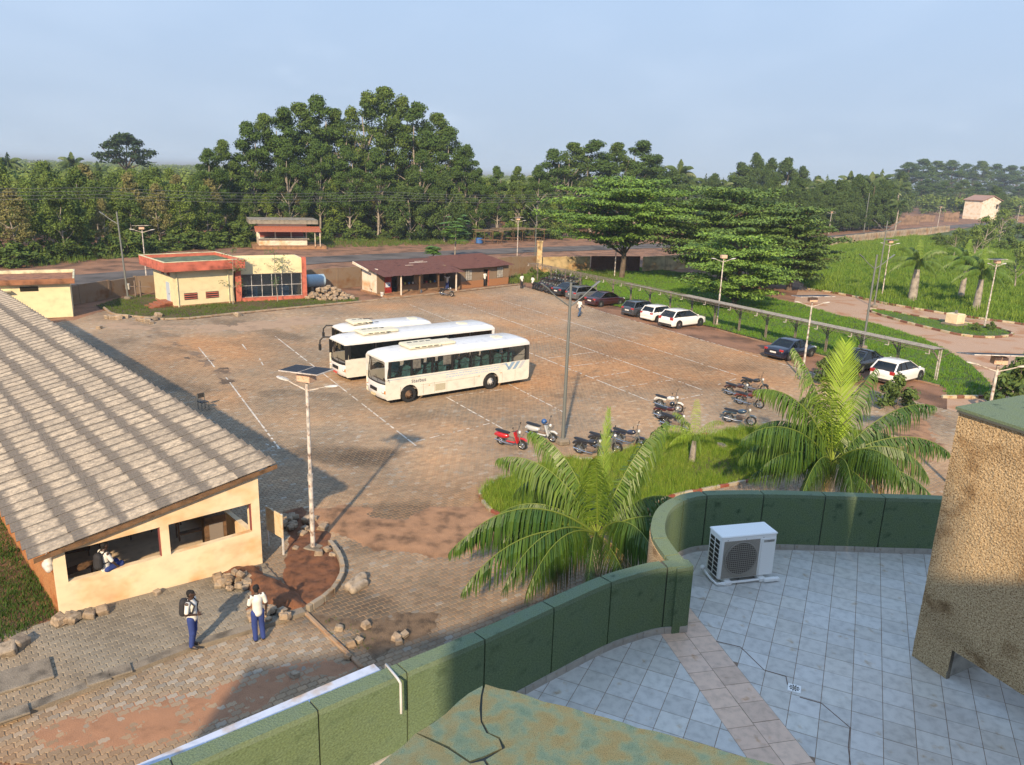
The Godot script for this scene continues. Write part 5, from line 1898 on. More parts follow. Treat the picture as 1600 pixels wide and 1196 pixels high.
func build_walls_and_roads() -> void:
	var near := [Vector2(-110, -20), Vector2(-75, -51), Vector2(-46.6, -82.0), Vector2(-26, -109.5), Vector2(2.5, -134), Vector2(13, -141), Vector2(40, -160), Vector2(70, -181), Vector2(134, -252), Vector2(240, -362), Vector2(700, -820)]
	var poly := PackedVector2Array(near)
	var sh := PackedVector2Array(near)
	var far_e := offset_path(near, -7.6)
	var far_s := offset_path(near, -15.0)
	if far_e[3].y > near[3].y:
		far_e = offset_path(near, 7.6)
		far_s = offset_path(near, 15.0)
	far_e.reverse()
	far_s.reverse()
	poly.append_array(PackedVector2Array(far_e))
	sh.append_array(PackedVector2Array(far_s))
	sheet("road", poly, 0.0, MT["asphalt"])
	# compound walls
	block_wall("compound_wall", "grey block wall between the outbuilding and the coral roofed block", [Vector2(-41.5, -67.5), Vector2(-38.5, -77.5), Vector2(-35.2, -80.5)], 1.75, MT["block_wall"])
	block_wall("compound_wall", "grey concrete block wall behind the blue water tank", [Vector2(-23.0, -82.0), Vector2(-16.8, -89.0)], 2.3, MT["block_wall"])
	block_wall("compound_wall", "weathered block wall behind the parked motorcycles", [Vector2(-2.2, -99.6), Vector2(3.2, -105.5)], 2.5, MT["block_wall"], 0.2, 3.6)
	var cw := block_wall("compound_wall", "cream boundary wall beside the entrance gate", [Vector2(3.4, -105.2), Vector2(10.4, -109.4)], 2.2, mat("cream_wall", lin(0.66, 0.53, 0.30), 0.9, {tex = noises["blotch"], scale = 0.2, stain = noises["soilstain"], stain_scale = 0.12}), 0.22, 3.4)
	var gp := thing("gate_pillar", "tall cream gate pillar at the end of the block wall", "pillar", Vector3(3.1, 0, -104.2))
	pbox("shaft", Vector3(-0.35, -0.05, -0.35), Vector3(0.35, 4.3, 0.35), MT["cream_wall"], gp, 0.02)
	pbox("cap", Vector3(-0.42, 4.3, -0.42), Vector3(0.42, 4.45, 0.42), MT["cream_wall"], gp, 0.02)
	var gt := front("entrance_gate", "rusty brown sheet metal gate in the shade of the umbrella tree", "gate", Vector2(10.6, -109.4), Vector2(18.0, -111.5))
	for k in 2:
		var lf := pbox("leaf", Vector3(k * 3.8, 0.05, -0.05), Vector3(k * 3.8 + 3.7, 2.15, 0.0), mat("gate_brown", lin(0.16, 0.055, 0.028), 0.6, {tex = noises["rust"], scale = 0.4}), gt)
		for i in 9:
			pbox("rib", Vector3(k * 3.8 + 0.15 + i * 0.42, 0.1, 0.0), Vector3(k * 3.8 + 0.2 + i * 0.42, 2.1, 0.03), MT["gate_brown"], lf)
	block_wall("compound_wall", "plain cream grey wall under the umbrella trees", [Vector2(18.4, -111.6), Vector2(40, -128)], 2.1, MT["cream_wall"], 0.2, 4.0)
	block_wall("roadside_wall", "long pale stained boundary wall across the grass field by the road", [Vector2(58, -158), Vector2(66, -167.5), Vector2(100, -206), Vector2(134, -244)], 2.0, mat("field_wall", lin(0.56, 0.47, 0.36), 0.95, {tex = noises["blotch"], scale = 0.12, stain = noises["soilstain"], stain_scale = 0.08}), 0.25, 6.0)


func build_carport() -> void:
	var d := Vector2(-0.520, -0.854)
	var lot_side := Vector2(-0.854, 0.520)
	var o := Vector2(29.7, -52.4)
	var t := thing("carport", "long grey steel carport frame with narrow corrugated roof strip over the parked cars", "carport", v3(o), head(v3(d)))
	# local x runs away along the row, local z towards: find which side is the car park
	var bz := Vector3(0, 0, 1).rotated(Vector3.UP, t.rotation.y)
	var sgn := 1.0 if Vector2(bz.x, bz.z).dot(lot_side) > 0 else -1.0
	var n := 18
	var sp := 3.05
	var m := mat("carport_steel", lin(0.19, 0.17, 0.15), 0.7, {tex = noises["rust"], scale = 0.7})
	for i in n:
		var x := i * sp
		var p := MB.new()
		for e in [-0.07, 0.07]:
			p.bb(Vector3(x + e - 0.028, -0.05, -0.035), Vector3(x + e + 0.028, 2.25, 0.035))
		for k in 9:
			p.beam(Vector3(x - 0.06, 0.2 + k * 0.23, 0), Vector3(x + 0.06, 0.3 + k * 0.23, 0), 0.015, 0.015)
		var po := obj("post", p, MT["pole_white"] if i == 0 else m, t)
		var b := MB.new()
		b.beam(Vector3(x, 1.35, 0), Vector3(x, 2.18, 0.95 * sgn), 0.045, 0.045)
		b.beam(Vector3(x, 1.5, 0), Vector3(x - 0.75, 2.2, 0), 0.04, 0.04)
		b.beam(Vector3(x, 1.5, 0), Vector3(x + 0.75, 2.2, 0), 0.04, 0.04)
		b.beam(Vector3(x, 2.24, -0.1 * sgn), Vector3(x, 2.30, 1.35 * sgn), 0.06, 0.06)
		obj("bracket", b, m, po)
		var h := MB.new()
		h.bb(Vector3(x - 0.03, 1.98, 1.36 * sgn - 0.02), Vector3(x + 0.03, 2.30, 1.36 * sgn + 0.02))
		h.bb(Vector3(x - 0.03, 1.98, 1.36 * sgn - 0.02), Vector3(x + 0.28, 2.03, 1.36 * sgn + 0.02))
		obj("gutter_clip", h, MT["pole_white"], po)
	var L := (n - 1) * sp
	for z in [0.0, 0.68, 1.36]:
		var pu := MB.new()
		var y: float = 2.27 + 0.045 * z
		pu.beam(Vector3(-0.3, y, z * sgn), Vector3(L + 0.3, y, z * sgn), 0.06, 0.05)
		if z > 1.0:
			pu.beam(Vector3(-0.3, y - 0.16, z * sgn), Vector3(L + 0.3, y - 0.16, z * sgn), 0.03, 0.03)
			for k in int(L / 0.6):
				pu.beam(Vector3(k * 0.6, y - 0.16, z * sgn), Vector3(k * 0.6 + 0.3, y, z * sgn), 0.018, 0.018)
		obj("purlin", pu, m, t)
	var k := 0
	while k * 0.9 < 33.0:
		var x := -0.3 + k * 0.9
		var wide := 1.40 if k < 28 else 0.6
		var s := MB.new()
		for j in 10:
			var x0 := x + 0.092 * j
			var h0 := 0.03 if j % 2 else 0.0
			var h1 := 0.0 if j % 2 else 0.03
			s.fac(Vector3(x0, 2.33 + h0, (1.46 - wide) * sgn), Vector3(x0 + 0.092, 2.33 + h1, (1.46 - wide) * sgn), Vector3(x0 + 0.092, 2.39 + h1, 1.46 * sgn), Vector3.UP)
			s.fac(Vector3(x0, 2.33 + h0, (1.46 - wide) * sgn), Vector3(x0 + 0.092, 2.39 + h1, 1.46 * sgn), Vector3(x0, 2.39 + h0, 1.46 * sgn), Vector3.UP)
		obj("roof_sheet", s, mat("grey_sheet", lin(0.36, 0.33, 0.28), 0.8, {tex = noises["blotch"], scale = 0.5}), t)
		k += 1

# ---------------------------------------------------------------- trees, palms, grass
var trees := {}


func rdir() -> Vector3:
	var z := rf(-1, 1)
	var a := rf(0, TAU)
	var r := sqrt(1 - z * z)
	return Vector3(r * cos(a), z, r * sin(a))


func leaf(b: MB, p: Vector3, nrm: Vector3, s: float, long := 1.7) -> void:
	var u := nrm.cross(rdir()).normalized()
	var w := nrm.cross(u)
	b.tri(p - u * s * 0.5 * long, p - w * s * 0.42, p + u * s * 0.5 * long)
	b.tri(p - u * s * 0.5 * long, p + u * s * 0.5 * long, p + w * s * 0.42 + nrm * s * 0.12)


func clump(b: MB, c: Vector3, r: Vector3, n: int, s: float, lo: Color, hi: Color, flat := 0.0) -> void:
	var tint := rng.randf()
	for i in n:
		var d := rdir()
		var k := pow(rng.randf(), 0.45)
		var p := c + d * r * k
		var nn := (d + rdir() * 0.9).normalized().lerp(Vector3.UP, flat).normalized()
		b.col = lo.lerp(hi, clampf(tint * 0.6 + rng.randf() * 0.4, 0, 1)) * rf(0.8, 1.2)
		leaf(b, p, nn, s * rf(0.7, 1.3))


func limb(b: MB, a: Vector3, d: Vector3, L: float, r: float, bend := 0.25, n := 4, tip := 0.35) -> Array:
	var pts := [a]
	var rr := [r]
	var dir := d.normalized()
	for i in n:
		dir = (dir + rdir() * bend + Vector3.UP * 0.06).normalized()
		pts.append(pts[-1] + dir * L / n)
		rr.append(lerpf(r, r * tip, (i + 1) / float(n)))
	b.tube(pts, rr, 6, false)
	return pts


# a tree as two meshes: trunk with limbs, and a crown of leaf clumps
func tree_kind(key: String, o: Dictionary) -> Array:
	if trees.has(key):
		return trees[key]
	var t := MB.new()
	var c := MB.new()
	var h: float = o.h
	var r: float = o.r
	var th: float = o.trunk
	var pts := limb(t, Vector3.ZERO, Vector3(rf(-0.06, 0.06), 1, rf(-0.06, 0.06)), h * 0.82, o.tr, 0.10, 7, 0.25)
	for i in o.limbs:
		var f := lerpf(th / h, 0.78, i / float(o.limbs))
		var base: Vector3 = pts[clampi(int(f * 7.0), 1, 6)]
		var az := rf(0, TAU)
		var el := rf(0.3, 1.1)
		limb(t, base, Vector3(cos(az) * cos(el), sin(el), sin(az) * cos(el)), r * rf(0.7, 1.15), o.tr * 0.42, 0.22)
	for i in o.clumps:
		var u := pow(rng.randf(), o.get("bias", 0.8))
		var y := lerpf(th, h, u)
		# how wide the crown is at this height
		var prof := sin(PI * clampf(pow((y - th) / (h - th), o.get("shape", 0.75)) * 0.88 + 0.10, 0, 1))
		var a := rf(0, TAU)
		var q := r * prof * sqrt(rf(0.25, 1.0))
		var cr: float = o.cr * rf(0.6, 1.25)
		clump(c, Vector3(cos(a) * q, y - cr * 0.4, sin(a) * q), Vector3(cr, cr * o.get("flat_r", 0.75), cr), o.n, o.leaf, o.lo, o.hi, o.get("flat", 0.1))
	trees[key] = [t.mesh(), c.mesh(), o]
	return trees[key]


func place_tree(key: String, p: Vector2, h: float, called: String, label: String, group: String, bark := "pale_bark", wide := 1.0, lm := "far_leaf") -> Node3D:
	var k: Array = trees[key]
	var s: float = h / k[2].h
	var t := thing(called, label, "tree", v3(p, -0.06), rf(0, TAU), group)
	var a := put("trunk", k[0], MT[bark], t)
	var b := put("crown", k[1], MT[lm], t)
	a.scale = Vector3(s * wide, s, s * wide)
	b.scale = Vector3(s * wide, s, s * wide)
	return t


func umbrella_tree(label: String, at: Vector2, h: float, r: float, tiers: int, y0: float, tr: float, hi: Color, lo: Color, leaf_s: float, n: int, skew := Vector2.ZERO) -> void:
	# spreading branches in flat tiers that carry level sprays of small leaves
	var t := thing("umbrella_tree", label, "tree", v3(at, -0.06))
	var b := MB.new()
	var c := MB.new()
	var trunk := limb(b, Vector3.ZERO, Vector3(0.05, 1, 0.03), h * 0.9, tr, 0.06, 8, 0.2)
	for k in tiers:
		var f := k / float(maxi(1, tiers - 1))
		var y := lerpf(y0, h * 0.95, f)
		var rad := r * (0.62 + 0.38 * smoothstep(0.0, 0.45, f)) * (1.0 - 0.52 * pow(f, 3.0)) * rf(0.88, 1.05)
		var nb := 7 + int(rad * 0.9)
		for i in nb:
			var a := TAU * (i + rng.randf() * 0.7) / nb + k * 0.7
			var L := rad * rf(0.65, 1.08)
			var base: Vector3 = trunk[clampi(int(y / (h * 0.9) * 8.0) - 1, 1, 7)]
			var tip := Vector3(cos(a) * L + skew.x * (1 - f), y + rf(-0.5, 0.4), sin(a) * L + skew.y * (1 - f))
			var mid := base.lerp(tip, 0.45) + Vector3(0, (tip.y - base.y) * 0.35, 0)
			b.tube([base, mid, tip], [tr * 0.28, tr * 0.14, tr * 0.05], 5, false)
			var m := 3 + int(L / 1.5)
			for j in m:
				var w := lerpf(0.3, 1.02, (j + rng.randf()) / m)
				var p := mid.lerp(tip, clampf((w - 0.45) / 0.55, 0, 1)) if w > 0.45 else base.lerp(mid, w / 0.45)
				var sr := r * rf(0.09, 0.16) + 0.3
				clump(c, p + Vector3(rf(-0.6, 0.6), rf(-0.1, 0.25), rf(-0.6, 0.6)), Vector3(sr, 0.14 + sr * 0.08, sr), n, leaf_s, lo, hi, 0.55)
	obj("trunk", b, MT["bark"], t)
	obj("crown", c, MT["leaf"], t)


func build_trees() -> void:
	rng.seed = 11
	var yg := Color(0.185, 0.245, 0.05)
	var mg := Color(0.082, 0.138, 0.034)
	var dg := Color(0.045, 0.082, 0.026)
	tree_kind("slim", {h = 12.0, r = 2.3, trunk = 2.6, tr = 0.16, limbs = 9, clumps = 62, cr = 0.95, n = 100, leaf = 0.22, lo = mg, hi = yg, shape = 0.9})
	tree_kind("slim2", {h = 12.0, r = 2.8, trunk = 1.8, tr = 0.15, limbs = 9, clumps = 66, cr = 1.0, n = 100, leaf = 0.235, lo = dg, hi = mg.lerp(yg, 0.5), shape = 0.7})
	tree_kind("slim3", {h = 12.0, r = 2.2, trunk = 3.2, tr = 0.15, limbs = 10, clumps = 46, cr = 0.9, n = 80, leaf = 0.22, lo = Color(0.13, 0.14, 0.05), hi = Color(0.22, 0.20, 0.085), shape = 0.8})
	tree_kind("tall", {h = 25.0, r = 6.2, trunk = 9.0, tr = 0.40, limbs = 20, clumps = 66, cr = 1.5, n = 170, leaf = 0.29, lo = dg, hi = mg.lerp(yg, 0.35), shape = 0.62, flat_r = 0.62})
	tree_kind("tall2", {h = 25.0, r = 5.6, trunk = 6.0, tr = 0.36, limbs = 16, clumps = 86, cr = 1.5, n = 160, leaf = 0.29, lo = dg, hi = mg, shape = 0.7, flat_r = 0.65})
	tree_kind("tall3", {h = 25.0, r = 4.6, trunk = 12.0, tr = 0.36, limbs = 20, clumps = 44, cr = 1.35, n = 150, leaf = 0.28, lo = dg, hi = mg.lerp(yg, 0.6), shape = 0.5, flat_r = 0.6})
	tree_kind("bush", {h = 3.4, r = 2.2, trunk = 0.1, tr = 0.06, limbs = 4, clumps = 26, cr = 0.75, n = 66, leaf = 0.26, lo = dg, hi = mg.lerp(yg, 0.5), shape = 0.55})
	tree_kind("dark", {h = 16.0, r = 6.0, trunk = 2.0, tr = 0.3, limbs = 9, clumps = 90, cr = 1.5, n = 140, leaf = 0.33, lo = Color(0.035, 0.065, 0.022), hi = Color(0.095, 0.145, 0.042), shape = 0.6})
	# the wood beyond the road: rows of slim trees
	var g := "slim trees of the dense wood beyond the road"
	var lab := {"slim": "slim light green tree in the dense wood beyond the road", "slim2": "slim dark green tree in the dense wood beyond the road", "slim3": "slim olive brown thinly leaved tree in the wood"}
	var front_line := PackedVector2Array([Vector2(-95, -66), Vector2(-62, -99), Vector2(-57, -110), Vector2(-50, -131), Vector2(-44, -142), Vector2(-30, -150), Vector2(-10, -160), Vector2(10, -172)])
	var L := path_len(Array(front_line))
	for row in 7:
		var s := rf(0, 3)
		while s < L:
			var p := along(front_line, s)
			var q := p + Vector2(-0.62, -0.78) * (row * 7.5 + rf(-2, 2)) + Vector2(rf(-1.5, 1.5), rf(-1.5, 1.5))
			var key: String = ["slim", "slim", "slim2", "slim2", "slim3"][rng.randi() % 5]
			var fade := smoothstep(-44, -30, q.x)
			if q.x > -q.y * -0.72 and q.y < -70 and not (q.x > -46 and q.x < -28 and q.y > -139):
				place_tree(key, q, rf(7.6, 11.0) + row * 0.4, "wood_tree", lab[key], g, "pale_bark", rf(0.85, 1.2))
			s += rf(3.6, 5.4) + row * 0.5
	# dense low growth at the foot of the wood
	var s := 0.0
	while s < L:
		var p := along(front_line, s) + Vector2(0.55, 0.7) * rf(0.0, 4.0) + Vector2(rf(-1, 1), rf(-1, 1))
		if not (p.x > -47 and p.x < -28 and p.y > -139):
			place_tree("bush", p, rf(1.4, 3.6), "shrub", "leafy dark shrub at the foot of the wood beyond the road", "shrubs at the foot of the wood", "bark", rf(1.0, 1.7)).set_meta("category", "shrub")
		s += rf(1.8, 3.4)
	# the tall group that stands above the wood
	for e in [[Vector2(-48.2, -143.07), 20.5, "tall2"], [Vector2(-46.74, -146.68), 22, "tall"], [Vector2(-43.74, -147.98), 23.5, "tall2"], [Vector2(-41.56, -152.08), 24.5, "tall"], [Vector2(-38.92, -156.58), 26.5, "tall2"], [Vector2(-36, -157.89), 24, "tall"], [Vector2(-33.72, -160.66), 25, "tall3"], [Vector2(-30.26, -160.48), 28, "tall3"], [Vector2(-27.88, -165.13), 29, "tall"], [Vector2(-24.58, -166.65), 28, "tall3"], [Vector2(-21.04, -164.64), 26.5, "tall2"], [Vector2(-17.17, -166.39), 24.5, "tall"], [Vector2(-14.24, -164.16), 22, "tall2"], [Vector2(-10.88, -162.21), 18.5, "tall2"], [Vector2(-51.58, -138.8), 17, "tall"], [Vector2(-51.89, -133.32), 15.5, "tall2"], [Vector2(-26.67, -149.16), 17, "tall2"], [Vector2(-31.74, -147.05), 17, "tall2"], [Vector2(-36.67, -145), 18, "tall2"], [Vector2(-18.49, -152.56), 17, "tall2"], [Vector2(-40.75, -140.49), 17, "tall2"], [Vector2(-8.23, -160.03), 14, "tall2"], [Vector2(-4.34, -161.68), 14.5, "tall2"], [Vector2(-0.23, -163.42), 14.5, "tall"], [Vector2(4.1, -165.26), 15, "tall2"], [Vector2(-13.85, -148.55), 13, "dark"], [Vector2(-20.11, -146.05), 13, "dark"]]:
		var p: Vector2 = e[0]
		place_tree(e[2], p, e[1], "tall_tree", {"tall": "tall broad tree with pale trunk rising above the wood", "tall2": "tall dense dark tree rising above the wood", "tall3": "tall tree with high open crown and bare pale stem", "dark": "low dark round tree before the tall group"}[e[2]], "tall trees above the wood", "pale_bark", rf(0.8, 1.0))
	for e in [[Vector2(8.19, -185.87), 19, "tall2"], [Vector2(12.59, -187.94), 20.5, "tall"], [Vector2(17.72, -190.36), 21.5, "tall2"], [Vector2(23.66, -193.16), 21, "tall"], [Vector2(29.43, -195.87), 22, "tall2"], [Vector2(34.23, -202.7), 19, "tall2"], [Vector2(41.16, -215.98), 15, "dark"]]:
		place_tree(e[2], e[0], e[1], "tall_tree", "tall grey green tree behind the umbrella tree" if e[2] != "dark" else "dark round tree behind the umbrella tree", "tall trees behind the umbrella trees", "pale_bark", rf(1.2, 1.5))
	# trees along the far road on the right
	for e in [[Vector2(51.77, -238.54), 15], [Vector2(59.59, -242.79), 15], [Vector2(70.99, -255.6), 20], [Vector2(77.66, -262.81), 22.5], [Vector2(84.98, -270.58), 21], [Vector2(93.3, -279.14), 21.5], [Vector2(100.41, -283.28), 19], [Vector2(109.63, -292.66), 16], [Vector2(138.61, -318.62), 18], [Vector2(155.37, -338.48), 17], [Vector2(172.23, -359.6), 20]]:
		place_tree("dark", e[0], e[1] * rf(0.92, 1.0), "roadside_tree", "dark round tree in the belt along the far road", "dark trees along the far road", "bark", rf(0.7, 1.0))
	var belt := PackedVector2Array([Vector2(44, -186), Vector2(78, -212), Vector2(140, -278), Vector2(205, -352)])
	var bl := path_len(Array(belt))
	for row in 4:
		var q := rf(0, 6)
		while q < bl:
			var bp := along(belt, q) + Vector2(0.7, -0.7) * (row * 11.0 + rf(-3, 3))
			var ang := rad_to_deg(atan2(bp.x, -bp.y))
			if not (ang > 25.0 and bp.length() < 420.0):
				place_tree("dark", bp, rf(8, 12.5) + row * 1.2, "roadside_tree", "dark round tree in the belt along the far road", "dark trees along the far road", "bark", rf(0.75, 1.05))
			q += rf(6.0, 11.0)
	for e in [[Vector2(272.17, -559.42), 30, "tall2"], [Vector2(287.81, -572.64), 33, "tall2"], [Vector2(317.93, -610.29), 33, "tall"], [Vector2(326.73, -605.55), 34, "tall2"], [Vector2(360.38, -646.91), 33, "tall2"], [Vector2(368.35, -640.74), 35, "tall"], [Vector2(408.22, -688.18), 35, "tall2"], [Vector2(417.35, -682.17), 34, "tall2"], [Vector2(443.07, -703.92), 34, "tall"], [Vector2(470.49, -727.1), 33, "tall2"], [Vector2(230.52, -451.89), 18, "tall2"], [Vector2(241.67, -452.22), 17, "tall2"], [Vector2(258.63, -464.39), 18, "tall"], [Vector2(272.61, -474.42), 17, "tall2"], [Vector2(331.49, -525.56), 17, "tall2"]]:
		place_tree(e[2], e[0], e[1], "far_tall_tree", "tall dark tree of the high grove behind the white house", "high grove behind the white house", "bark", rf(1.6, 2.0))
	# lone flat-topped tree over the wood
	var lone := umbrella_far(Vector2(-121.46, -246.44), 21.5, 8.5)
	umbrella_tree("wide flat tiered umbrella tree beside the entrance gate", Vector2(14.2, -103.5), 13.4, 11.2, 6, 5.8, 0.42, Color(0.17, 0.285, 0.045), Color(0.075, 0.145, 0.028), 0.24, 58, Vector2(-2.0, 0))
	umbrella_tree("broad dark green umbrella tree behind the carport", Vector2(27.0, -101.0), 12.4, 12.0, 7, 2.8, 0.42, Color(0.135, 0.215, 0.046), Color(0.062, 0.115, 0.028), 0.24, 56)
	umbrella_tree("low spreading light green umbrella tree on the lawn", Vector2(23.0, -80.5), 7.8, 7.6, 6, 2.2, 0.3, Color(0.19, 0.31, 0.05), Color(0.085, 0.16, 0.03), 0.20, 56)
	umbrella_tree("umbrella tree at the far end of the lawn with dense level boughs", Vector2(34.5, -97.0), 10.6, 6.6, 8, 2.0, 0.38, Color(0.115, 0.18, 0.042), Color(0.055, 0.10, 0.025), 0.24, 36)
	# the bare tree
	var bare := thing("bare_tree", "leafless pale tree with fine branches above the wood", "tree", v3(Vector2(-12.94, -164.73)))
	var bb := MB.new()
	bare_branch(bb, Vector3.ZERO, Vector3(0.03, 1, 0), 12.0, 0.22, 5)
	obj("branches", bb, MT["pale_bark"], bare)
	# the wood goes on as one mass to the horizon
	far_wood()
	papaya(Vector2(-9.4, -118.2), 6.6, "papaya tree with large hand shaped leaves beside the road")
	papaya(Vector2(-12.5, -116.0), 2.2, "young papaya plant at the road edge")
	for e in [[Vector2(-27.0, -72.9), 5.6, "thin young tree with feathery leaves before the glass annexe door"], [Vector2(-23.4, -75.2), 5.4, "thin young tree with feathery leaves before the annexe windows"]]:
		feathery(e[0], e[1], e[2])
	# airy trees on the grass field
	tree_kind("airy", {h = 9.0, r = 3.0, trunk = 3.2, tr = 0.16, limbs = 10, clumps = 40, cr = 0.85, n = 40, leaf = 0.22, lo = Color(0.09, 0.14, 0.035), hi = Color(0.18, 0.25, 0.06), shape = 0.6})
	for e in [[Vector2(69.76, -119.56), 7.6, "light green airy tree between the field palms"], [Vector2(68.27, -105.56), 6.5, "airy tree with knobbly pale stem on the field"], [Vector2(85.66, -144.02), 8.5, "loose green tree by the far end of the field wall"], [Vector2(83.58, -148.88), 6, "small loose tree at the back of the field"], [Vector2(115.54, -187.78), 9, "bushy tree at the back of the field"]]:
		place_tree("airy", e[0], e[1], "field_tree", e[2], "", "pale_bark", 1.0, "leaf")
	for e in [[Vector2(134.35, -220.53), 5], [Vector2(119.43, -201.92), 4], [Vector2(107.48, -189.87), 3.6], [Vector2(98.13, -179.62), 2.6], [Vector2(142.92, -224.17), 4], [Vector2(102.03, -174.84), 3], [Vector2(105.43, -196.32), 2.2], [Vector2(109.77, -174.61), 3.2]]:
		place_tree("bush", e[0], e[1], "field_shrub", "green shrub along the far edge of the grass field", "shrubs on the grass field", "bark", 1.3).set_meta("category", "shrub")
	for e in [[Vector2(43.77, -72.1), 0.9, "round clipped shrub at the foot of the median lamp"], [Vector2(45.8, -73.07), 0.9, "round reddish green shrub beside the median lamp"], [Vector2(21.62, -50.34), 2.3, "leafy shrub beside the dark car under the carport"], [Vector2(23.17, -52.24), 2.0, "leafy shrub before the carport post"], [Vector2(23.27, -44.68), 2.2, "round shrub before the white car at the carport end"], [Vector2(30.99, -45.57), 3.4, "yellow green shrub behind the green topped block"], [Vector2(17.69, -44.04), 1.0, "low shrub on the grass island"]]:
		place_tree("bush", e[0], e[1], "garden_shrub", e[2], "", "bark", 0.9, "leaf").set_meta("category", "shrub")
	for e in [[Vector2(4, -97.07), 1.2], [Vector2(3.07, -101.84), 1.0], [Vector2(5.35, -99.87), 1.3], [Vector2(6.55, -97.72), 1.1], [Vector2(8.34, -103.24), 0.9], [Vector2(1.22, -104.03), 0.9], [Vector2(2.09, -104.27), 1.0]]:
		place_tree("bush", e[0], e[1], "wall_shrub", "weedy green shrub along the wall behind the motorcycles", "weedy shrubs behind the motorcycles", "bark", 1.2).set_meta("category", "shrub")


func umbrella_far(p: Vector2, h: float, r: float) -> Node3D:
	tree_kind("flat_top", {h = 20.0, r = 8.0, trunk = 12.0, tr = 0.5, limbs = 10, clumps = 60, cr = 1.9, n = 80, leaf = 0.5, lo = Color(0.02, 0.04, 0.02), hi = Color(0.05, 0.08, 0.03), shape = 0.5, flat_r = 0.45, flat = 0.4})
	return place_tree("flat_top", p, h, "lone_tree", "lone dark flat topped tree standing above the far wood", "", "bark", r / 8.0)


func bare_branch(b: MB, a: Vector3, d: Vector3, L: float, r: float, depth: int) -> void:
	var pts := limb(b, a, d, L, r, 0.14, 4, 0.5)
	if depth <= 0:
		return
	for k in 3:
		var e: Vector3 = pts[2 + rng.randi() % 3]
		bare_branch(b, e, (d.normalized() + rdir() * 0.75 + Vector3.UP * 0.2).normalized(), L * rf(0.42, 0.58), r * 0.45, depth - 1)


func far_wood() -> void:
	var c := MB.new()
	for i in 16:
		var a := rf(0, TAU)
		var q := rf(0.0, 3.4)
		clump(c, Vector3(cos(a) * q, rf(2.0, 9.0), sin(a) * q), Vector3(1.9, 1.6, 1.9), 26, 0.75, Color(0.06, 0.10, 0.03), Color(0.17, 0.23, 0.06), 0.1)
	var xf := []
	for i in 5200:
		var d := 175.0 + 1500.0 * pow(rng.randf(), 1.6)
		var a := rf(-0.80, 0.80)
		var p := Vector2(sin(a), -cos(a)) * d
		# keep the field, the road and the open right side clear
		if p.x > 30.0 and d < 300.0 + maxf(0.0, p.x - 60.0) * 0.8:
			continue
		if p.x > -30 and d < 200:
			continue
		var s := rf(0.75, 1.08)
		xf.append(Transform3D(Basis(Vector3.UP, rf(0, TAU)).scaled(Vector3(s * 1.2, s, s * 1.2)), v3(p, -0.5)))
	var o := multi("far_forest", c.mesh(), MT["far_leaf"], xf)
	stuff(o)
	tag(o, "hazy wood that reaches to the horizon behind everything", "forest")


func papaya(p: Vector2, h: float, label: String) -> void:
	var t := thing("papaya_tree", label, "tree", v3(p))
	var b := MB.new()
	b.tube([Vector3.ZERO, Vector3(0.1, h * 0.45, 0), Vector3(0.05, h * 0.8, 0)], [0.12, 0.09, 0.06], 7)
	obj("trunk", b, MT["pale_bark"], t)
	var c := MB.new()
	for i in 46:
		var a := rf(0, TAU)
		var el := rf(-0.3, 1.3)
		var base := Vector3(0.05, h * rf(0.5, 0.82), 0)
		var e := base + Vector3(cos(a) * cos(el), sin(el) * 0.8, sin(a) * cos(el)) * rf(0.5, 1.0) * h * 0.36
		c.col = Color(0.06, 0.12, 0.02)
		c.tube([base, e], [0.02, 0.012], 4, false)
		for k in 7:
			var f := (k - 3) * 0.62
			var out := Vector3(cos(a + f), -0.25, sin(a + f)).normalized()
			var s := out.cross(Vector3.UP).normalized() * 0.2
			var L := 1.0 - 0.07 * absf(k - 3)
			c.col = Color(0.085, 0.17, 0.03) * rf(0.7, 1.25)
			c.tri(e, e + out * L * 0.6 - s, e + out * L)
			c.tri(e, e + out * L, e + out * L * 0.6 + s)
	obj("crown", c, MT["leaf"], t)


func feathery(p: Vector2, h: float, label: String) -> void:
	var t := thing("young_tree", label, "tree", v3(p))
	var b := MB.new()
	var c := MB.new()
	var pts := limb(b, Vector3.ZERO, Vector3(0.02, 1, 0), h * 0.85, 0.05, 0.05, 6, 0.4)
	for i in 13:
		var a := rf(0, TAU)
		var base: Vector3 = pts[4 + i % 3] if i > 2 else pts[2]
		var tip := base + Vector3(cos(a) * rf(0.7, 1.5), rf(-0.1, 0.8), sin(a) * rf(0.7, 1.5))
		b.tube([base, base.lerp(tip, 0.5) + Vector3(0, 0.15, 0), tip], [0.018, 0.012, 0.006], 4, false)
		for k in 26:
			var f := rf(0.2, 1.05)
			var q := base.lerp(tip, f) + Vector3(0, 0.15 * (1 - absf(f - 0.5) * 2), 0) + rdir() * 0.22
			c.col = Color(0.10, 0.17, 0.05) * rf(0.7, 1.3)
			leaf(c, q, (Vector3.UP + rdir() * 0.7).normalized(), 0.10, 2.2)
	obj("trunk", b, MT["pale_bark"], t)
	obj("crown", c, MT["leaf"], t)


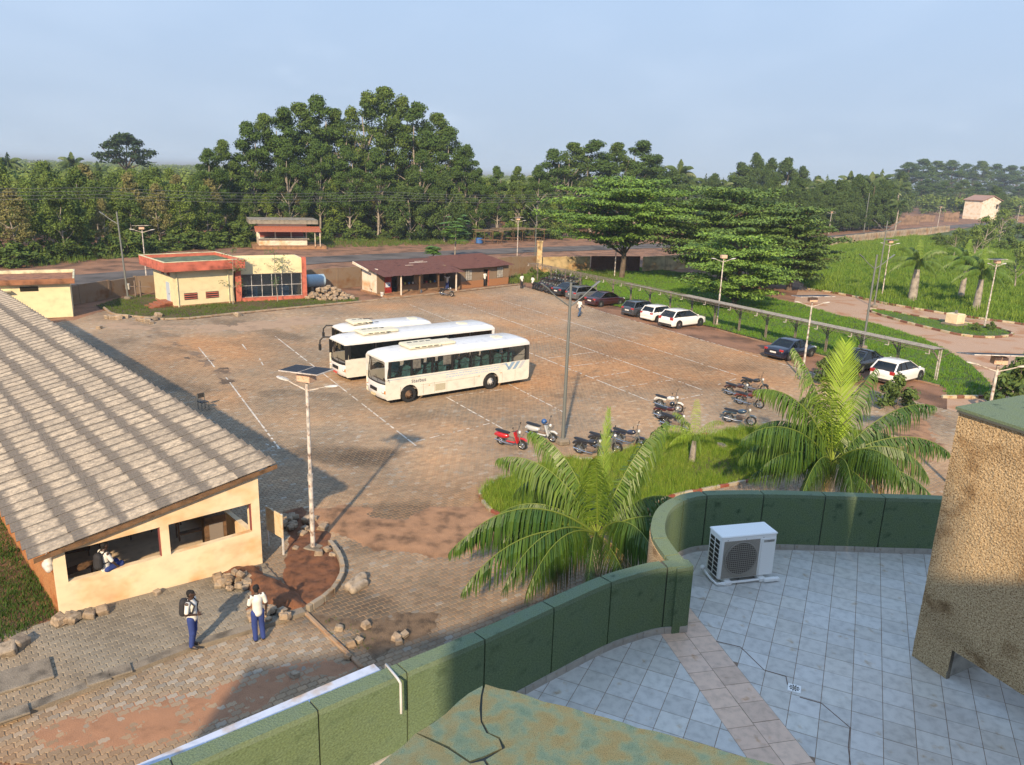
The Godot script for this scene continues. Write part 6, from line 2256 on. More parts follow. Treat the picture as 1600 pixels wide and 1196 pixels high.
# ---------------------------------------------------------------- palms
func frond(par: Node, base: Vector3, az: float, el: float, L: float, droop: float, c0: Color, c1: Color, leaflet := 0.72, n := 46, wide := 1.0, up := 0.0) -> void:
	# a feather leaf: an arching midrib with two rows of hanging leaflets
	var b := MB.new()
	var d := Vector3(cos(az) * cos(el), sin(el), -sin(az) * cos(el))
	var pts := [base]
	var seg := 14
	for i in seg:
		var f := i / float(seg)
		d = (d + Vector3(0, -droop * (0.35 + 1.3 * f) / seg, 0)).normalized()
		pts.append(pts[-1] + d * L / seg)
	var rr := []
	for i in seg + 1:
		rr.append(lerpf(0.026, 0.004, i / float(seg)) * L / 3.5)
	b.col = c1.lerp(Color(0.25, 0.28, 0.06), 0.4)
	b.tube(pts, rr, 5, false)
	for i in n:
		var f := lerpf(0.14, 1.0, (i + rf(0.1, 0.9)) / n)
		var k := f * seg
		var j := mini(int(k), seg - 1)
		var p: Vector3 = pts[j].lerp(pts[j + 1], k - j)
		var t: Vector3 = (pts[j + 1] - pts[j]).normalized()
		var side := t.cross(Vector3.UP)
		if side.length() < 0.15:
			side = Vector3(-sin(az), 0, -cos(az))
		side = side.normalized()
		var nrm := side.cross(t).normalized()
		var ll: float = (leaflet * sin(PI * clampf(0.14 + 0.80 * f, 0, 1)) * rf(0.7, 1.15) + 0.10) * (0.42 if up > 1.5 else 1.0)
		for s in [-1.0, 1.0]:
			var lift := rf(-0.45, 0.7) if up < 0.5 else rf(0.0, 0.25)
			var dir: Vector3 = (side * s * 1.0 + t * (0.55 + 0.5 * f + up * 0.6) + nrm * lift).normalized()
			var w := t * 0.021 * (L / 3.5) * wide
			b.col = c0.lerp(c1, rng.randf()) * rf(0.8, 1.2)
			var a := p
			var dd := dir
			var parts := 3
			for q in parts:
				dd = (dd + Vector3(0, -0.85 - 0.5 * q, 0) * (0.55 + 0.5 * droop) * maxf(0.0, 1.0 - up)).normalized()
				var e := a + dd * ll / parts
				var w0: Vector3 = w * [0.7, 1.0, 0.75][q]
				var w1: Vector3 = w * [1.0, 0.75, 0.05][q]
				b.tri(a - w0, e - w1, e + w1)
				b.tri(a - w0, e + w1, a + w0)
				a = e
	obj("frond", b, MT["frond"], par)


func palm(called: String, label: String, at: Vector2, trunk_h: float, tr: float, fronds: Array, green: Color, light: Color, leaflet := 0.72, n := 46, group := "", wide := 1.0) -> Node3D:
	var t := thing(called, label, "palm tree", v3(at, -0.02), 0.0, group)
	var b := MB.new()
	b.tube([Vector3.ZERO, Vector3(0, trunk_h * 0.15, 0), Vector3(0.02, trunk_h * 0.55, 0), Vector3(0.02, trunk_h * 0.82, 0)], [tr * 1.15, tr * 1.2, tr, tr * 0.7], 14)
	obj("trunk", b, MT["pale_bark"], t)
	var cs := MB.new()
	cs.col = Color(0.09, 0.15, 0.03)
	cs.tube([Vector3(0.02, trunk_h * 0.8, 0), Vector3(0.02, trunk_h * 0.92, 0), Vector3(0.02, trunk_h * 1.05, 0)], [tr * 0.72, tr * 0.66, tr * 0.3], 12)
	obj("crownshaft", cs, MT["frond"], t)
	for f in fronds:
		var young: float = f[4] if f.size() > 4 else 0.0
		if young < 0.0:
			frond(t, Vector3(0.02, trunk_h, 0), deg_to_rad(f[0]), deg_to_rad(f[1]), f[2], f[3], Color(0.20, 0.12, 0.05), Color(0.34, 0.24, 0.10), leaflet * 0.8, int(n * 0.6), wide)
			continue
		frond(t, Vector3(0.02, trunk_h, 0), deg_to_rad(f[0]), deg_to_rad(f[1]), f[2], f[3], green.lerp(light, young * 0.8), green.lerp(light, 0.22 + young * 0.78), leaflet, n, wide, f[5] if f.size() > 5 else 0.0)
	return t


func build_palms() -> void:
	rng.seed = 21
	var g := Color(0.024, 0.066, 0.016)
	var y := Color(0.24, 0.36, 0.035)
	var f1 := []
	for i in 9:
		f1.append([i * 40.0 + rf(-12, 12), rf(8, 30), rf(3.2, 4.0), rf(1.1, 1.5)])
	for i in 9:
		f1.append([i * 40.0 + 20 + rf(-12, 12), rf(30, 54), rf(3.7, 4.6), rf(2.0, 2.5), 0.06])
	var f2 := f1.duplicate(true)
	f1.append_array([[214, 26, 5.2, 1.5], [202, 42, 5.2, 1.9], [190, 30, 5.0, 1.6], [226, 36, 4.6, 1.9], [168, 62, 4.2, 1.7, 0.2], [150, 70, 4.0, 1.6, 0.25], [30, 68, 4.2, 1.1, 0.2], [75, 80, 3.9, 0.3, 0.5, 2.0], [250, 78, 3.0, 0.9, 0.35], [225, 4, 2.8, 1.7, -1.0], [310, 2, 2.6, 1.8, -1.0]])
	palm("royal_palm", "young royal palm with long drooping fronds behind the green parapet", Vector2(2.75, -21.6), 2.4, 0.24, f1, g, y, 1.2, 70)
	f2.append_array([[182, 66, 4.8, 1.7, 0.15], [196, 48, 4.8, 1.6], [12, 52, 5.0, 1.3], [356, 40, 4.8, 1.5], [140, 74, 4.8, 1.1, 0.25], [40, 70, 4.4, 1.3, 0.15], [84, 84, 4.7, 0.1, 1.0, 0.95], [200, 80, 3.6, 0.7, 0.5, 0.3], [240, 4, 2.8, 1.8, -1.0], [350, 4, 2.8, 1.8, -1.0]])
	palm("royal_palm", "royal palm with a bright yellow green upright young frond on the grass island", Vector2(12.65, -28.42), 2.5, 0.26, f2, g, y, 1.2, 70)
	palm("young_palm", "small yellowing palm with a short white painted trunk on the grass island", Vector2(8.71, -34.53), 1.35, 0.13, [[170, 40, 1.9, 1.8, 0.8], [200, 20, 1.5, 1.6, 0.9], [270, 25, 1.7, 1.9, 0.9], [350, 40, 2.0, 1.9, 0.5], [20, 50, 1.8, 1.6, 0.6], [85, 80, 1.7, 0.4, 0.9], [130, 55, 1.7, 1.4, 0.8]], g, y, 0.36, 30)
	var fl := []
	for i in 17:
		fl.append([i * 27.7 + 8, [58, 34, 8, 22][i % 4], 3.5, [1.9, 1.9, 1.4, 1.7][i % 4], 0.15])
	fl.append([90, 85, 2.6, 0.1, 0.4])
	palm("field_palm", "royal palm with stout grey trunk standing alone on the grass field", Vector2(47.13, -91.12), 4.6, 0.42, fl, Color(0.05, 0.10, 0.025), y, 0.7, 50, "", 2.4)
	palm("field_palm", "royal palm with slender leaning trunk near the median lamp", Vector2(50.8, -84.37), 4.4, 0.32, fl, Color(0.05, 0.11, 0.025), y, 0.7, 50, "", 2.4)
	palm("field_palm", "royal palm with pale trunk behind the slender field palm", Vector2(54.62, -94.21), 4.6, 0.3, fl, Color(0.05, 0.11, 0.025), y, 0.7, 50, "", 2.4)
	palm("young_palm", "tiny palm seedling on the grass beside the driveway", Vector2(43.7, -98.07), 0.5, 0.08, [[170, 40, 1.6, 1.3, 0.3], [20, 40, 1.6, 1.3, 0.3], [90, 70, 1.4, 0.6, 0.4], [220, 30, 1.3, 1.3, 0.3], [320, 30, 1.3, 1.3, 0.3]], g, y, 0.34, 20)
	# tall palms in the belt along the far road: one kind, copied
	var far := palm("oil_palm", "feathery palm in the tree belt along the far road", Vector2(104.57, -260.5), 11.5, 0.3, fl, Color(0.045, 0.085, 0.025), Color(0.14, 0.18, 0.04), 0.95, 26, "palms in the belt along the far road", 6.0)
	for ch in far.get_children():
		if ch.name.begins_with("frond"):
			ch.scale = Vector3(1.25, 1.25, 1.25)
			ch.position.y = -11.5 * 0.25
	for e in [[Vector2(46.11, -229.52), 1.25], [Vector2(50.23, -237.71), 1.0], [Vector2(57.71, -244.94), 1.02], [Vector2(62.34, -244.29), 0.95], [Vector2(69.45, -261.69), 1.0], [Vector2(94.39, -261.71), 1.0], [Vector2(105.33, -282.24), 1.06], [Vector2(106.67, -275.5), 1.1], [Vector2(120.92, -291.16), 1.22], [Vector2(116.45, -273.7), 1.1], [Vector2(122.28, -276.86), 1.2], [Vector2(135.54, -299.54), 1.3], [Vector2(131.89, -282.09), 1.0], [Vector2(151.78, -317.47), 1.1], [Vector2(88.48, -251.97), 0.9], [Vector2(78.72, -240.72), 0.9], [Vector2(70.89, -230.98), 0.8], [Vector2(65.4, -228.21), 0.8], [Vector2(100.41, -245.88), 0.8], [Vector2(104.91, -242.33), 0.7]]:
		var c := copy(far, v3(e[0]), rf(0, TAU))
		c.scale = Vector3.ONE * e[1]
	var fp := copy(far, v3(Vector2(106.98, -222.43)), 1.0, "golden yellow palm standing at the road edge")
	fp.scale = Vector3.ONE * 0.72
	var ol := copy(far, v3(Vector2(12.67, -217.29)), 2.0)
	for e in [[Vector2(-128.94, -229.53), 1.0], [Vector2(-137.29, -213.21), 0.95], [Vector2(-108.41, -204.59), 0.85], [Vector2(10.59, -210.69), 0.9], [Vector2(5.48, -213.39), 0.95]]:
		copy(far, v3(e[0]), rf(0, TAU), "dark feathery palm rising out of the wood").scale = Vector3.ONE * e[1]


# ---------------------------------------------------------------- grass
func tuft(n: int, h: float, spread: float, w: float, lo: Color, hi: Color) -> ArrayMesh:
	var b := MB.new()
	for i in n:
		var a := rf(0, TAU)
		var p := Vector3(cos(a), 0, sin(a)) * rf(0, spread)
		var lean := Vector3(rf(-1, 1), 0, rf(-1, 1)) * h * 0.45
		var s := Vector3(rf(-1, 1), 0, rf(-1, 1)).normalized() * w
		var k := rf(0.6, 1.15)
		b.col = lo.lerp(hi, rng.randf()) * rf(0.85, 1.15)
		var m := p + Vector3(0, h * 0.6 * k, 0) + lean * 0.35
		var e := p + Vector3(0, h * k, 0) + lean
		b.tri(p - s, p + s, m + s * 0.7)
		b.tri(p - s, m + s * 0.7, m - s * 0.7)
		b.tri(m - s * 0.7, m + s * 0.7, e)
	return b.mesh()


func sow(called: String, label: String, poly: PackedVector2Array, step: float, meshes: Array, smin: float, smax: float, far_limit := 1e9, keep_out := []) -> void:
	var lo := poly[0]
	var hi := poly[0]
	for p in poly:
		lo = Vector2(minf(lo.x, p.x), minf(lo.y, p.y))
		hi = Vector2(maxf(hi.x, p.x), maxf(hi.y, p.y))
	var f := FastNoiseLite.new()
	f.frequency = 0.22
	f.fractal_octaves = 3
	var xf := []
	var x := lo.x
	while x < hi.x:
		var z := lo.y
		while z < hi.y:
			var p := Vector2(x + rf(-0.5, 0.5) * step, z + rf(-0.5, 0.5) * step)
			z += step
			if p.length() > far_limit or absf(p.x) > -p.y * 0.78 + 4.0 or not in_poly(p, poly):
				continue
			var skip := false
			for q in keep_out:
				if in_poly(p, q):
					skip = true
			if skip:
				continue
			var k := f.get_noise_2d(p.x, p.y)
			var s := lerpf(smin, smax, clampf(0.5 + k * 1.2 + rf(-0.25, 0.25), 0, 1))
			xf.append(Transform3D(Basis(Vector3.UP, rf(0, TAU)).scaled(Vector3(s, s * rf(0.8, 1.2), s)), v3(p, 0.0)))
		x += step
	var root := Node3D.new()
	root.name = numbered(called)
	add_child(root)
	tag(root, label, "grass")
	stuff(root)
	var per := {}
	for t in xf:
		var i := rng.randi() % meshes.size()
		if not per.has(i):
			per[i] = []
		per[i].append(t)
	for i in per:
		stuff(multi("tufts", meshes[i], MT["grass"], per[i], root))


func build_grass() -> void:
	rng.seed = 31
	var a := Color(0.10, 0.19, 0.022)
	var b := Color(0.20, 0.31, 0.035)
	var c := Color(0.30, 0.33, 0.07)
	var isl := [tuft(16, 0.34, 0.13, 0.006, a, b), tuft(16, 0.40, 0.14, 0.006, a * 0.8, b), tuft(14, 0.34, 0.14, 0.006, b, c)]
	sow("island_grass", "tall bright green grass on the island under the palms", round_poly(island), 0.13, isl, 0.6, 1.2)
	var lw := [tuft(20, 0.14, 0.26, 0.011, Color(0.08, 0.19, 0.02), Color(0.14, 0.29, 0.03)), tuft(20, 0.17, 0.26, 0.011, Color(0.09, 0.18, 0.02), Color(0.18, 0.30, 0.04))]
	sow("lawn_grass", "short green lawn grass beside the carport", lawn, 0.34, lw, 0.8, 1.4)
	sow("median_grass", "patchy grass on the narrow median island", median, 0.34, lw, 0.7, 1.2)
	var fd := [tuft(26, 0.55, 0.7, 0.022, Color(0.085, 0.165, 0.022), Color(0.17, 0.28, 0.035)), tuft(26, 0.7, 0.7, 0.024, Color(0.10, 0.17, 0.025), Color(0.22, 0.31, 0.045)), tuft(24, 0.5, 0.6, 0.022, Color(0.07, 0.14, 0.02), Color(0.12, 0.22, 0.03))]
	sow("field_grass", "long rough grass covering the open field", field, 0.8, fd, 0.7, 1.5, 240.0)
	sow("bed_grass", "thin grass in the bed before the yellow buildings", bed, 0.30, [tuft(12, 0.16, 0.22, 0.012, Color(0.06, 0.10, 0.02), Color(0.14, 0.20, 0.035))], 0.5, 1.3)
	var wd := [tuft(18, 0.18, 0.2, 0.008, Color(0.035, 0.075, 0.016), Color(0.085, 0.15, 0.03)), tuft(14, 0.14, 0.2, 0.016, Color(0.04, 0.085, 0.018), Color(0.075, 0.14, 0.028))]
	sow("side_weeds", "dark weedy grass along the low side of the hall", PackedVector2Array([Vector2(-14.3, -18.06), Vector2(-13.84, -18.68), Vector2(-13.1, -19.95), Vector2(-15.92, -22.92), Vector2(-19.81, -27.19), Vector2(-22.86, -26.36)]), 0.17, wd, 0.7, 1.4)
	var rs := [tuft(22, 0.4, 0.6, 0.022, Color(0.06, 0.10, 0.02), Color(0.16, 0.19, 0.05)), tuft(22, 0.5, 0.6, 0.022, Color(0.07, 0.12, 0.022), Color(0.12, 0.19, 0.035))]
	sow("verge_grass", "scattered grass on the red verge before the wood", PackedVector2Array([Vector2(-66, -90), Vector2(-58, -95), Vector2(-50, -122), Vector2(-28, -132), Vector2(-8, -146), Vector2(-12, -158), Vector2(-32, -146), Vector2(-52, -138), Vector2(-66, -104)]), 1.1, rs, 0.6, 1.6)
	sow("wall_weeds", "dry weeds along the foot of the compound walls", PackedVector2Array([Vector2(-3, -95.5), Vector2(2.5, -103.5), Vector2(9.5, -107.5), Vector2(16, -108), Vector2(12, -100), Vector2(3, -96), Vector2(0, -94)]), 0.6, rs, 0.6, 1.5)
	sow("kerb_weeds", "small weeds between the pavers near the soil bed", PackedVector2Array([Vector2(-5.69, -20.3), Vector2(-4.78, -20.53), Vector2(-3.46, -19.61), Vector2(-3.78, -18.37), Vector2(-4.86, -19.21)]), 0.3, [tuft(8, 0.07, 0.10, 0.006, Color(0.06, 0.09, 0.02), Color(0.12, 0.15, 0.03))], 0.5, 1.2)

# ---------------------------------------------------------------- lamps
func solar_lamp(label: String, p: Vector2, h: float, turn: float, panel := 1.6, tilt := 0.0, thick := 1.0) -> Node3D:
	var t := thing("solar_lamp", label, "street lamp", v3(p), turn)
	var b := MB.new()
	b.tube([Vector3(0, -0.05, 0), Vector3(0, h * 0.42, 0)], [0.075 * thick, 0.07 * thick], 10)
	b.tube([Vector3(0, h * 0.42, 0), Vector3(0, h * 0.46, 0)], [0.085 * thick, 0.085 * thick], 10)
	b.tube([Vector3(0, h * 0.46, 0), Vector3(0, h, 0)], [0.058 * thick, 0.048 * thick], 10)
	obj("post", b, MT["pole_white"], t)
	pbox("footing", Vector3(-0.25, -0.05, -0.25), Vector3(0.25, 0.10, 0.25), MT["concrete"], t, 0.03)
	pbox("battery_box", Vector3(-0.26, h - 0.02, -0.2), Vector3(0.26, h + 0.28, 0.2), mat("rusty_box", lin(0.62, 0.45, 0.34), 0.7, {tex = noises["rust"], scale = 1.4}), t, 0.015)
	for s in [-1.0, 1.0]:
		var a := MB.new()
		a.tube([Vector3(0, h - 0.35, 0), Vector3(s * 0.35, h - 0.25, 0), Vector3(s * 0.75, h - 0.12, 0)], [0.03, 0.028, 0.025], 7)
		var ar := obj("arm", a, MT["pole_white"], t)
		var hd := MB.new()
		hd.ball(Vector3(s * 0.98, h - 0.06, 0), Vector3(0.28, 0.045, 0.12), 6, 12, Basis(Vector3(0, 0, 1), s * 0.16))
		obj("lamp_head", hd, MT["white_paint"], ar)
	if panel > 0.0:
		var bs := Basis(Vector3(1, 0, 0), tilt) * Basis(Vector3(0, 0, 1), 0.03)
		for s in [-1.0, 1.0]:
			var q := MB.new()
			q.cbox(Vector3(0, h + 0.36, 0) + bs * Vector3(s * panel * 0.26, 0, 0), Vector3(panel * 0.515, 0.04, panel * 0.62), 0.006, bs)
			var fr := obj("solar_panel", q, MT["pole_white"], t)
			for i in 4:
				for j in 3:
					var c := MB.new()
					c.box(Vector3(0, h + 0.3835, 0) + bs * Vector3(s * panel * 0.26 + panel * 0.122 * (i - 1.5), 0, panel * 0.194 * (j - 1)), Vector3(panel * 0.119, 0.004, panel * 0.190), bs)
					obj("cell", c, MT["solar"], fr)
	return t


func street_light(label: String, p: Vector2, h: float, turn: float, arms: Array, r := 0.075) -> Node3D:
	var t := thing("street_light", label, "street light", v3(p), turn)
	var b := MB.new()
	b.tube([Vector3(0, -0.05, 0), Vector3(0, h, 0)], [r * 1.15, r * 0.75], 8)
	obj("pole", b, MT["steel"], t)
	pbox("footing", Vector3(-0.3, -0.05, -0.3), Vector3(0.3, 0.3, 0.3), MT["concrete"], t, 0.1)
	for s in arms:
		var a := MB.new()
		var j := h - 1.15
		a.tube([Vector3(0, j, 0), Vector3(s * 0.7, j + 0.45, 0), Vector3(s * 1.2, j + 0.85, 0)], [0.035, 0.032, 0.028], 6)
		var ar := obj("arm", a, MT["steel"], t)
		var hd := MB.new()
		hd.cbox(Vector3(s * 1.42, j + 1.02, 0), Vector3(0.55, 0.06, 0.16), 0.02, Basis(Vector3(0, 0, 1), s * 0.6))
		obj("lamp_head", hd, MT["steel"], ar)
	return t


func build_lamps() -> void:
	rng.seed = 41
	solar_lamp("solar lamp with flaking white post rising from the red soil bed", Vector2(-6.81, -24.57), 6.15, -0.4, 1.5, 0.0, 1.15)
	solar_lamp("solar lamp standing behind the coral roofed yellow block", Vector2(-39.34, -81.69), 6.1, 0.2, 1.6, -0.06)
	solar_lamp("solar lamp by the road behind the block wall", Vector2(0.13, -125.13), 5.9, 0.0, 1.5)
	solar_lamp("solar lamp with steeply tilted panel by the entrance gate", Vector2(13.22, -103.21), 5.5, 0.0, 1.9, 0.5)
	solar_lamp("solar lamp without panel rising beside the low spreading tree", Vector2(18.91, -70.82), 6.2, 0.25, 0.0)
	solar_lamp("solar lamp with level panel before the navy car", Vector2(19.92, -51.29), 5.4, 0.1, 2.3, -0.09)
	solar_lamp("solar lamp on the narrow median island", Vector2(45.74, -74.01), 6.3, 0.35, 1.5)
	solar_lamp("solar lamp on the grass beside the lone field palm", Vector2(44.65, -93.52), 6.5, 0.1, 1.5)
	solar_lamp("solar lamp whose head shows just beyond the green topped block", Vector2(19.78, -30.6), 6.2, -0.12, 2.6, -0.165, 1.2)
	for e in [[Vector2(84.31, -212.19), 5.7, "solar lamp at the end of the field wall"], [Vector2(131.79, -246.89), 7.2, "solar lamp by the far road before the ruined walls"], [Vector2(181.72, -286.94), 7.5, "solar lamp by the far road near the red huts"]]:
		solar_lamp(e[2], e[0], e[1], 0.1, 1.5, 0.0, 1.4)
	street_light("grey twin arm street light standing on the paved lot before the palms", Vector2(2.64, -36.44), 8.1, 0.5, [-1, 1], 0.085)
	street_light("grey twin arm street light behind the carport end", Vector2(28.85, -62.3), 7.7, 0.25, [-1, 1], 0.085)
	street_light("tall grey street light with concrete cone foot on the median tip", Vector2(39.97, -85.11), 9.4, 0.2, [-1, 1], 0.08)
	street_light("leaning grey street light beside the coral roofed block", Vector2(-37.47, -73.73), 8.3, 0.0, [-1], 0.09).rotation.z = 0.035
	street_light("grey single arm street light by the cream gate pillar", Vector2(2.57, -106.51), 9.0, 0.0, [-1], 0.07)
	for e in [[Vector2(101.47, -229.83), 11.0, "bare steel utility pole at the far road beside the palms"], [Vector2(106.07, -237.33), 13.0, "wooden utility pole at the far road"], [Vector2(52.23, -146.76), 4.0, "short grey post behind the umbrella trees"]]:
		var t := thing("utility_pole", e[2], "pole", v3(e[0]))
		var b := MB.new()
		b.tube([Vector3(0, -0.05, 0), Vector3(0, e[1], 0)], [0.16, 0.10], 7)
		obj("pole", b, MT["bark"] if "wooden" in e[2] else MT["steel"], t)
	# power lines along the road
	for k in 4:
		var m := MB.new()
		var a := Vector3(-92, 8.6 + k * 0.42, -62 - k * 0.2)
		var q := [a, Vector3(-53, 8.3 + k * 0.42, -100 - k * 0.2), Vector3(-22, 8.2 + k * 0.42, -128 - k * 0.2), Vector3(12, 8.4 + k * 0.42, -158 - k * 0.2), Vector3(50, 8.6 + k * 0.42, -190)]
		for i in q.size() - 1:
			var pts := []
			for j in 9:
				var f := j / 8.0
				pts.append(q[i].lerp(q[i + 1], f) - Vector3(0, 4 * f * (1 - f) * 0.5, 0))
			m.tube(pts, [0.02], 4, false)
		tag(obj("power_line", m, MT["steel"]), "thin dark overhead power line strung along the road before the wood", "power line", "power lines along the road")


# ---------------------------------------------------------------- wheels, buses, cars, motorcycles
func wheel(par: Node, p: Vector3, r: float, w: float, side: float, rim_mat: Material, hub := 0.6, spokes := 0) -> void:
	var b := MB.new()
	var prof := [[0.55, 0.0], [0.93, 0.0], [1.0, 0.16], [1.0, 0.84], [0.93, 1.0], [0.55, 1.0]]
	var seg := 22
	for i in seg:
		var a0 := TAU * i / seg
		var a1 := TAU * (i + 1) / seg
		for k in prof.size() - 1:
			var q := []
			for e in [[k, a0], [k + 1, a0], [k + 1, a1], [k, a1]]:
				q.append(p + Vector3(cos(e[1]) * r * prof[e[0]][0], sin(e[1]) * r * prof[e[0]][0], (prof[e[0]][1] - 0.5) * w))
			b.out_quad(p + Vector3(cos(a0), sin(a0), 0) * r * 0.7, q)
	b.smooth(40)
	var ty := obj("wheel", b, MT["rubber"], par)
	var h := MB.new()
	h.tube([p + Vector3(0, 0, side * w * 0.30), p + Vector3(0, 0, side * w * 0.42), p + Vector3(0, 0, side * w * 0.46)], [r * hub, r * hub * 0.96, r * hub * 0.45], 20)
	if spokes > 0:
		for k in spokes:
			var a := TAU * k / spokes
			h.box(p + Vector3(cos(a) * r * 0.36, sin(a) * r * 0.36, side * w * 0.47), Vector3(r * 0.5, r * 0.10, 0.02), Basis(Vector3(0, 0, 1), a))
	else:
		for k in 8:
			var a := TAU * k / 8
			h.ball(p + Vector3(cos(a) * r * 0.4, sin(a) * r * 0.4, side * w * 0.45), Vector3(0.022, 0.022, 0.022), 4, 6)
	obj("rim", h, rim_mat, ty)


func side_skin(L: float, y0: float, y1: float, wheels: Array, wr: float, z: float, depth: float, fx := 0.0) -> MB:
	var q := PackedVector2Array([Vector2(fx, y1), Vector2(fx, y0 + 0.1), Vector2(fx + 0.08, y0)])
	for w in wheels:
		var dy: float = y0 - 0.48
		var half := sqrt(maxf(0.01, wr * wr - dy * dy))
		var a0 := atan2(dy, -half)
		var a1 := atan2(dy, half)
		if a0 < 0:
			a0 += TAU
		if a1 > a0:
			a1 -= TAU
		for k in 13:
			var a := lerpf(a0, a1, k / 12.0)
			q.append(Vector2(w + cos(a) * wr, 0.48 + sin(a) * wr))
	q.append(Vector2(L - 0.1, y0))
	q.append(Vector2(L, y0 + 0.12))
	q.append(Vector2(L, y1))
	var b := MB.new()
	b.slab(q, depth, Vector3(0, 0, z), Basis.IDENTITY)
	return b


func bus(label: String, at: Vector2, L: float, H: float, W: float, coach: bool, wx: Array, turn: float) -> Node3D:
	# local x runs from the front to the rear, local +z is the side towards the viewer
	var t := thing("bus", label, "bus", v3(at), turn, "white buses parked side by side")
	var white := mat("bus_white", lin(0.74, 0.74, 0.73), 0.35, {tex = noises["limewash"], scale = 0.3, coat = 0.3})
	var skirt := mat("bus_skirt", lin(0.72, 0.69, 0.60), 0.5, {tex = noises["limewash"], scale = 0.35})
	var y0 := 0.32
	var sill := H * 0.53
	var wtop := H * 0.875
	var glassm: Material = MT["bus_glass"] if not coach else MT["tinted_and_unlit_room"]
	for s in [0.0, -W]:
		var side := 1.0 if s == 0.0 else -1.0
		obj("side_panel", side_skin(L, y0, sill, wx, 0.60, s - side * 0.03, 0.06, 0.12), skirt, t)
		# window band: pillars, panes
		var n := 7 if not coach else 6
		var x0 := 0.42
		var x1 := L - 0.28
		for k in n + 1:
			var x := lerpf(x0, x1, k / float(n))
			pbox("pillar", Vector3(x - 0.06, sill, s - side * 0.055 - 0.025), Vector3(x + 0.06, wtop, s - side * 0.055 + 0.025), MT["black"], t)
			if k < n:
				var xb := lerpf(x0, x1, (k + 1) / float(n))
				var wp := pbox("window", Vector3(x + 0.06, sill + 0.02, s - side * 0.06 - 0.006), Vector3(xb - 0.06, wtop - 0.02, s - side * 0.06 + 0.006), glassm, t)
				if not coach:
					pbox("slider_rail", Vector3(x + 0.06, lerpf(sill, wtop, 0.36), s - side * 0.04 - 0.012), Vector3(xb - 0.06, lerpf(sill, wtop, 0.36) + 0.03, s - side * 0.04 + 0.012), MT["black"], wp)
					if k in [1, 2] and side > 0:
						var cx := x + 0.08 if k == 1 else xb - 0.60
						pbox("curtain", Vector3(cx, lerpf(sill, wtop, 0.36), -0.10), Vector3(cx + 0.55, wtop - 0.04, -0.09), MT["plaster_grey"], wp)
		pbox("rear_quarter", Vector3(L - 0.28, sill, s - side * 0.06 - 0.03), Vector3(L - 0.02, wtop, s - side * 0.06 + 0.03), MT["dark_metal"] if not coach else white, t)
		pbox("front_quarter", Vector3(0.10, sill, s - side * 0.055 - 0.02), Vector3(0.30, wtop - 0.05, s - side * 0.055 + 0.02), MT["black"] if coach else white, t)
	# roof with rounded edges, lower towards the front
	var rings := []
	for e in [[0.10, -0.30, 0.10], [0.20, -0.20, 0.04], [0.7, -0.09, 0.0], [1.8, -0.03, 0.0], [L * 0.5, 0.0, 0.0], [L - 0.5, 0.0, 0.0], [L - 0.12, -0.08, 0.0], [L, -0.20, 0.03]]:
		var yt: float = H + e[1]
		var r := []
		var zi: float = e[2]
		for q in [[0.0 - zi, wtop - 0.05], [0.0 - zi, lerpf(wtop, yt, 0.25)], [-0.05 - zi, lerpf(wtop, yt, 0.62)], [-0.16 - zi, lerpf(wtop, yt, 0.88)], [-0.40 - zi, yt - 0.01], [-W / 2, yt + 0.02], [-W + 0.40 + zi, yt - 0.01], [-W + 0.16 + zi, lerpf(wtop, yt, 0.88)], [-W + 0.05 + zi, lerpf(wtop, yt, 0.62)], [-W + zi, lerpf(wtop, yt, 0.25)], [-W + zi, wtop - 0.05]]:
			r.append(Vector3(e[0], maxf(q[1], wtop - 0.05), q[0]))
		rings.append(r)
	var rb := MB.new()
	rb.loft(rings)
	rb.smooth(50)
	var roof := obj("roof", rb, white, t)
	# rear and front ends
	pbox("rear_panel", Vector3(L - 0.06, y0 + 0.05, -W + 0.05), Vector3(L + 0.02, wtop, -0.05), white, t, 0.02)
	pbox("rear_bumper", Vector3(L - 0.05, y0, -W + 0.03), Vector3(L + 0.10, y0 + 0.32, -0.03), MT["dark_metal"], t, 0.03)
	var fr := []
	for e in [[y0, 0.10, 0.06], [y0 + 0.12, 0.0, 0.02], [y0 + 0.4, -0.03, 0.0], [sill * 0.72, 0.0, 0.0], [sill * 0.78, 0.03, 0.0]]:
		var r := []
		for k in 9:
			var f := k / 8.0
			var z := lerpf(-e[2], -W + e[2], f)
			r.append(Vector3(e[1] + 0.22 * pow(absf(f - 0.5) * 2.0, 3.0), e[0], z))
		r.append(Vector3(0.4, e[0], -W + 0.05))
		r.append(Vector3(0.4, e[0], -0.05))
		fr.append(r)
	var fb := MB.new()
	fb.loft(fr)
	fb.smooth(40)
	var fp := obj("front_panel", fb, white, t)
	pbox("grille", Vector3(-0.065, y0 + 0.40, -W * 0.66), Vector3(0.0, y0 + 0.60, -W * 0.34), MT["black"], fp, 0.01)
	pbox("number_plate", Vector3(-0.085, y0 + 0.12, -W * 0.6), Vector3(-0.03, y0 + 0.24, -W * 0.4), mat("plate", lin(0.6, 0.5, 0.3), 0.6) if not coach else mat("plate_red", lin(0.5, 0.08, 0.06), 0.6), fp)
	for s in [-0.30, -W + 0.30]:
		var hl := MB.new()
		hl.ball(Vector3(0.07, y0 + 0.45, s), Vector3(0.07, 0.09, 0.16), 6, 10)
		var ho := obj("headlight", hl, mat("lens", lin(0.55, 0.56, 0.55), 0.12, {coat = 1.0}), fp)
		pbox("indicator", Vector3(0.10, y0 + 0.36, s + (0.13 if s > -1 else -0.21)), Vector3(0.22, y0 + 0.54, s + (0.21 if s > -1 else -0.13)), mat("amber", lin(0.6, 0.2, 0.03), 0.3), ho)
	# windscreen, raked back
	var ws := MB.new()
	var rows := []
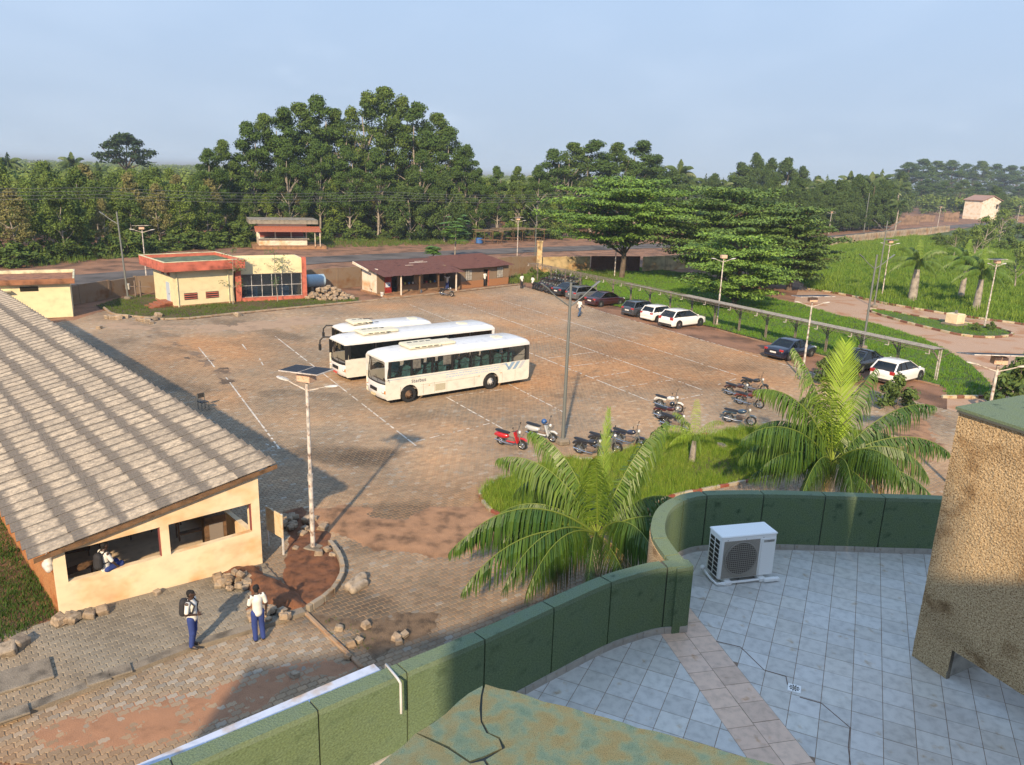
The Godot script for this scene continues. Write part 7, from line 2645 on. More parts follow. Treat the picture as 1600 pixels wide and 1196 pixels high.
	for e in [[sill * 0.78, 0.0], [lerpf(sill * 0.78, wtop, 0.5), 0.05], [wtop, 0.20]]:
		var r := []
		for k in 9:
			var f := k / 8.0
			r.append(Vector3(0.03 + e[1] + 0.20 * pow(absf(f - 0.5) * 2.0, 3.0), e[0], lerpf(-0.06, -W + 0.06, f)))
		rows.append(r)
	for i in 2:
		for k in 8:
			ws.fac(rows[i][k], rows[i][k + 1], rows[i + 1][k + 1], Vector3(-1, 0.1, 0))
			ws.fac(rows[i][k], rows[i + 1][k + 1], rows[i + 1][k], Vector3(-1, 0.1, 0))
	ws.smooth(60)
	var wo := obj("windscreen", ws, glass("screen_glass", Color(0.06, 0.07, 0.07), 0.38), t)
	var sr := MB.new()
	for i in 2:
		for k in [0, 8]:
			sr.beam(rows[i][k], rows[i + 1][k], 0.07, 0.07)
	for k in 8:
		sr.beam(rows[0][k], rows[0][k + 1], 0.05, 0.06 if not coach else 0.16)
		sr.beam(rows[2][k], rows[2][k + 1], 0.05, 0.05)
	obj("screen_seal", sr, MT["black"], wo)
	for s in [-0.7, -1.5]:
		var wp := MB.new()
		wp.bar(Vector3(0.0, sill * 0.78 + 0.03, s), Vector3(0.02, sill * 0.78 + 0.45, s - 0.35), 0.012)
		obj("wiper", wp, MT["black"], wo)
	# inside
	pbox("floor", Vector3(0.3, 0.75, -W + 0.08), Vector3(L - 0.1, 0.82, -0.08), MT["dull_brown"], t)
	pbox("dashboard", Vector3(0.25, 0.8, -W + 0.1), Vector3(0.62, sill * 0.76, -0.1), MT["dull_brown"], t)
	var stw := MB.new()
	stw.torus(Vector3(0.72, sill * 0.80, -0.62), Vector3(0, 0, 1), Vector3(0.35, 0.93, 0), 0.22, 0.018, 18, 6)
	obj("steering_wheel", stw, MT["black"], t)
	var teal := mat("teal_seat", lin(0.08, 0.27, 0.29), 0.85, {tex = noises["blotch"], scale = 1.2})
	var x := 1.5
	while x < L - 0.8:
		for z in [-0.58, -W + 0.58]:
			var sb := MB.new()
			sb.cbox(Vector3(x + 0.25, 1.70, z), Vector3(0.12, 0.80, 0.86), 0.04, Basis(Vector3(0, 0, 1), -0.14))
			sb.cbox(Vector3(x, 1.27, z), Vector3(0.46, 0.14, 0.86), 0.04)
			obj("seat", sb, teal, t)
		x += 0.80
	# chassis and wheels
	pbox("chassis", Vector3(0.5, 0.40, -W + 0.45), Vector3(L - 0.2, 0.74, -0.45), MT["dark_metal"], t)
	for w in wx:
		pbox("wheel_well", Vector3(w - 0.58, 0.30, -W + 0.38), Vector3(w + 0.58, 1.05, -0.38), MT["black"], t)
		for s in [-0.17, -W + 0.17]:
			wheel(t, Vector3(w, 0.48, s), 0.48, 0.27, 1.0 if s > -1 else -1.0, (mat("rust_rim", lin(0.20, 0.13, 0.08), 0.7, {tex = noises["rust"], scale = 2.0}) if w == wx[0] and not coach else MT["white_paint"]), 0.56)
	# roof equipment
	var ac := MB.new()
	var axl: float = L * 0.30 if not coach else L * 0.22
	var a0: float = L * 0.19 if not coach else L * 0.14
	var cream := mat("bus_cream", lin(0.72, 0.67, 0.50), 0.5, {tex = noises["tilewear"], scale = 0.8})
	ac.cbox(Vector3(a0 + axl * 0.35, H + 0.10, -W / 2), Vector3(axl * 0.70, 0.20, 1.45), 0.07)
	ac.cbox(Vector3(a0 + axl * 0.85, H + 0.09, -W / 2), Vector3(axl * 0.42, 0.18, 1.15), 0.08)
	ac.smooth(40)
	var ao := obj("air_conditioner", ac, cream, roof)
	for k in 4:
		for zz in [-W / 2 + 0.71, -W / 2 - 0.71]:
			pbox("vent", Vector3(a0 + 0.35 + k * 0.42, H + 0.09, zz - 0.02), Vector3(a0 + 0.65 + k * 0.42, H + 0.13, zz + 0.03), MT["black"], ao)
		pbox("top_vent", Vector3(a0 + 0.35 + k * 0.42, H + 0.195, -W / 2 - 0.35), Vector3(a0 + 0.65 + k * 0.42, H + 0.208, -W / 2 - 0.2), MT["black"], ao)
	pbox("roof_hatch", Vector3(L * 0.80, H - 0.02, -W / 2 - 0.3), Vector3(L * 0.80 + 0.6, H + 0.06, -W / 2 + 0.3), cream, roof, 0.03)
	# mirrors
	for s in ([-W] if coach else []):
		var mb := MB.new()
		mb.tube([Vector3(0.25, wtop + 0.05, s + 0.1), Vector3(-0.25, wtop + 0.08, s - 0.05), Vector3(-0.45, wtop - 0.15, s - 0.1), Vector3(-0.46, wtop - 0.35, s - 0.1)], [0.05, 0.05, 0.05, 0.045], 8)
		mb.cbox(Vector3(-0.46, wtop - 0.58, s - 0.1), Vector3(0.14, 0.42, 0.22), 0.04)
		obj("mirror", mb, MT["black"], t)
	if not coach:
		var mb := MB.new()
		mb.bar(Vector3(0.3, sill - 0.05, 0.02), Vector3(0.15, sill - 0.06, 0.2), 0.018)
		obj("mirror", mb, MT["black"], t)
		livery(t, L, H, sill, y0)
	return t


func livery(t: Node3D, L: float, H: float, sill: float, y0: float) -> void:
	# slanted stripes, lower seams and the writing on the near side
	var blue := mat("stripe_blue", lin(0.22, 0.33, 0.46), 0.5)
	var pale := mat("stripe_grey", lin(0.45, 0.47, 0.50), 0.5)
	for k in 3:
		var b := MB.new()
		var x := L - 1.75 + k * 0.42
		b.slab(PackedVector2Array([Vector2(x, sill - 0.48), Vector2(x + 0.24, sill - 0.48), Vector2(x + 0.62, sill - 0.02), Vector2(x + 0.34, sill - 0.02)]), 0.006, Vector3(0, 0, 0.003), Basis.IDENTITY)
		obj("stripe", b, blue if k < 2 else pale, t)
	var sw := MB.new()
	sw.slab(PackedVector2Array([Vector2(L - 2.3, sill - 0.06), Vector2(L - 1.9, sill - 0.10), Vector2(L - 1.62, sill - 0.46), Vector2(L - 1.60, sill - 0.30), Vector2(L - 1.78, sill - 0.03)]), 0.006, Vector3(0, 0, 0.003), Basis.IDENTITY)
	obj("stripe", sw, blue, t)
	pbox("trim_line", Vector3(0.12, sill - 0.10, 0.0), Vector3(L - 2.4, sill - 0.075, 0.005), blue, t)
	for x in [1.05, 2.55, 3.3, 4.15, 6.1, 8.2, 9.2]:
		pbox("panel_seam", Vector3(x - 0.008, y0 + 0.08, 0.0), Vector3(x + 0.008, sill - 0.55, 0.004), mat("seam", lin(0.30, 0.27, 0.2), 0.8), t)
	pbox("panel_seam", Vector3(2.4, sill - 0.62, 0.0), Vector3(6.4, sill - 0.605, 0.004), MT["seam"], t)
	pbox("locker_vent", Vector3(3.35, y0 + 0.15, 0.0), Vector3(4.05, sill - 0.7, 0.006), mat("vent_cream", lin(0.60, 0.55, 0.40), 0.8, {tex = noises["grain"], scale = 6.0}), t)
	for e in [[2.95, 0.85], [6.45, 0.95], [8.1, 0.95]]:
		pbox("marker_lamp", Vector3(e[0] - 0.04, e[1], 0.0), Vector3(e[0] + 0.04, e[1] + 0.05, 0.012), mat("amber", lin(0.6, 0.2, 0.03), 0.3), t)
	lettering(t, "Starbus", Vector3(1.75, sill - 0.33, 0.004), 0.27, lin(0.08, 0.09, 0.12))
	# two lines of small print too faint to read: broken strokes of blue
	for r in 2:
		var m := MB.new()
		var x := 4.1
		while x < L - 2.5:
			var w := rf(0.05, 0.22)
			m.box(Vector3(x + w * 0.5, sill - 0.22 - r * 0.15, 0.003), Vector3(w, 0.055, 0.004))
			x += w + rf(0.03, 0.08)
		obj("print_line", m, mat("print_blue", lin(0.36, 0.46, 0.60), 0.6), t)


func lettering(par: Node, text: String, at: Vector3, size: float, color: Color) -> void:
	var tm := TextMesh.new()
	var f := SystemFont.new()
	f.font_names = PackedStringArray(["Droid Sans"])
	f.font_weight = 700
	f.font_italic = true
	tm.font = f
	tm.text = text
	tm.font_size = 48
	tm.pixel_size = size / 48.0
	tm.depth = 0.004
	tm.horizontal_alignment = HORIZONTAL_ALIGNMENT_LEFT
	var o := put("lettering", tm, mat("letters_" + text.to_lower(), color, 0.6), par)
	o.position = at


# styles: 0 saloon, 1 hatchback, 2 tall off-roader
func car(label: String, rear_wheel: Vector2, style: int, color: Color, L: float, H: float, W := 1.76, dir := Vector2(0.80, -0.60)) -> Node3D:
	# local x runs forward, local +z is the side towards the viewer
	var t := thing("parked_car", label, "car", v3(rear_wheel), head(v3(dir)), "cars parked in a row under the carport")
	var paint := mat("paint_%d" % (counts["parked_car"]), color, 0.28, {coat = 1.0})
	var rx := L * 0.19
	var fx := L * 0.80
	var wr := 0.32 if style < 2 else 0.36
	var hw := W * 0.5
	var off := Vector3(-rx, 0, -hw + 0.1)
	var belt := H * 0.635
	var deck := H * 0.66
	var st := []
	var prof := [[0.0, 0.30, 0.50, belt * 0.86, 0.86], [0.015, 0.24, 0.46, belt * 0.95, 0.93], [0.05, 0.20, 0.44, deck, 0.97], [0.20, 0.20, 0.42, belt + 0.03, 1.0], [0.45, 0.20, 0.42, belt, 1.0], [0.66, 0.20, 0.42, belt - 0.01, 1.0], [0.74, 0.20, 0.42, belt - 0.04, 0.99], [0.90, 0.20, 0.42, belt - 0.13, 0.96], [0.97, 0.22, 0.44, belt - 0.24, 0.88], [1.0, 0.28, 0.46, belt - 0.36, 0.76]]
	for p in prof:
		var w: float = hw * p[4]
		var r := []
		for q in [[-0.90, p[1]], [0.90, p[1]], [1.0, p[1] + 0.10], [1.0, p[2] + 0.12], [0.965, lerpf(p[2], p[3], 0.80)], [0.90, p[3] - 0.03], [0.80, p[3]], [0.0, p[3] + 0.025], [-0.80, p[3]], [-0.90, p[3] - 0.03], [-0.965, lerpf(p[2], p[3], 0.80)], [-1.0, p[2] + 0.12], [-1.0, p[1] + 0.10]]:
			r.append(off + Vector3(p[0] * L, q[1], q[0] * w))
		st.append(r)
	var b := MB.new()
	b.loft(st)
	b.smooth(38)
	obj("body", b, paint, t)
	# cabin: dark glass with painted roof and pillars
	var xs: Array = [[0.17, 0.36, 0.58, 0.76], [0.03, 0.13, 0.55, 0.74], [0.02, 0.15, 0.50, 0.74]][style]
	var yb := belt - 0.02
	var wb := hw * 0.90
	var wt := hw * 0.74
	var low := [Vector3(xs[0] * L, yb, -wb), Vector3(xs[3] * L, yb, -wb), Vector3(xs[3] * L, yb, wb), Vector3(xs[0] * L, yb, wb)]
	var top := [Vector3(xs[1] * L, H - 0.05, -wt), Vector3(xs[2] * L, H - 0.05, -wt), Vector3(xs[2] * L, H - 0.05, wt), Vector3(xs[1] * L, H - 0.05, wt)]
	for k in 4:
		var m := (k + 1) % 4
		var g := MB.new()
		var c: Vector3 = (low[0] + low[2] + top[0] + top[2]) * 0.25
		g.out_quad(off + c, [off + low[k], off + low[m], off + top[m], off + top[k]])
		obj(["side_window", "windscreen", "side_window", "rear_window"][k], g, MT["tinted_and_unlit_room"], t)
	var rings := []
	for e in [[xs[1] - 0.015, -0.06, 0.98], [xs[1] + 0.02, -0.01, 1.03], [lerpf(xs[1], xs[2], 0.5), 0.02, 1.06], [xs[2] - 0.03, -0.005, 1.03], [xs[2] + 0.015, -0.06, 0.98]]:
		var r := []
		for q in [[-1.0, -0.055], [-0.97, -0.01], [-0.7, 0.02], [0.0, 0.035], [0.7, 0.02], [0.97, -0.01], [1.0, -0.055]]:
			r.append(off + Vector3(e[0] * L, H - 0.02 + e[1] + q[1], q[0] * wt * e[2]))
		rings.append(r)
	var rb := MB.new()
	rb.loft(rings)
	rb.smooth(50)
	obj("roof", rb, paint, t)
	for s in [0, 2]:
		var pl := MB.new()
		var z := -1.0 if s == 0 else 1.0
		var pb := [[xs[0] * L, xs[1] * L, 0.10], [lerpf(xs[0], xs[3], 0.53) * L, lerpf(xs[1], xs[2], 0.56) * L, 0.05], [xs[3] * L, xs[2] * L, 0.06]]
		if style > 0:
			pb.append([lerpf(xs[0], xs[3], 0.27) * L, lerpf(xs[1], xs[2], 0.22) * L, 0.05])
		var pk := MB.new()
		for e in pb:
			(pl if e[2] == 0.06 or e == pb[0] else pk).beam(off + Vector3(e[0], yb, z * (wb + 0.004)), off + Vector3(e[1], H - 0.05, z * (wt + 0.006)), e[2], 0.03)
		obj("pillars", pl, paint, t)
		obj("door_posts", pk, MT["black"], t)
	for x in [rx, fx]:
		for s in [-1.0, 1.0]:
			var arch := MB.new()
			arch.tube([off + Vector3(x, wr + 0.01, s * (hw - 0.20)), off + Vector3(x, wr + 0.01, s * (hw + 0.006))], [wr + 0.055, wr + 0.055], 20)
			var ar := obj("wheel_arch", arch, MT["black"], t)
			wheel(t, off + Vector3(x, wr, s * (hw - 0.085)), wr, 0.20, s, MT["chrome"] if color.get_luminance() > 0.3 or style == 1 else MT["steel"], 0.62, 7)
	for s in [-1.0, 1.0]:
		var tl := MB.new()
		tl.cbox(off + Vector3(0.07, belt * 0.88, s * hw * 0.74), Vector3(0.16, 0.17 if style < 2 else 0.26, hw * 0.36), 0.03)
		obj("tail_light", tl, mat("tail_red", lin(0.35, 0.02, 0.02), 0.2, {coat = 1.0}), t)
		var hl := MB.new()
		hl.ball(off + Vector3(L * 0.955, belt * 0.72, s * hw * 0.66), Vector3(0.16, 0.08, 0.20), 6, 10)
		obj("headlight", hl, mat("lens", lin(0.55, 0.56, 0.55), 0.12, {coat = 1.0}), t)
		var mr := MB.new()
		mr.ball(off + Vector3(xs[3] * L - 0.25, belt + 0.06, s * (hw + 0.08)), Vector3(0.07, 0.07, 0.10), 6, 8)
		obj("mirror", mr, paint, t)
		var hd := MB.new()
		for x in [0.40, 0.60]:
			hd.cbox(off + Vector3(L * x, belt * 0.84, s * (hw * 0.985)), Vector3(0.16, 0.03, 0.03), 0.008)
		obj("door_handles", hd, paint, t)
	pbox("number_plate", off + Vector3(-0.012, belt * 0.62, -0.26), off + Vector3(0.03, belt * 0.62 + 0.12, 0.26), mat("plate_white", lin(0.7, 0.7, 0.68), 0.5), t)
	pbox("bumper", off + Vector3(-0.03, 0.28, -hw * 0.84), off + Vector3(0.12, 0.46, hw * 0.84), paint if style < 2 else MT["dark_metal"], t, 0.04)
	return t


func motorcycle(label: String, at: Vector2, dir: Vector2, color: Color, scooter := false, helmet := Color(0, 0, 0, 0), lean := 0.12) -> Node3D:
	var t := thing("motorcycle", label, "motorcycle", v3(at), 0.0)
	t.basis = Basis(Vector3.UP, head(v3(dir))) * Basis(Vector3(1, 0, 0), lean)
	var paint := mat("moto_%d" % counts["motorcycle"], color, 0.3, {coat = 0.8})
	var r := 0.285 if not scooter else 0.25
	for x in [0.0, 1.22]:
		var w := MB.new()
		w.torus(Vector3(x, r, 0), Vector3.RIGHT, Vector3.UP, r - 0.045, 0.05, 20, 8)
		var wo := obj("wheel", w, MT["rubber"], t)
		var rm := MB.new()
		rm.torus(Vector3(x, r, 0), Vector3.RIGHT, Vector3.UP, r - 0.085, 0.016, 18, 6)
		rm.tube([Vector3(x, r, -0.05), Vector3(x, r, 0.05)], [0.05, 0.05], 10)
		for k in 8:
			var a := TAU * k / 8.0
			rm.bar(Vector3(x, r, 0), Vector3(x + cos(a) * (r - 0.08), r + sin(a) * (r - 0.08), 0), 0.007, 4)
		obj("rim", rm, MT["chrome"], wo)
	var f := MB.new()
	f.tube([Vector3(1.22, r, 0.06), Vector3(1.05, 0.78, 0.06), Vector3(0.98, 0.95, 0.06)], [0.022, 0.025, 0.02], 6)
	f.tube([Vector3(1.22, r, -0.06), Vector3(1.05, 0.78, -0.06), Vector3(0.98, 0.95, -0.06)], [0.022, 0.025, 0.02], 6)
	f.bar(Vector3(0.0, r, 0.09), Vector3(0.18, 0.66, 0.10), 0.022)
	f.bar(Vector3(0.0, r, -0.09), Vector3(0.18, 0.66, -0.10), 0.022)
	f.tube([Vector3(0.0, r, 0.07), Vector3(0.45, 0.30, 0.07), Vector3(0.85, 0.36, 0.0), Vector3(1.02, 0.80, 0.0)], [0.022, 0.025, 0.025, 0.025], 6)
	obj("frame", f, MT["steel"], t)
	var e := MB.new()
	e.cbox(Vector3(0.58, 0.38, 0), Vector3(0.36, 0.26, 0.22), 0.05)
	e.tube([Vector3(0.72, 0.36, 0), Vector3(0.88, 0.44, 0)], [0.08, 0.07], 8)
	obj("engine", e, MT["old_steel"], t)
	var ex := MB.new()
	ex.tube([Vector3(0.75, 0.24, 0.13), Vector3(0.35, 0.24, 0.15), Vector3(-0.25, 0.34, 0.16)], [0.022, 0.035, 0.048], 8)
	obj("exhaust", ex, MT["chrome"], t)
	var s := MB.new()
	var rings := []
	for q in [[-0.28, 0.80, 0.09, 0.03], [-0.18, 0.79, 0.13, 0.05], [0.15, 0.755, 0.15, 0.055], [0.42, 0.74, 0.12, 0.05], [0.52, 0.75, 0.08, 0.03]]:
		var rr := []
		for k in 8:
			var a := TAU * k / 8.0
			rr.append(Vector3(q[0], q[1] + sin(a) * q[3], cos(a) * q[2]))
		rings.append(rr)
	s.loft(rings)
	s.smooth(60)
	obj("seat", s, MT["black"], t)
	var b := MB.new()
	if scooter:
		b.cbox(Vector3(0.93, 0.62, 0), Vector3(0.08, 0.62, 0.36), 0.03, Basis(Vector3(0, 0, 1), 0.28))
		b.cbox(Vector3(0.62, 0.34, 0), Vector3(0.50, 0.08, 0.30), 0.03)
		b.ball(Vector3(0.08, 0.56, 0), Vector3(0.42, 0.17, 0.17), 8, 10)
	else:
		b.ball(Vector3(0.68, 0.76, 0), Vector3(0.27, 0.13, 0.14), 8, 12, Basis(Vector3(0, 0, 1), 0.2))
		b.cbox(Vector3(0.18, 0.64, 0), Vector3(0.46, 0.13, 0.20), 0.04, Basis(Vector3(0, 0, 1), -0.12))
	obj("bodywork", b, paint, t)
	var ff := MB.new()
	ff.tube([Vector3(1.48, 0.50, 0), Vector3(1.32, 0.59, 0), Vector3(1.10, 0.58, 0)], [0.05, 0.065, 0.05], 8)
	obj("front_fender", ff, paint, t)
	var rfn := MB.new()
	rfn.tube([Vector3(-0.34, 0.50, 0), Vector3(-0.22, 0.62, 0), Vector3(0.0, 0.62, 0)], [0.06, 0.07, 0.06], 8)
	obj("rear_fender", rfn, paint, t)
	var h := MB.new()
	h.tube([Vector3(0.86, 1.04, 0.36), Vector3(0.96, 1.0, 0.16), Vector3(0.98, 0.97, 0), Vector3(0.96, 1.0, -0.16), Vector3(0.86, 1.04, -0.36)], [0.018, 0.014, 0.014, 0.014, 0.018], 6)
	for z in [-0.3, 0.3]:
		h.bar(Vector3(0.92, 1.02, z), Vector3(0.94, 1.2, z * 1.15), 0.008)
		h.ball(Vector3(0.94, 1.23, z * 1.2), Vector3(0.015, 0.05, 0.07), 5, 8)
	obj("handlebar", h, MT["dark_metal"], t)
	var l := MB.new()
	l.ball(Vector3(1.10, 0.90, 0), Vector3(0.07, 0.09, 0.09), 6, 10)
	obj("headlight", l, mat("lens", lin(0.55, 0.56, 0.55), 0.12, {coat = 1.0}), t)
	var st := MB.new()
	st.bar(Vector3(0.5, 0.28, -0.08), Vector3(0.42, 0.0, -0.26), 0.014)
	obj("kickstand", st, MT["steel"], t)
	if helmet.a > 0.0:
		var hm := thing("helmet", "helmet hung on the mirror of the " + label.split(" with ")[0].split(" carrying ")[0], "helmet", t.position + t.basis * Vector3(0.92, 1.22, 0.33))
		var hb := MB.new()
		hb.ball(Vector3.ZERO, Vector3(0.15, 0.14, 0.13), 8, 12)
		obj("shell", hb, mat("helm_%s" % ("blue" if helmet.b > 0.2 else "black"), helmet, 0.2, {coat = 1.0}), hm)
		var hv := MB.new()
		hv.ball(Vector3(0.05, -0.02, 0), Vector3(0.115, 0.055, 0.118), 6, 10)
		obj("visor", hv, MT["tinted_and_unlit_room"], hm)
	return t


func build_vehicles() -> void:
	rng.seed = 51
	var hd := atan2(0.598, 0.802)
	bus("white bus with teal seats, blue side stripes and Starbus lettering", Vector2(-7.2, -41.66), 10.3, 2.98, 2.5, false, [1.62, 7.35], hd)
	bus("long white coach with black framed windscreen between the two other buses", Vector2(-10.46, -46.26), 11.4, 2.78, 2.5, true, [2.3, 8.1], hd)
	bus("small white minibus behind the long coach", Vector2(-11.7, -51.2), 6.9, 2.55, 2.15, true, [1.4, 5.3], hd - 0.05)
	car("white off-roader with dark windows, next to the white hatchback", Vector2(14.81, -68.32), 2, lin(0.74, 0.74, 0.72), 4.7, 1.62, 1.85)
	car("small white hatchback between the white off-roader and the grey hatchback", Vector2(13.34, -71.08), 1, lin(0.74, 0.74, 0.71), 3.9, 1.5, 1.68)
	car("dark grey hatchback with white plate beside the white hatchback", Vector2(11.94, -73.47), 1, lin(0.045, 0.048, 0.055), 4.1, 1.5, 1.74)
	car("dark maroon saloon parked with an empty bay beside it", Vector2(8.84, -78.75), 0, lin(0.034, 0.006, 0.007), 4.5, 1.45, 1.76)
	car("grey hatchback between the maroon saloon and the black car", Vector2(7.07, -82.3), 1, lin(0.10, 0.105, 0.11), 4.4, 1.52, 1.8)
	car("black saloon next to the row of parked motorcycles", Vector2(5.63, -84.88), 0, lin(0.010, 0.010, 0.012), 4.5, 1.45, 1.76)
	car("navy saloon standing alone in the bare bays", Vector2(20.86, -56.86), 0, lin(0.008, 0.010, 0.025), 4.7, 1.46, 1.8)
	car("black saloon half hidden behind the palm and shrubs", Vector2(25.02, -53.75), 0, lin(0.012, 0.013, 0.016), 4.6, 1.45, 1.78)
	car("white off-roader parked at the open end of the carport", Vector2(26.14, -50.43), 2, lin(0.76, 0.76, 0.74), 4.5, 1.60, 1.85)
	var rt := Vector2(0.86, 0.51)
	motorcycle("red scooter with black seat beside the palm island", Vector2(-0.43, -36.03), rt, lin(0.42, 0.015, 0.02), true)
	motorcycle("silver scooter with a blue helmet on its mirror", Vector2(1.11, -37.25), rt, lin(0.45, 0.48, 0.50), true, lin(0.02, 0.08, 0.25))
	motorcycle("black motorcycle with white side stripe before the palm", Vector2(3.39, -35.14), rt, lin(0.02, 0.02, 0.024))
	motorcycle("black motorcycle carrying a black helmet behind the palm", Vector2(4.21, -36.03), rt, lin(0.03, 0.03, 0.035), false, lin(0.01, 0.01, 0.012))
	motorcycle("dark blue motorcycle behind the upright palm frond", Vector2(5.48, -36.82), rt, lin(0.02, 0.025, 0.05))
	motorcycle("white trail motorcycle beside the small yellow palm", Vector2(8.72, -43.25), Vector2(0.80, 0.60), lin(0.62, 0.62, 0.60))
	motorcycle("black and red motorcycle with a black helmet next to the white one", Vector2(8.31, -41.13), Vector2(0.80, 0.60), lin(0.06, 0.012, 0.012), false, lin(0.01, 0.01, 0.012))
	motorcycle("black motorcycle with black fuel tank behind the small palm", Vector2(8.4, -39.68), Vector2(0.75, 0.66), lin(0.02, 0.02, 0.022))
	motorcycle("black motorcycle with chrome exhaust in the group by the big palm", Vector2(13.69, -46.57), Vector2(0.80, 0.60), lin(0.05, 0.02, 0.015))
	motorcycle("dark red motorcycle in the middle of the group by the big palm", Vector2(13.8, -44.63), Vector2(0.80, 0.60), lin(0.12, 0.025, 0.015))
	motorcycle("black motorcycle partly under the big palm frond", Vector2(15.13, -48.08), Vector2(0.80, 0.60), lin(0.02, 0.02, 0.02))
	motorcycle("dark blue moped set apart below the group by the big palm", Vector2(12.15, -40.98), Vector2(0.92, 0.40), lin(0.03, 0.06, 0.10))
	motorcycle("black motorcycle parked before the shop veranda", Vector2(-7.87, -82.79), Vector2(-0.1, 1.0).rotated(-1.2), lin(0.02, 0.018, 0.018))
	for r in [[Vector2(2.18, -89.95), Vector2(4.26, -85.97), 8], [Vector2(3.21, -94.54), Vector2(5.98, -90.85), 8], [Vector2(4.46, -98.4), Vector2(7.17, -94.95), 6]]:
		for k in r[2]:
			var p: Vector2 = r[0].lerp(r[1], k / float(r[2] - 1)) + Vector2(rf(-0.15, 0.15), rf(-0.2, 0.2))
			motorcycle("black motorcycle in the packed rows by the far corner of the car park", p, Vector2(0.80 + rf(-0.1, 0.1), -0.60), lin(0.02, 0.02, 0.024) if k % 3 else lin(0.05, 0.015, 0.015)).set_meta("group", "motorcycles packed in rows")

# ---------------------------------------------------------------- people: distance fields round a skeleton, meshed as surface nets
class Net:
	var cell := 0.02
	var lo := Vector3.ZERO
	var n := Vector3i.ZERO
	var f := PackedFloat32Array()

	func field(bones: Array, k: float) -> void:
		var a: Vector3 = bones[0][0]
		var b := a
		for q in bones:
			for e in [0, 1]:
				var r: Vector3 = Vector3.ONE * (q[2 + e] + cell * 3.0)
				a = a.min(q[e] - r)
				b = b.max(q[e] + r)
		lo = a
		n = Vector3i((b - a) / cell) + Vector3i(2, 2, 2)
		f.resize(n.x * n.y * n.z)
		f.fill(1.0)
		for q in bones:
			var p: Vector3 = q[0]
			var s: Vector3 = q[1]
			var r0: float = q[2]
			var r1: float = q[3]
			var m := maxf(r0, r1) + k + cell * 2.0
			var i0 := Vector3i((p.min(s) - Vector3.ONE * m - lo) / cell).clamp(Vector3i.ZERO, n - Vector3i.ONE)
			var i1 := Vector3i((p.max(s) + Vector3.ONE * m - lo) / cell).clamp(Vector3i.ZERO, n - Vector3i.ONE)
			var d := s - p
			var dd := maxf(d.length_squared(), 1e-8)
			var flat: Vector3 = q[4] if q.size() > 4 else Vector3.ONE
			for z in range(i0.z, i1.z + 1):
				for y in range(i0.y, i1.y + 1):
					var at := (z * n.y + y) * n.x
					for x in range(i0.x, i1.x + 1):
						var w := lo + Vector3(x, y, z) * cell
						var h := clampf((w - p).dot(d) / dd, 0.0, 1.0)
						var g := ((w - p - d * h) * flat).length() - lerpf(r0, r1, h)
						var o := f[at + x]
						var t := maxf(k - absf(o - g), 0.0) / k
						f[at + x] = minf(o, g) - t * t * k * 0.25

	func mesh_into(b: MB) -> void:
		var vid := {}
		var pos := PackedVector3Array()
		var corner := []
		for c in 8:
			corner.append(Vector3i(c & 1, (c >> 1) & 1, (c >> 2) & 1))
		var edges := [[0, 1], [2, 3], [4, 5], [6, 7], [0, 2], [1, 3], [4, 6], [5, 7], [0, 4], [1, 5], [2, 6], [3, 7]]
		for z in n.z - 1:
			for y in n.y - 1:
				for x in n.x - 1:
					var at := (z * n.y + y) * n.x + x
					var v := [f[at], f[at + 1], f[at + n.x], f[at + n.x + 1], f[at + n.x * n.y], f[at + n.x * n.y + 1], f[at + n.x * n.y + n.x], f[at + n.x * n.y + n.x + 1]]
					var neg := 0
					for q in v:
						if q < 0.0:
							neg += 1
					if neg == 0 or neg == 8:
						continue
					var s := Vector3.ZERO
					var m := 0
					for e in edges:
						if (v[e[0]] < 0.0) != (v[e[1]] < 0.0):
							var t: float = v[e[0]] / (v[e[0]] - v[e[1]])
							s += Vector3(corner[e[0]]).lerp(Vector3(corner[e[1]]), t)
							m += 1
					vid[at] = pos.size()
					pos.append(lo + (Vector3(x, y, z) + s / m) * cell)
		var quads := []
		var dx := 1
		var dy := n.x
		var dz := n.x * n.y
		for at in vid:
			for q in [[dx, dy, dz], [dy, dz, dx], [dz, dx, dy]]:
				# the edge that leaves this cell's first corner along q[0] is shared by four cells
				if (f[at] < 0.0) == (f[at + q[0]] < 0.0):
					continue
				var a: int = at
				var b1: int = at - q[1]
				var c1: int = at - q[1] - q[2]
				var d1: int = at - q[2]
				if vid.has(b1) and vid.has(c1) and vid.has(d1):
					quads.append([vid[a], vid[b1], vid[c1], vid[d1]] if f[at] < 0.0 else [vid[a], vid[d1], vid[c1], vid[b1]])
		var nor := PackedVector3Array()
		nor.resize(pos.size())
		for q in quads:
			var k := (pos[q[2]] - pos[q[0]]).cross(pos[q[3]] - pos[q[1]])
			for i in q:
				nor[i] += k
		for i in nor.size():
			nor[i] = nor[i].normalized()
		for q in quads:
			b.tri_n(pos[q[0]], pos[q[1]], pos[q[2]], nor[q[0]], nor[q[1]], nor[q[2]])
			b.tri_n(pos[q[0]], pos[q[2]], pos[q[3]], nor[q[0]], nor[q[2]], nor[q[3]])


func net(bones: Array, cell: float, k: float, b: MB = null) -> MB:
	var s := Net.new()
	s.cell = cell
	s.field(bones, k)
	var m := b if b else MB.new()
	s.mesh_into(m)
	return m


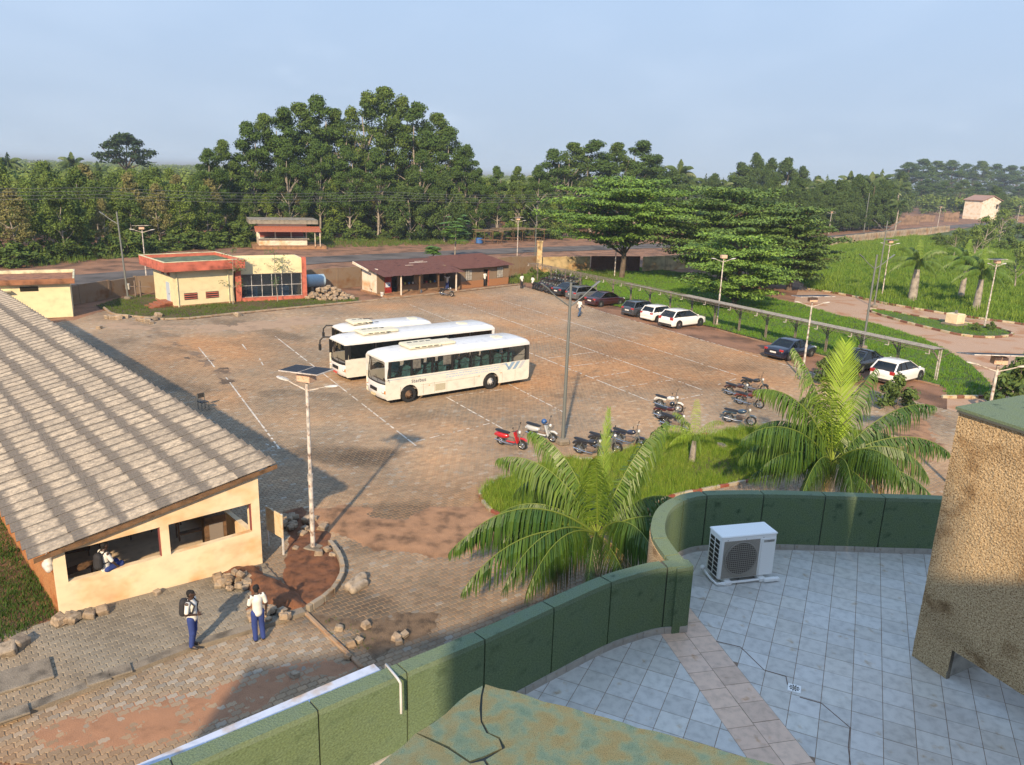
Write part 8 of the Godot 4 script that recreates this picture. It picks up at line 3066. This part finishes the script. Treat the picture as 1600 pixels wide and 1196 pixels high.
# joints for someone 1.74 m tall who stands facing +z
func stance() -> Dictionary:
	return {hip = Vector3(0, 0.94, 0), waist = Vector3(0, 1.08, 0.0), chest = Vector3(0, 1.30, 0.0), neck = Vector3(0, 1.47, -0.01), head = Vector3(0, 1.62, 0.02), turn = 0.0,
		ls = Vector3(0.175, 1.41, -0.01), le = Vector3(0.235, 1.13, -0.03), lw = Vector3(0.24, 0.87, 0.04), rs = Vector3(-0.175, 1.41, -0.01), re = Vector3(-0.235, 1.13, -0.03), rw = Vector3(-0.24, 0.87, 0.04),
		lh = Vector3(0.09, 0.90, 0), lk = Vector3(0.10, 0.49, 0.02), la = Vector3(0.105, 0.08, -0.03), rh = Vector3(-0.09, 0.90, 0), rk = Vector3(-0.10, 0.49, 0.02), ra = Vector3(-0.105, 0.08, -0.03), lt = Vector3(0.12, 0.035, 0.14), rt = Vector3(-0.12, 0.035, 0.14)}


func hand_bones(w: Vector3, e: Vector3, side: float, curl: float) -> Array:
	# palm, four fingers of unequal length with a bend, thumb from the side of the palm
	var d := (w - e).normalized()
	var x := Vector3(0, 0, 1)
	x = (x - d * x.dot(d)).normalized()
	var in_ := x.cross(d).normalized()
	if in_.x * side > 0.0:
		in_ = -in_
	var r := [[w, w + d * 0.05, 0.024, 0.022], [w + d * 0.02 - x * 0.014, w + d * 0.085 - x * 0.022, 0.018, 0.015], [w + d * 0.02 + x * 0.014, w + d * 0.085 + x * 0.022, 0.018, 0.015]]
	for k in 4:
		var o := w + d * 0.088 + x * (0.030 - k * 0.020)
		var L: float = [0.066, 0.076, 0.070, 0.054][k]
		var m := o + (d + in_ * curl * 0.5).normalized() * L * 0.5
		var t := m + (d * (1.0 - curl * 0.5) + in_ * curl * 1.1).normalized() * L * 0.5
		r.append([o, m, 0.0095, 0.0088])
		r.append([m, t, 0.0088, 0.0075])
	var th := w + d * 0.025 + x * 0.026
	var tm := th + (d * 0.6 + x * 0.75 + in_ * 0.3).normalized() * 0.042
	r.append([th, tm, 0.0125, 0.0105])
	r.append([tm, tm + (d * 0.85 + x * 0.2 + in_ * 0.35).normalized() * 0.032, 0.0105, 0.0085])
	return r


func person(label: String, at: Vector3, turn: float, j: Dictionary, shirt: Color, trousers: Color, fine := true, pack := false, skin := Color(0.055, 0.030, 0.020), long_sleeve := false) -> Node3D:
	var t := thing("person", label, "person", at, turn)
	var c := 0.016 if fine else 0.026
	var hd: Vector3 = j.head
	var fw := Vector3(sin(j.turn), 0, cos(j.turn))
	var rt := Vector3(fw.z, 0, -fw.x)
	var bones := [[j.hip, j.waist, 0.115, 0.105], [j.waist, j.chest, 0.105, 0.125], [j.chest, j.neck, 0.115, 0.055], [j.ls, j.rs, 0.060, 0.060], [j.neck, hd - Vector3(0, 0.04, 0), 0.052, 0.055],
		[j.ls, j.le, 0.052, 0.040], [j.le, j.lw, 0.040, 0.027], [j.rs, j.re, 0.052, 0.040], [j.re, j.rw, 0.040, 0.027], [j.lh, j.lk, 0.085, 0.056], [j.lk, j.la, 0.054, 0.036], [j.rh, j.rk, 0.085, 0.056], [j.rk, j.ra, 0.054, 0.036], [j.la, j.lt, 0.040, 0.028], [j.ra, j.rt, 0.040, 0.028]]
	var sb := MB.new()
	net(bones, c, 0.035, sb)
	# the head with brow, nose, chin, lips and ears on a finer grid
	var h := [[hd + Vector3(0, 0.035, 0) - fw * 0.012, hd + Vector3(0, 0.02, 0) + fw * 0.02, 0.088, 0.078], [hd + fw * 0.025, hd + fw * 0.045 - Vector3(0, 0.075, 0), 0.066, 0.036], [hd + fw * 0.098 + Vector3(0, 0.012, 0), hd + fw * 0.112 - Vector3(0, 0.022, 0), 0.009, 0.015], [hd + fw * 0.088 - Vector3(0, 0.050, 0) - rt * 0.018, hd + fw * 0.088 - Vector3(0, 0.050, 0) + rt * 0.018, 0.010, 0.010], [hd + fw * 0.088 + Vector3(0, 0.03, 0) - rt * 0.03, hd + fw * 0.088 + Vector3(0, 0.03, 0) + rt * 0.03, 0.010, 0.010], [hd - Vector3(0, 0.11, 0), hd - Vector3(0, 0.03, 0), 0.055, 0.055]]
	for s in [-1.0, 1.0]:
		h.append([hd + rt * s * 0.082 - Vector3(0, 0.015, 0), hd + rt * s * 0.088 + Vector3(0, 0.022, 0) - fw * 0.006, 0.012, 0.015])
	net(h, 0.009 if fine else 0.016, 0.018, sb)
	for q in [[j.lw, j.le, 1.0], [j.rw, j.re, -1.0]]:
		net(hand_bones(q[0], q[1], q[2], j.get("curl", 0.35)), 0.005 if fine else 0.008, 0.006, sb)
	obj("body", sb, mat("skin_%d" % int(skin.r * 1000), skin.linear_to_srgb(), 0.5), t)
	for s in [-1.0, 1.0]:
		var ey := MB.new()
		ey.ball(hd + fw * 0.086 + rt * s * 0.031 + Vector3(0, 0.010, 0), Vector3(0.011, 0.008, 0.011), 5, 8)
		obj("eye", ey, mat("eye", lin(0.5, 0.48, 0.45), 0.2), t)
	var hr := MB.new()
	net([[hd + Vector3(0, 0.055, 0) - fw * 0.028, hd + Vector3(0, 0.050, 0) + fw * 0.020, 0.086, 0.074], [hd - fw * 0.045 + Vector3(0, 0.05, 0), hd - fw * 0.05 - Vector3(0, 0.03, 0), 0.075, 0.055]], 0.010, 0.02, hr)
	obj("hair", hr, mat("hair", lin(0.008, 0.007, 0.007), 0.9), t)
	# clothes follow the body and end at neck, cuffs and hems
	var lcuff: Vector3 = j.ls.lerp(j.le, 0.80) if not long_sleeve else j.le.lerp(j.lw, 0.9)
	var rcuff: Vector3 = j.rs.lerp(j.re, 0.80) if not long_sleeve else j.re.lerp(j.rw, 0.9)
	var sh := [[j.hip + Vector3(0, -0.02, 0), j.waist, 0.142, 0.128], [j.waist, j.chest, 0.128, 0.144], [j.chest, j.neck - Vector3(0, 0.045, 0), 0.132, 0.082], [j.ls - Vector3(0.02, 0.01, 0), j.rs + Vector3(0.02, -0.01, 0), 0.066, 0.066], [j.ls, lcuff if not long_sleeve else j.le, 0.062, 0.058], [j.rs, rcuff if not long_sleeve else j.re, 0.062, 0.058]]
	if long_sleeve:
		sh.append([j.le, lcuff, 0.058, 0.044])
		sh.append([j.re, rcuff, 0.058, 0.044])
	var shb := net(sh, c, 0.03)
	obj("shirt", shb, mat("shirt_%d_%d" % [int(shirt.r * 100), int(shirt.b * 100)], shirt.linear_to_srgb(), 0.9, {}), t)
	var tr := [[j.hip + Vector3(0, 0.05, 0), j.hip - Vector3(0, 0.02, 0), 0.122, 0.128], [j.lh, j.lk, 0.102, 0.078], [j.lk, j.la + Vector3(0, 0.02, 0), 0.076, 0.066], [j.rh, j.rk, 0.102, 0.078], [j.rk, j.ra + Vector3(0, 0.02, 0), 0.076, 0.066]]
	obj("trousers", net(tr, c, 0.03), mat("trousers_%d_%d" % [int(trousers.r * 100), int(trousers.b * 100)], trousers.linear_to_srgb(), 0.9, {}), t)
	var so := net([[j.la - Vector3(0, 0.035, 0), j.lt, 0.045, 0.034]], 0.012, 0.02)
	net([[j.ra - Vector3(0, 0.035, 0), j.rt, 0.045, 0.034]], 0.012, 0.02, so)
	obj("shoes", so, mat("shoe", lin(0.018, 0.016, 0.016), 0.5), t)
	if pack:
		var b := thing("backpack", "black backpack worn by the %s" % ("student standing on the walkway edge" if fine and at.y < 0.5 else "student seated on the window sill"), "backpack", at, turn)
		var m := MB.new()
		net([[j.chest + Vector3(0, 0.08, -0.20), j.waist + Vector3(0, 0.0, -0.22), 0.11, 0.125], [j.chest + Vector3(0.06, 0.05, -0.2), j.waist + Vector3(0.07, 0.0, -0.21), 0.09, 0.10], [j.chest + Vector3(-0.06, 0.05, -0.2), j.waist + Vector3(-0.07, 0.0, -0.21), 0.09, 0.10]], 0.018, 0.03, m)
		obj("bag", m, mat("bag", lin(0.02, 0.02, 0.024), 0.8), b)
		for s in [-1.0, 1.0]:
			var st := MB.new()
			st.tube([j.chest + Vector3(s * 0.09, 0.10, -0.16), j.neck + Vector3(s * 0.10, 0.02, 0.0), j.chest + Vector3(s * 0.11, 0.04, 0.15), j.waist + Vector3(s * 0.13, 0.06, 0.08), j.waist + Vector3(s * 0.12, 0.04, -0.12)], [0.022], 6)
			obj("strap", st, MT["bag"], b)
	return t


func build_people() -> void:
	rng.seed = 61
	var white := Color(0.66, 0.65, 0.61)
	var blue := Color(0.022, 0.045, 0.19)
	# the student with the backpack, hands together at the waist, looking at the other
	var j := stance()
	j.turn = 0.35
	j.le = Vector3(0.25, 1.14, -0.02)
	j.lw = Vector3(0.06, 1.06, 0.16)
	j.re = Vector3(-0.25, 1.14, -0.02)
	j.rw = Vector3(-0.06, 1.05, 0.17)
	j.la = Vector3(0.10, 0.08, -0.10)
	j.lk = Vector3(0.10, 0.49, -0.02)
	j.lt = Vector3(0.12, 0.035, 0.07)
	person("student in white shirt and blue trousers wearing a black backpack on the walkway edge", Vector3(-8.5, 0.12, -18.48), 1.5, j, white, blue, true, true)
	var k := stance()
	k.turn = -0.5
	k.rw = Vector3(-0.24, 0.86, 0.03)
	k.le = Vector3(0.225, 1.15, 0.02)
	k.lw = Vector3(0.12, 1.12, 0.19)
	k.rk = Vector3(-0.10, 0.49, 0.05)
	person("student in white shirt and blue trousers without a bag beside the rubble", Vector3(-6.91, 0, -19.06), -2.55, k, white, blue, true)
	# seated on the sill, leaning
	var s := stance()
	for key in s:
		if s[key] is Vector3:
			s[key] -= Vector3(0, 0.86, 0)
	s.lk = Vector3(0.12, 0.06, 0.42)
	s.rk = Vector3(-0.12, 0.06, 0.42)
	s.la = Vector3(0.12, -0.36, 0.40)
	s.ra = Vector3(-0.12, -0.36, 0.40)
	s.lt = Vector3(0.13, -0.40, 0.56)
	s.rt = Vector3(-0.13, -0.40, 0.56)
	s.re = Vector3(-0.26, 0.28, 0.08)
	s.rw = Vector3(-0.20, 0.07, 0.24)
	s.head += Vector3(0, -0.01, 0.03)
	var sit := person("student in white shirt seated on the window sill of the hall with a dark bag", hall_at(1.32, 0.12, 1.13), 0.0, s, white, blue, true, true)
	var sd := HALL_A + HALL_B * 0.45
	sit.rotation.y = atan2(sd.x, sd.y)
	get_node("backpack_001").rotation.y = sit.rotation.y
	# walking across the lot
	var w := stance()
	w.lk = Vector3(0.09, 0.50, 0.16)
	w.la = Vector3(0.09, 0.09, 0.20)
	w.lt = Vector3(0.10, 0.05, 0.36)
	w.rk = Vector3(-0.09, 0.49, -0.06)
	w.ra = Vector3(-0.09, 0.12, -0.28)
	w.rt = Vector3(-0.10, 0.05, -0.14)
	w.lw = Vector3(0.25, 0.92, -0.16)
	w.rw = Vector3(-0.25, 0.92, 0.20)
	person("man in white shirt and jeans walking across the open lot", Vector3(6.21, 0, -72.72), 2.4, w, white, Color(0.05, 0.09, 0.17), false)
	person("person in white shirt and dark trousers standing beside the motorcycle row", Vector3(0.75, 0, -90.13), 0.6, stance(), white, Color(0.02, 0.02, 0.025), false)
	var r := stance()
	for key in r:
		if r[key] is Vector3:
			r[key] -= Vector3(0, 0.06, 0)
	r.lk = Vector3(0.22, 0.50, 0.28)
	r.rk = Vector3(-0.22, 0.50, 0.28)
	r.la = Vector3(0.24, 0.14, 0.20)
	r.ra = Vector3(-0.24, 0.14, 0.20)
	r.lt = Vector3(0.25, 0.09, 0.35)
	r.rt = Vector3(-0.25, 0.09, 0.35)
	r.lw = Vector3(0.28, 1.0, 0.36)
	r.rw = Vector3(-0.28, 1.0, 0.36)
	person("rider in white shirt astride a motorcycle at the end of the row", Vector3(2.02, 0, -89.39), 2.3, r, white, Color(0.02, 0.02, 0.025), false)
	var u := stance()
	u.le = Vector3(0.36, 1.52, 0.02)
	u.lw = Vector3(0.14, 1.70, 0.02)
	u.re = Vector3(-0.36, 1.52, 0.02)
	u.rw = Vector3(-0.14, 1.70, 0.02)
	u.curl = 0.8
	person("student with both hands on the head before the shop counter", Vector3(-7.74, 0, -87.1), 2.9, u, white, blue, false)
	person("person in white top and dark trousers leaning in the doorway of the block rooms", Vector3(-3.66, 0, -91.19), 0.4, stance(), white, Color(0.02, 0.02, 0.022), false)

# ---------------------------------------------------------------- rubble, signs, tank, stalls
func stone_mesh(sd: int, flat := 0.7) -> ArrayMesh:
	var r := RandomNumberGenerator.new()
	r.seed = sd
	var b := MB.new()
	var k := r.randf_range(0.8, 1.2)
	b.col = Color(1, 1, 1).lerp(Color(0.82, 0.72, 0.62), r.randf()) * k
	# a rough block: a box whose corners are pushed about and whose edges are broken
	var c := []
	for s in [[-1, -1, -1], [1, -1, -1], [1, -1, 1], [-1, -1, 1], [-1, 1, -1], [1, 1, -1], [1, 1, 1], [-1, 1, 1]]:
		c.append(Vector3(s[0] * r.randf_range(0.36, 0.56), s[1] * flat * r.randf_range(0.34, 0.52), s[2] * r.randf_range(0.30, 0.52)))
	for f in [[0, 1, 5, 4], [1, 2, 6, 5], [2, 3, 7, 6], [3, 0, 4, 7], [4, 5, 6, 7], [3, 2, 1, 0]]:
		var m: Vector3 = (c[f[0]] + c[f[1]] + c[f[2]] + c[f[3]]) * 0.25
		var bump := m.normalized() * r.randf_range(0.02, 0.07)
		var ins := []
		for i in 4:
			ins.append(m.lerp(c[f[i]], 0.80) + bump)
		b.out_quad(Vector3.ZERO, ins)
		for i in 4:
			var e := (i + 1) % 4
			b.out_quad(Vector3.ZERO, [c[f[i]], c[f[e]], ins[e], ins[i]])
	return b.mesh()


var stones := []


func rubble(label: String, spots: Array, group: String, size := 0.3) -> void:
	# each stone is a thing that could be lifted away
	for p in spots:
		var o := put("stone", stones[rng.randi() % stones.size()], MT["rock"])
		tag(o, label, "stone", group)
		var s := size * rf(0.75, 1.3)
		o.scale = Vector3(s, s, s)
		o.rotation = Vector3(rf(-0.25, 0.25), rf(0, TAU), rf(-0.25, 0.25))
		o.position = p + Vector3(0, s * 0.28, 0)


func heap(center: Vector3, rx: float, rz: float, n: int, h: float) -> Array:
	var r := []
	for i in n:
		var a := rf(0, TAU)
		var k := sqrt(rng.randf())
		r.append(center + Vector3(cos(a) * rx * k, h * (1.0 - k) * rng.randf(), sin(a) * rz * k))
	return r


func build_details() -> void:
	rng.seed = 71
	for k in 10:
		stones.append(stone_mesh(300 + k))
	# heap of earth and stones at the corner of the hall
	soil_patch("earth_heap", PackedVector2Array([Vector2(-9.32, -22.32), Vector2(-8.17, -23.11), Vector2(-6.8, -21.5), Vector2(-6.23, -20.73), Vector2(-6.97, -20.12), Vector2(-7.94, -20.27), Vector2(-7.88, -21.43)]), 0.08, 0.38, MT["soil_red"], 0.35, 0.08, 21)
	rubble("pale broken stone in the heap at the foot of the hall wall", heap(Vector3(-8.5, 0.12, -21.88), 0.75, 0.5, 40, 0.4), "stones heaped at the hall corner", 0.19)
	rubble("pale broken stone in the heap beside the bagless student", heap(Vector3(-6.97, 0.12, -20.14), 0.62, 0.35, 26, 0.25), "stones heaped beside the walkway edge", 0.2)
	rubble("loose stone lying alone along the foot of the hall wall", [Vector3(-10.74, 0.1, -21.15), Vector3(-9.21, 0.1, -22.03), Vector3(-11.84, 0.1, -20), Vector3(-12.08, 0.1, -19.75)], "stones along the hall wall", 0.26)
	rubble("pale stone in the small pile at the low corner of the hall", heap(Vector3(-12.53, 0.1, -19.39), 0.55, 0.22, 9, 0.1), "stones at the low corner of the hall", 0.28)
	rubble("stone lying on the walkway near the manhole slab", [Vector3(-13.29, 0.1, -17.92), Vector3(-13.21, 0.1, -18.27)], "stones near the manhole", 0.34)
	rubble("grey paver block stacked behind the notice board", heap(Vector3(-7.91, 0, -26.32), 0.9, 0.7, 20, 0.35), "loose blocks behind the notice board", 0.24)
	rubble("stone near the foot of the flaking solar lamp", [Vector3(-7.45, 0, -25.52), Vector3(-7.24, 0, -25.84), Vector3(-6.81, 0, -26.03), Vector3(-7.38, 0, -24.43), Vector3(-6.26, 0, -24.42), Vector3(-6.5, 0, -24.12), Vector3(-5.99, 0, -24.07)], "stones round the lamp foot", 0.26)
	rubble("stone lying on the paving below the green parapet", [Vector3(-3.05, 0, -19.31), Vector3(-2.85, 0, -19.48), Vector3(-2.95, 0, -19.13), Vector3(-4.29, 0, -18.93), Vector3(-4.11, 0, -19.13), Vector3(-4.78, 0, -19.69), Vector3(-5.47, 0, -17.5), Vector3(-4.04, 0, -19.9), Vector3(-4.22, 0, -18.34)], "stones below the parapet", 0.22)
	rubble("rough stone in the line along the planting bed kerb", [Vector3(-34.46, 0, -64.06), Vector3(-33.93, 0, -63.86), Vector3(-33.53, 0, -63.94), Vector3(-31.73, 0, -63.68), Vector3(-31.13, 0, -63.21), Vector3(-30.61, 0, -63.02), Vector3(-30.02, 0, -62.56), Vector3(-30.48, 0, -63.91), Vector3(-33.11, 0, -64.61), Vector3(-24.81, 0, -67.44), Vector3(-24.49, 0, -67.19), Vector3(-32.95, 0, -59.86), Vector3(-30.89, 0, -65.65)], "stones along the bed kerb", 0.45)
	rubble("pale building stone in the high pile between annexe and shop", heap(Vector3(-19.16, 0, -78.12), 2.6, 1.2, 130, 1.5), "pile of building stones before the block wall", 0.36)
	rubble("kerb side stone at the edge of the grass island", [Vector3(20.48, 0, -38.43), Vector3(20.43, 0, -38.83), Vector3(20.36, 0, -37.83), Vector3(19.85, 0, -38.17), Vector3(10.65, 0, -36.49)], "stones at the island edge", 0.36)
	# a log-like boulder
	var bo := MB.new()
	net([[Vector3(-4.98, 0, -21.93) + Vector3(0, 0.12, 0), Vector3(-4.67, 0, -22.51) + Vector3(0, 0.13, 0), 0.15, 0.17], [Vector3(-4.81, 0, -21.78) + Vector3(0, 0.08, 0), Vector3(-4.53, 0, -22.23) + Vector3(0, 0.08, 0), 0.13, 0.13]], 0.035, 0.06, bo)
	tag(obj("boulder", bo, MT["rock"]), "long grey boulder lying beside the curved kerb", "boulder")
	# notice board on posts
	var nb := thing("notice_board", "cream notice board on white posts behind the hall corner", "board", Vector3(-7.71, 0, -24.08), -0.72)
	for x in [0.0, -0.95]:
		var b := MB.new()
		b.box(Vector3(x, 0.75, 0), Vector3(0.05, 1.55, 0.05))
		obj("post", b, MT["white_paint"], nb)
	pbox("panel", Vector3(-0.98, 0.62, -0.03), Vector3(0.03, 1.5, 0.03), mat("board_cream", lin(0.62, 0.52, 0.36), 0.8, {tex = noises["soilstain"], scale = 0.6}), nb, 0.01)
	var bag := MB.new()
	net([[Vector3(-6.19, 0, -24.52) + Vector3(0, 0.08, 0), Vector3(-5.99, 0, -24.44) + Vector3(0.05, 0.08, 0), 0.10, 0.12]], 0.03, 0.03, bag)
	tag(obj("rubbish_bag", bag, MT["black"]), "small black rubbish bag at the lamp foot", "bag")
	# white sack at the low corner of the hall
	var sk := MB.new()
	net([[hall_at(0.05, 0.9, 1.32), hall_at(0.02, 0.85, 1.62), 0.16, 0.10], [hall_at(0.0, 0.7, 1.28), hall_at(0.0, 1.0, 1.30), 0.12, 0.14]], 0.03, 0.05, sk)
	tag(obj("white_sack", sk, MT["white_paint"]), "white sack resting on the low side wall of the hall", "sack")
	# water tank lying on its side
	var wt := thing("water_tank", "pale blue cylindrical water tank by the stone pile", "tank", Vector3(-21.51, 0, -82.45), 0.6)
	var tb := MB.new()
	tb.tube([Vector3(-1.0, 1.2, 0), Vector3(-0.9, 1.2, 0), Vector3(0.9, 1.2, 0), Vector3(1.0, 1.2, 0)], [0.5, 0.68, 0.68, 0.5], 20)
	obj("shell", tb, mat("tank_blue", lin(0.32, 0.45, 0.56), 0.5, {tex = noises["tilewear"], scale = 0.6}), wt)
	for x in [-0.5, 0.5]:
		pbox("support", Vector3(x - 0.12, -0.02, -0.5), Vector3(x + 0.12, 0.65, 0.5), MT["block_wall"], wt)
	# pedestal in the median
	var pd := thing("pedestal", "cream concrete pedestal on the median island", "pedestal", Vector3(43.48, 0, -75.25), 0.5)
	pbox("plinth", Vector3(-0.85, -0.02, -0.85), Vector3(0.85, 0.2, 0.85), MT["concrete"], pd, 0.03)
	pbox("block", Vector3(-0.62, 0.2, -0.62), Vector3(0.62, 1.15, 0.62), MT["cream"], pd, 0.03)
	pbox("stub", Vector3(-0.1, 1.15, -0.1), Vector3(0.1, 1.45, 0.1), MT["steel"], pd)
	# thatched stalls across the road
	for e in [[Vector2(-5.56, -149), 5.0, "thatched roadside stall with a blue drum beside it"], [Vector2(-1.98, -154.8), 6.0, "thatched roadside stall with crooked posts in the middle"], [Vector2(2.26, -158.04), 6.0, "thatched roadside stall beside the tall street light"]]:
		var st := thing("market_stall", e[2], "stall", v3(e[0]), 0.15)
		var roof := MB.new()
		for i in 34:
			var x: float = rf(-0.5, 0.5) * e[1]
			roof.box(Vector3(x, 2.35 + rf(-0.12, 0.18), rf(-1.4, 1.4)), Vector3(rf(0.8, 1.8), 0.10, rf(0.5, 1.0)), Basis(Vector3.UP, rf(-0.4, 0.4)) * Basis(Vector3(0, 0, 1), rf(-0.12, 0.12)))
		obj("thatch", roof, MT["thatch"], st)
		for i in 4:
			for z in [-1.3, 1.3]:
				var b := MB.new()
				var x: float = (i / 3.0 - 0.5) * e[1]
				b.tube([Vector3(x, -0.05, z), Vector3(x + rf(-0.15, 0.15), 1.2, z), Vector3(x, 2.35, z)], [0.06, 0.055, 0.05], 6)
				obj("post", b, MT["wood"], st)
		pbox("table", Vector3(-e[1] * 0.4, 0.7, 0.5), Vector3(e[1] * 0.4, 0.8, 1.2), MT["wood"], st)
		for x in [-0.36, 0.36]:
			pbox("table_leg", Vector3(e[1] * x - 0.05, -0.05, 0.8), Vector3(e[1] * x + 0.05, 0.7, 0.9), MT["wood"], st)
	var dm := thing("water_drum", "blue plastic drum standing at the thatched stalls", "drum", Vector3(-7.25, 0, -148.34))
	var db := MB.new()
	db.tube([Vector3(0, 0, 0), Vector3(0, 0.9, 0), Vector3(0, 1.0, 0)], [0.75, 0.75, 0.6], 14)
	obj("shell", db, mat("drum_blue", lin(0.03, 0.12, 0.35), 0.5), dm)
	# plastic chair by the shop side wall, chair under the hall eave
	for e in [[Vector2(-15.45, -82.91), 0.6, "dark plastic chair by the shop side wall"], [Vector2(-16.8, -40.05), 0.9, "empty metal chair in the shade of the hall eave"]]:
		var ch := thing("chair", e[2], "chair", v3(e[0]), e[1])
		pbox("seat", Vector3(-0.22, 0.42, -0.22), Vector3(0.22, 0.46, 0.22), MT["dark_metal"], ch, 0.01)
		pbox("backrest", Vector3(-0.22, 0.62, -0.24), Vector3(0.22, 0.88, -0.20), MT["dark_metal"], ch, 0.01)
		for x in [-0.2, 0.2]:
			for z in [-0.2, 0.2]:
				pbox("leg", Vector3(x - 0.015, -0.01, z - 0.015), Vector3(x + 0.015, 0.88 if z < 0 else 0.42, z + 0.015), MT["steel"], ch)
	# meter box and posts by the leaning street light
	var mb := thing("meter_box", "grey meter box on posts beside the leaning street light", "box", Vector3(-37.5, 0, -75.33))
	for x in [0.0, 0.5]:
		pbox("post", Vector3(x - 0.06, -0.05, -0.06), Vector3(x + 0.06, 1.6, 0.06), MT["old_steel"], mb)
	pbox("box", Vector3(-0.9, 0.7, -0.12), Vector3(-0.5, 1.3, 0.12), MT["plaster_grey"], mb, 0.02)
	pbox("rail", Vector3(-0.9, 1.0, -0.03), Vector3(1.6, 1.06, 0.03), MT["old_steel"], mb)
	# goods on the shop counters
	for k in 7:
		var g := MB.new()
		var c: Color = [Color(0.4, 0.05, 0.04), Color(0.5, 0.45, 0.1), Color(0.05, 0.15, 0.35), Color(0.55, 0.53, 0.5)][k % 4]
		g.col = c
		g.cbox(Vector3(0, 0.11, 0), Vector3(0.16, 0.22, 0.14), 0.02)
		var o := obj("shop_carton", g, MT["painted"])
		tag(o, "small %s carton on the shop counter" % ["red", "yellow", "blue", "white"][k % 4], "carton", "cartons on the shop counters")
		var x: float = [1.3, 1.7, 2.2, 2.7, 4.5, 5.0, 5.6][k]
		o.transform = Transform3D(Basis(Vector3.UP, deg_to_rad(40.5)), Vector3(-12.1, 0, -81.2) + Basis(Vector3.UP, deg_to_rad(40.5)) * Vector3(x, 0.93, -1.9))
	# a white bucket and bottle by the veranda
	for e in [[Vector3(-10.33, 0, -83.61), "white bucket by the shop veranda post"], [Vector3(-14.07, 0, -80.96), "small pale can at the shop corner"]]:
		var bk := thing("bucket", e[1], "bucket", e[0])
		var b := MB.new()
		b.tube([Vector3(0, 0, 0), Vector3(0, 0.42, 0)], [0.17, 0.21], 12)
		obj("pail", b, MT["white_paint"], bk)
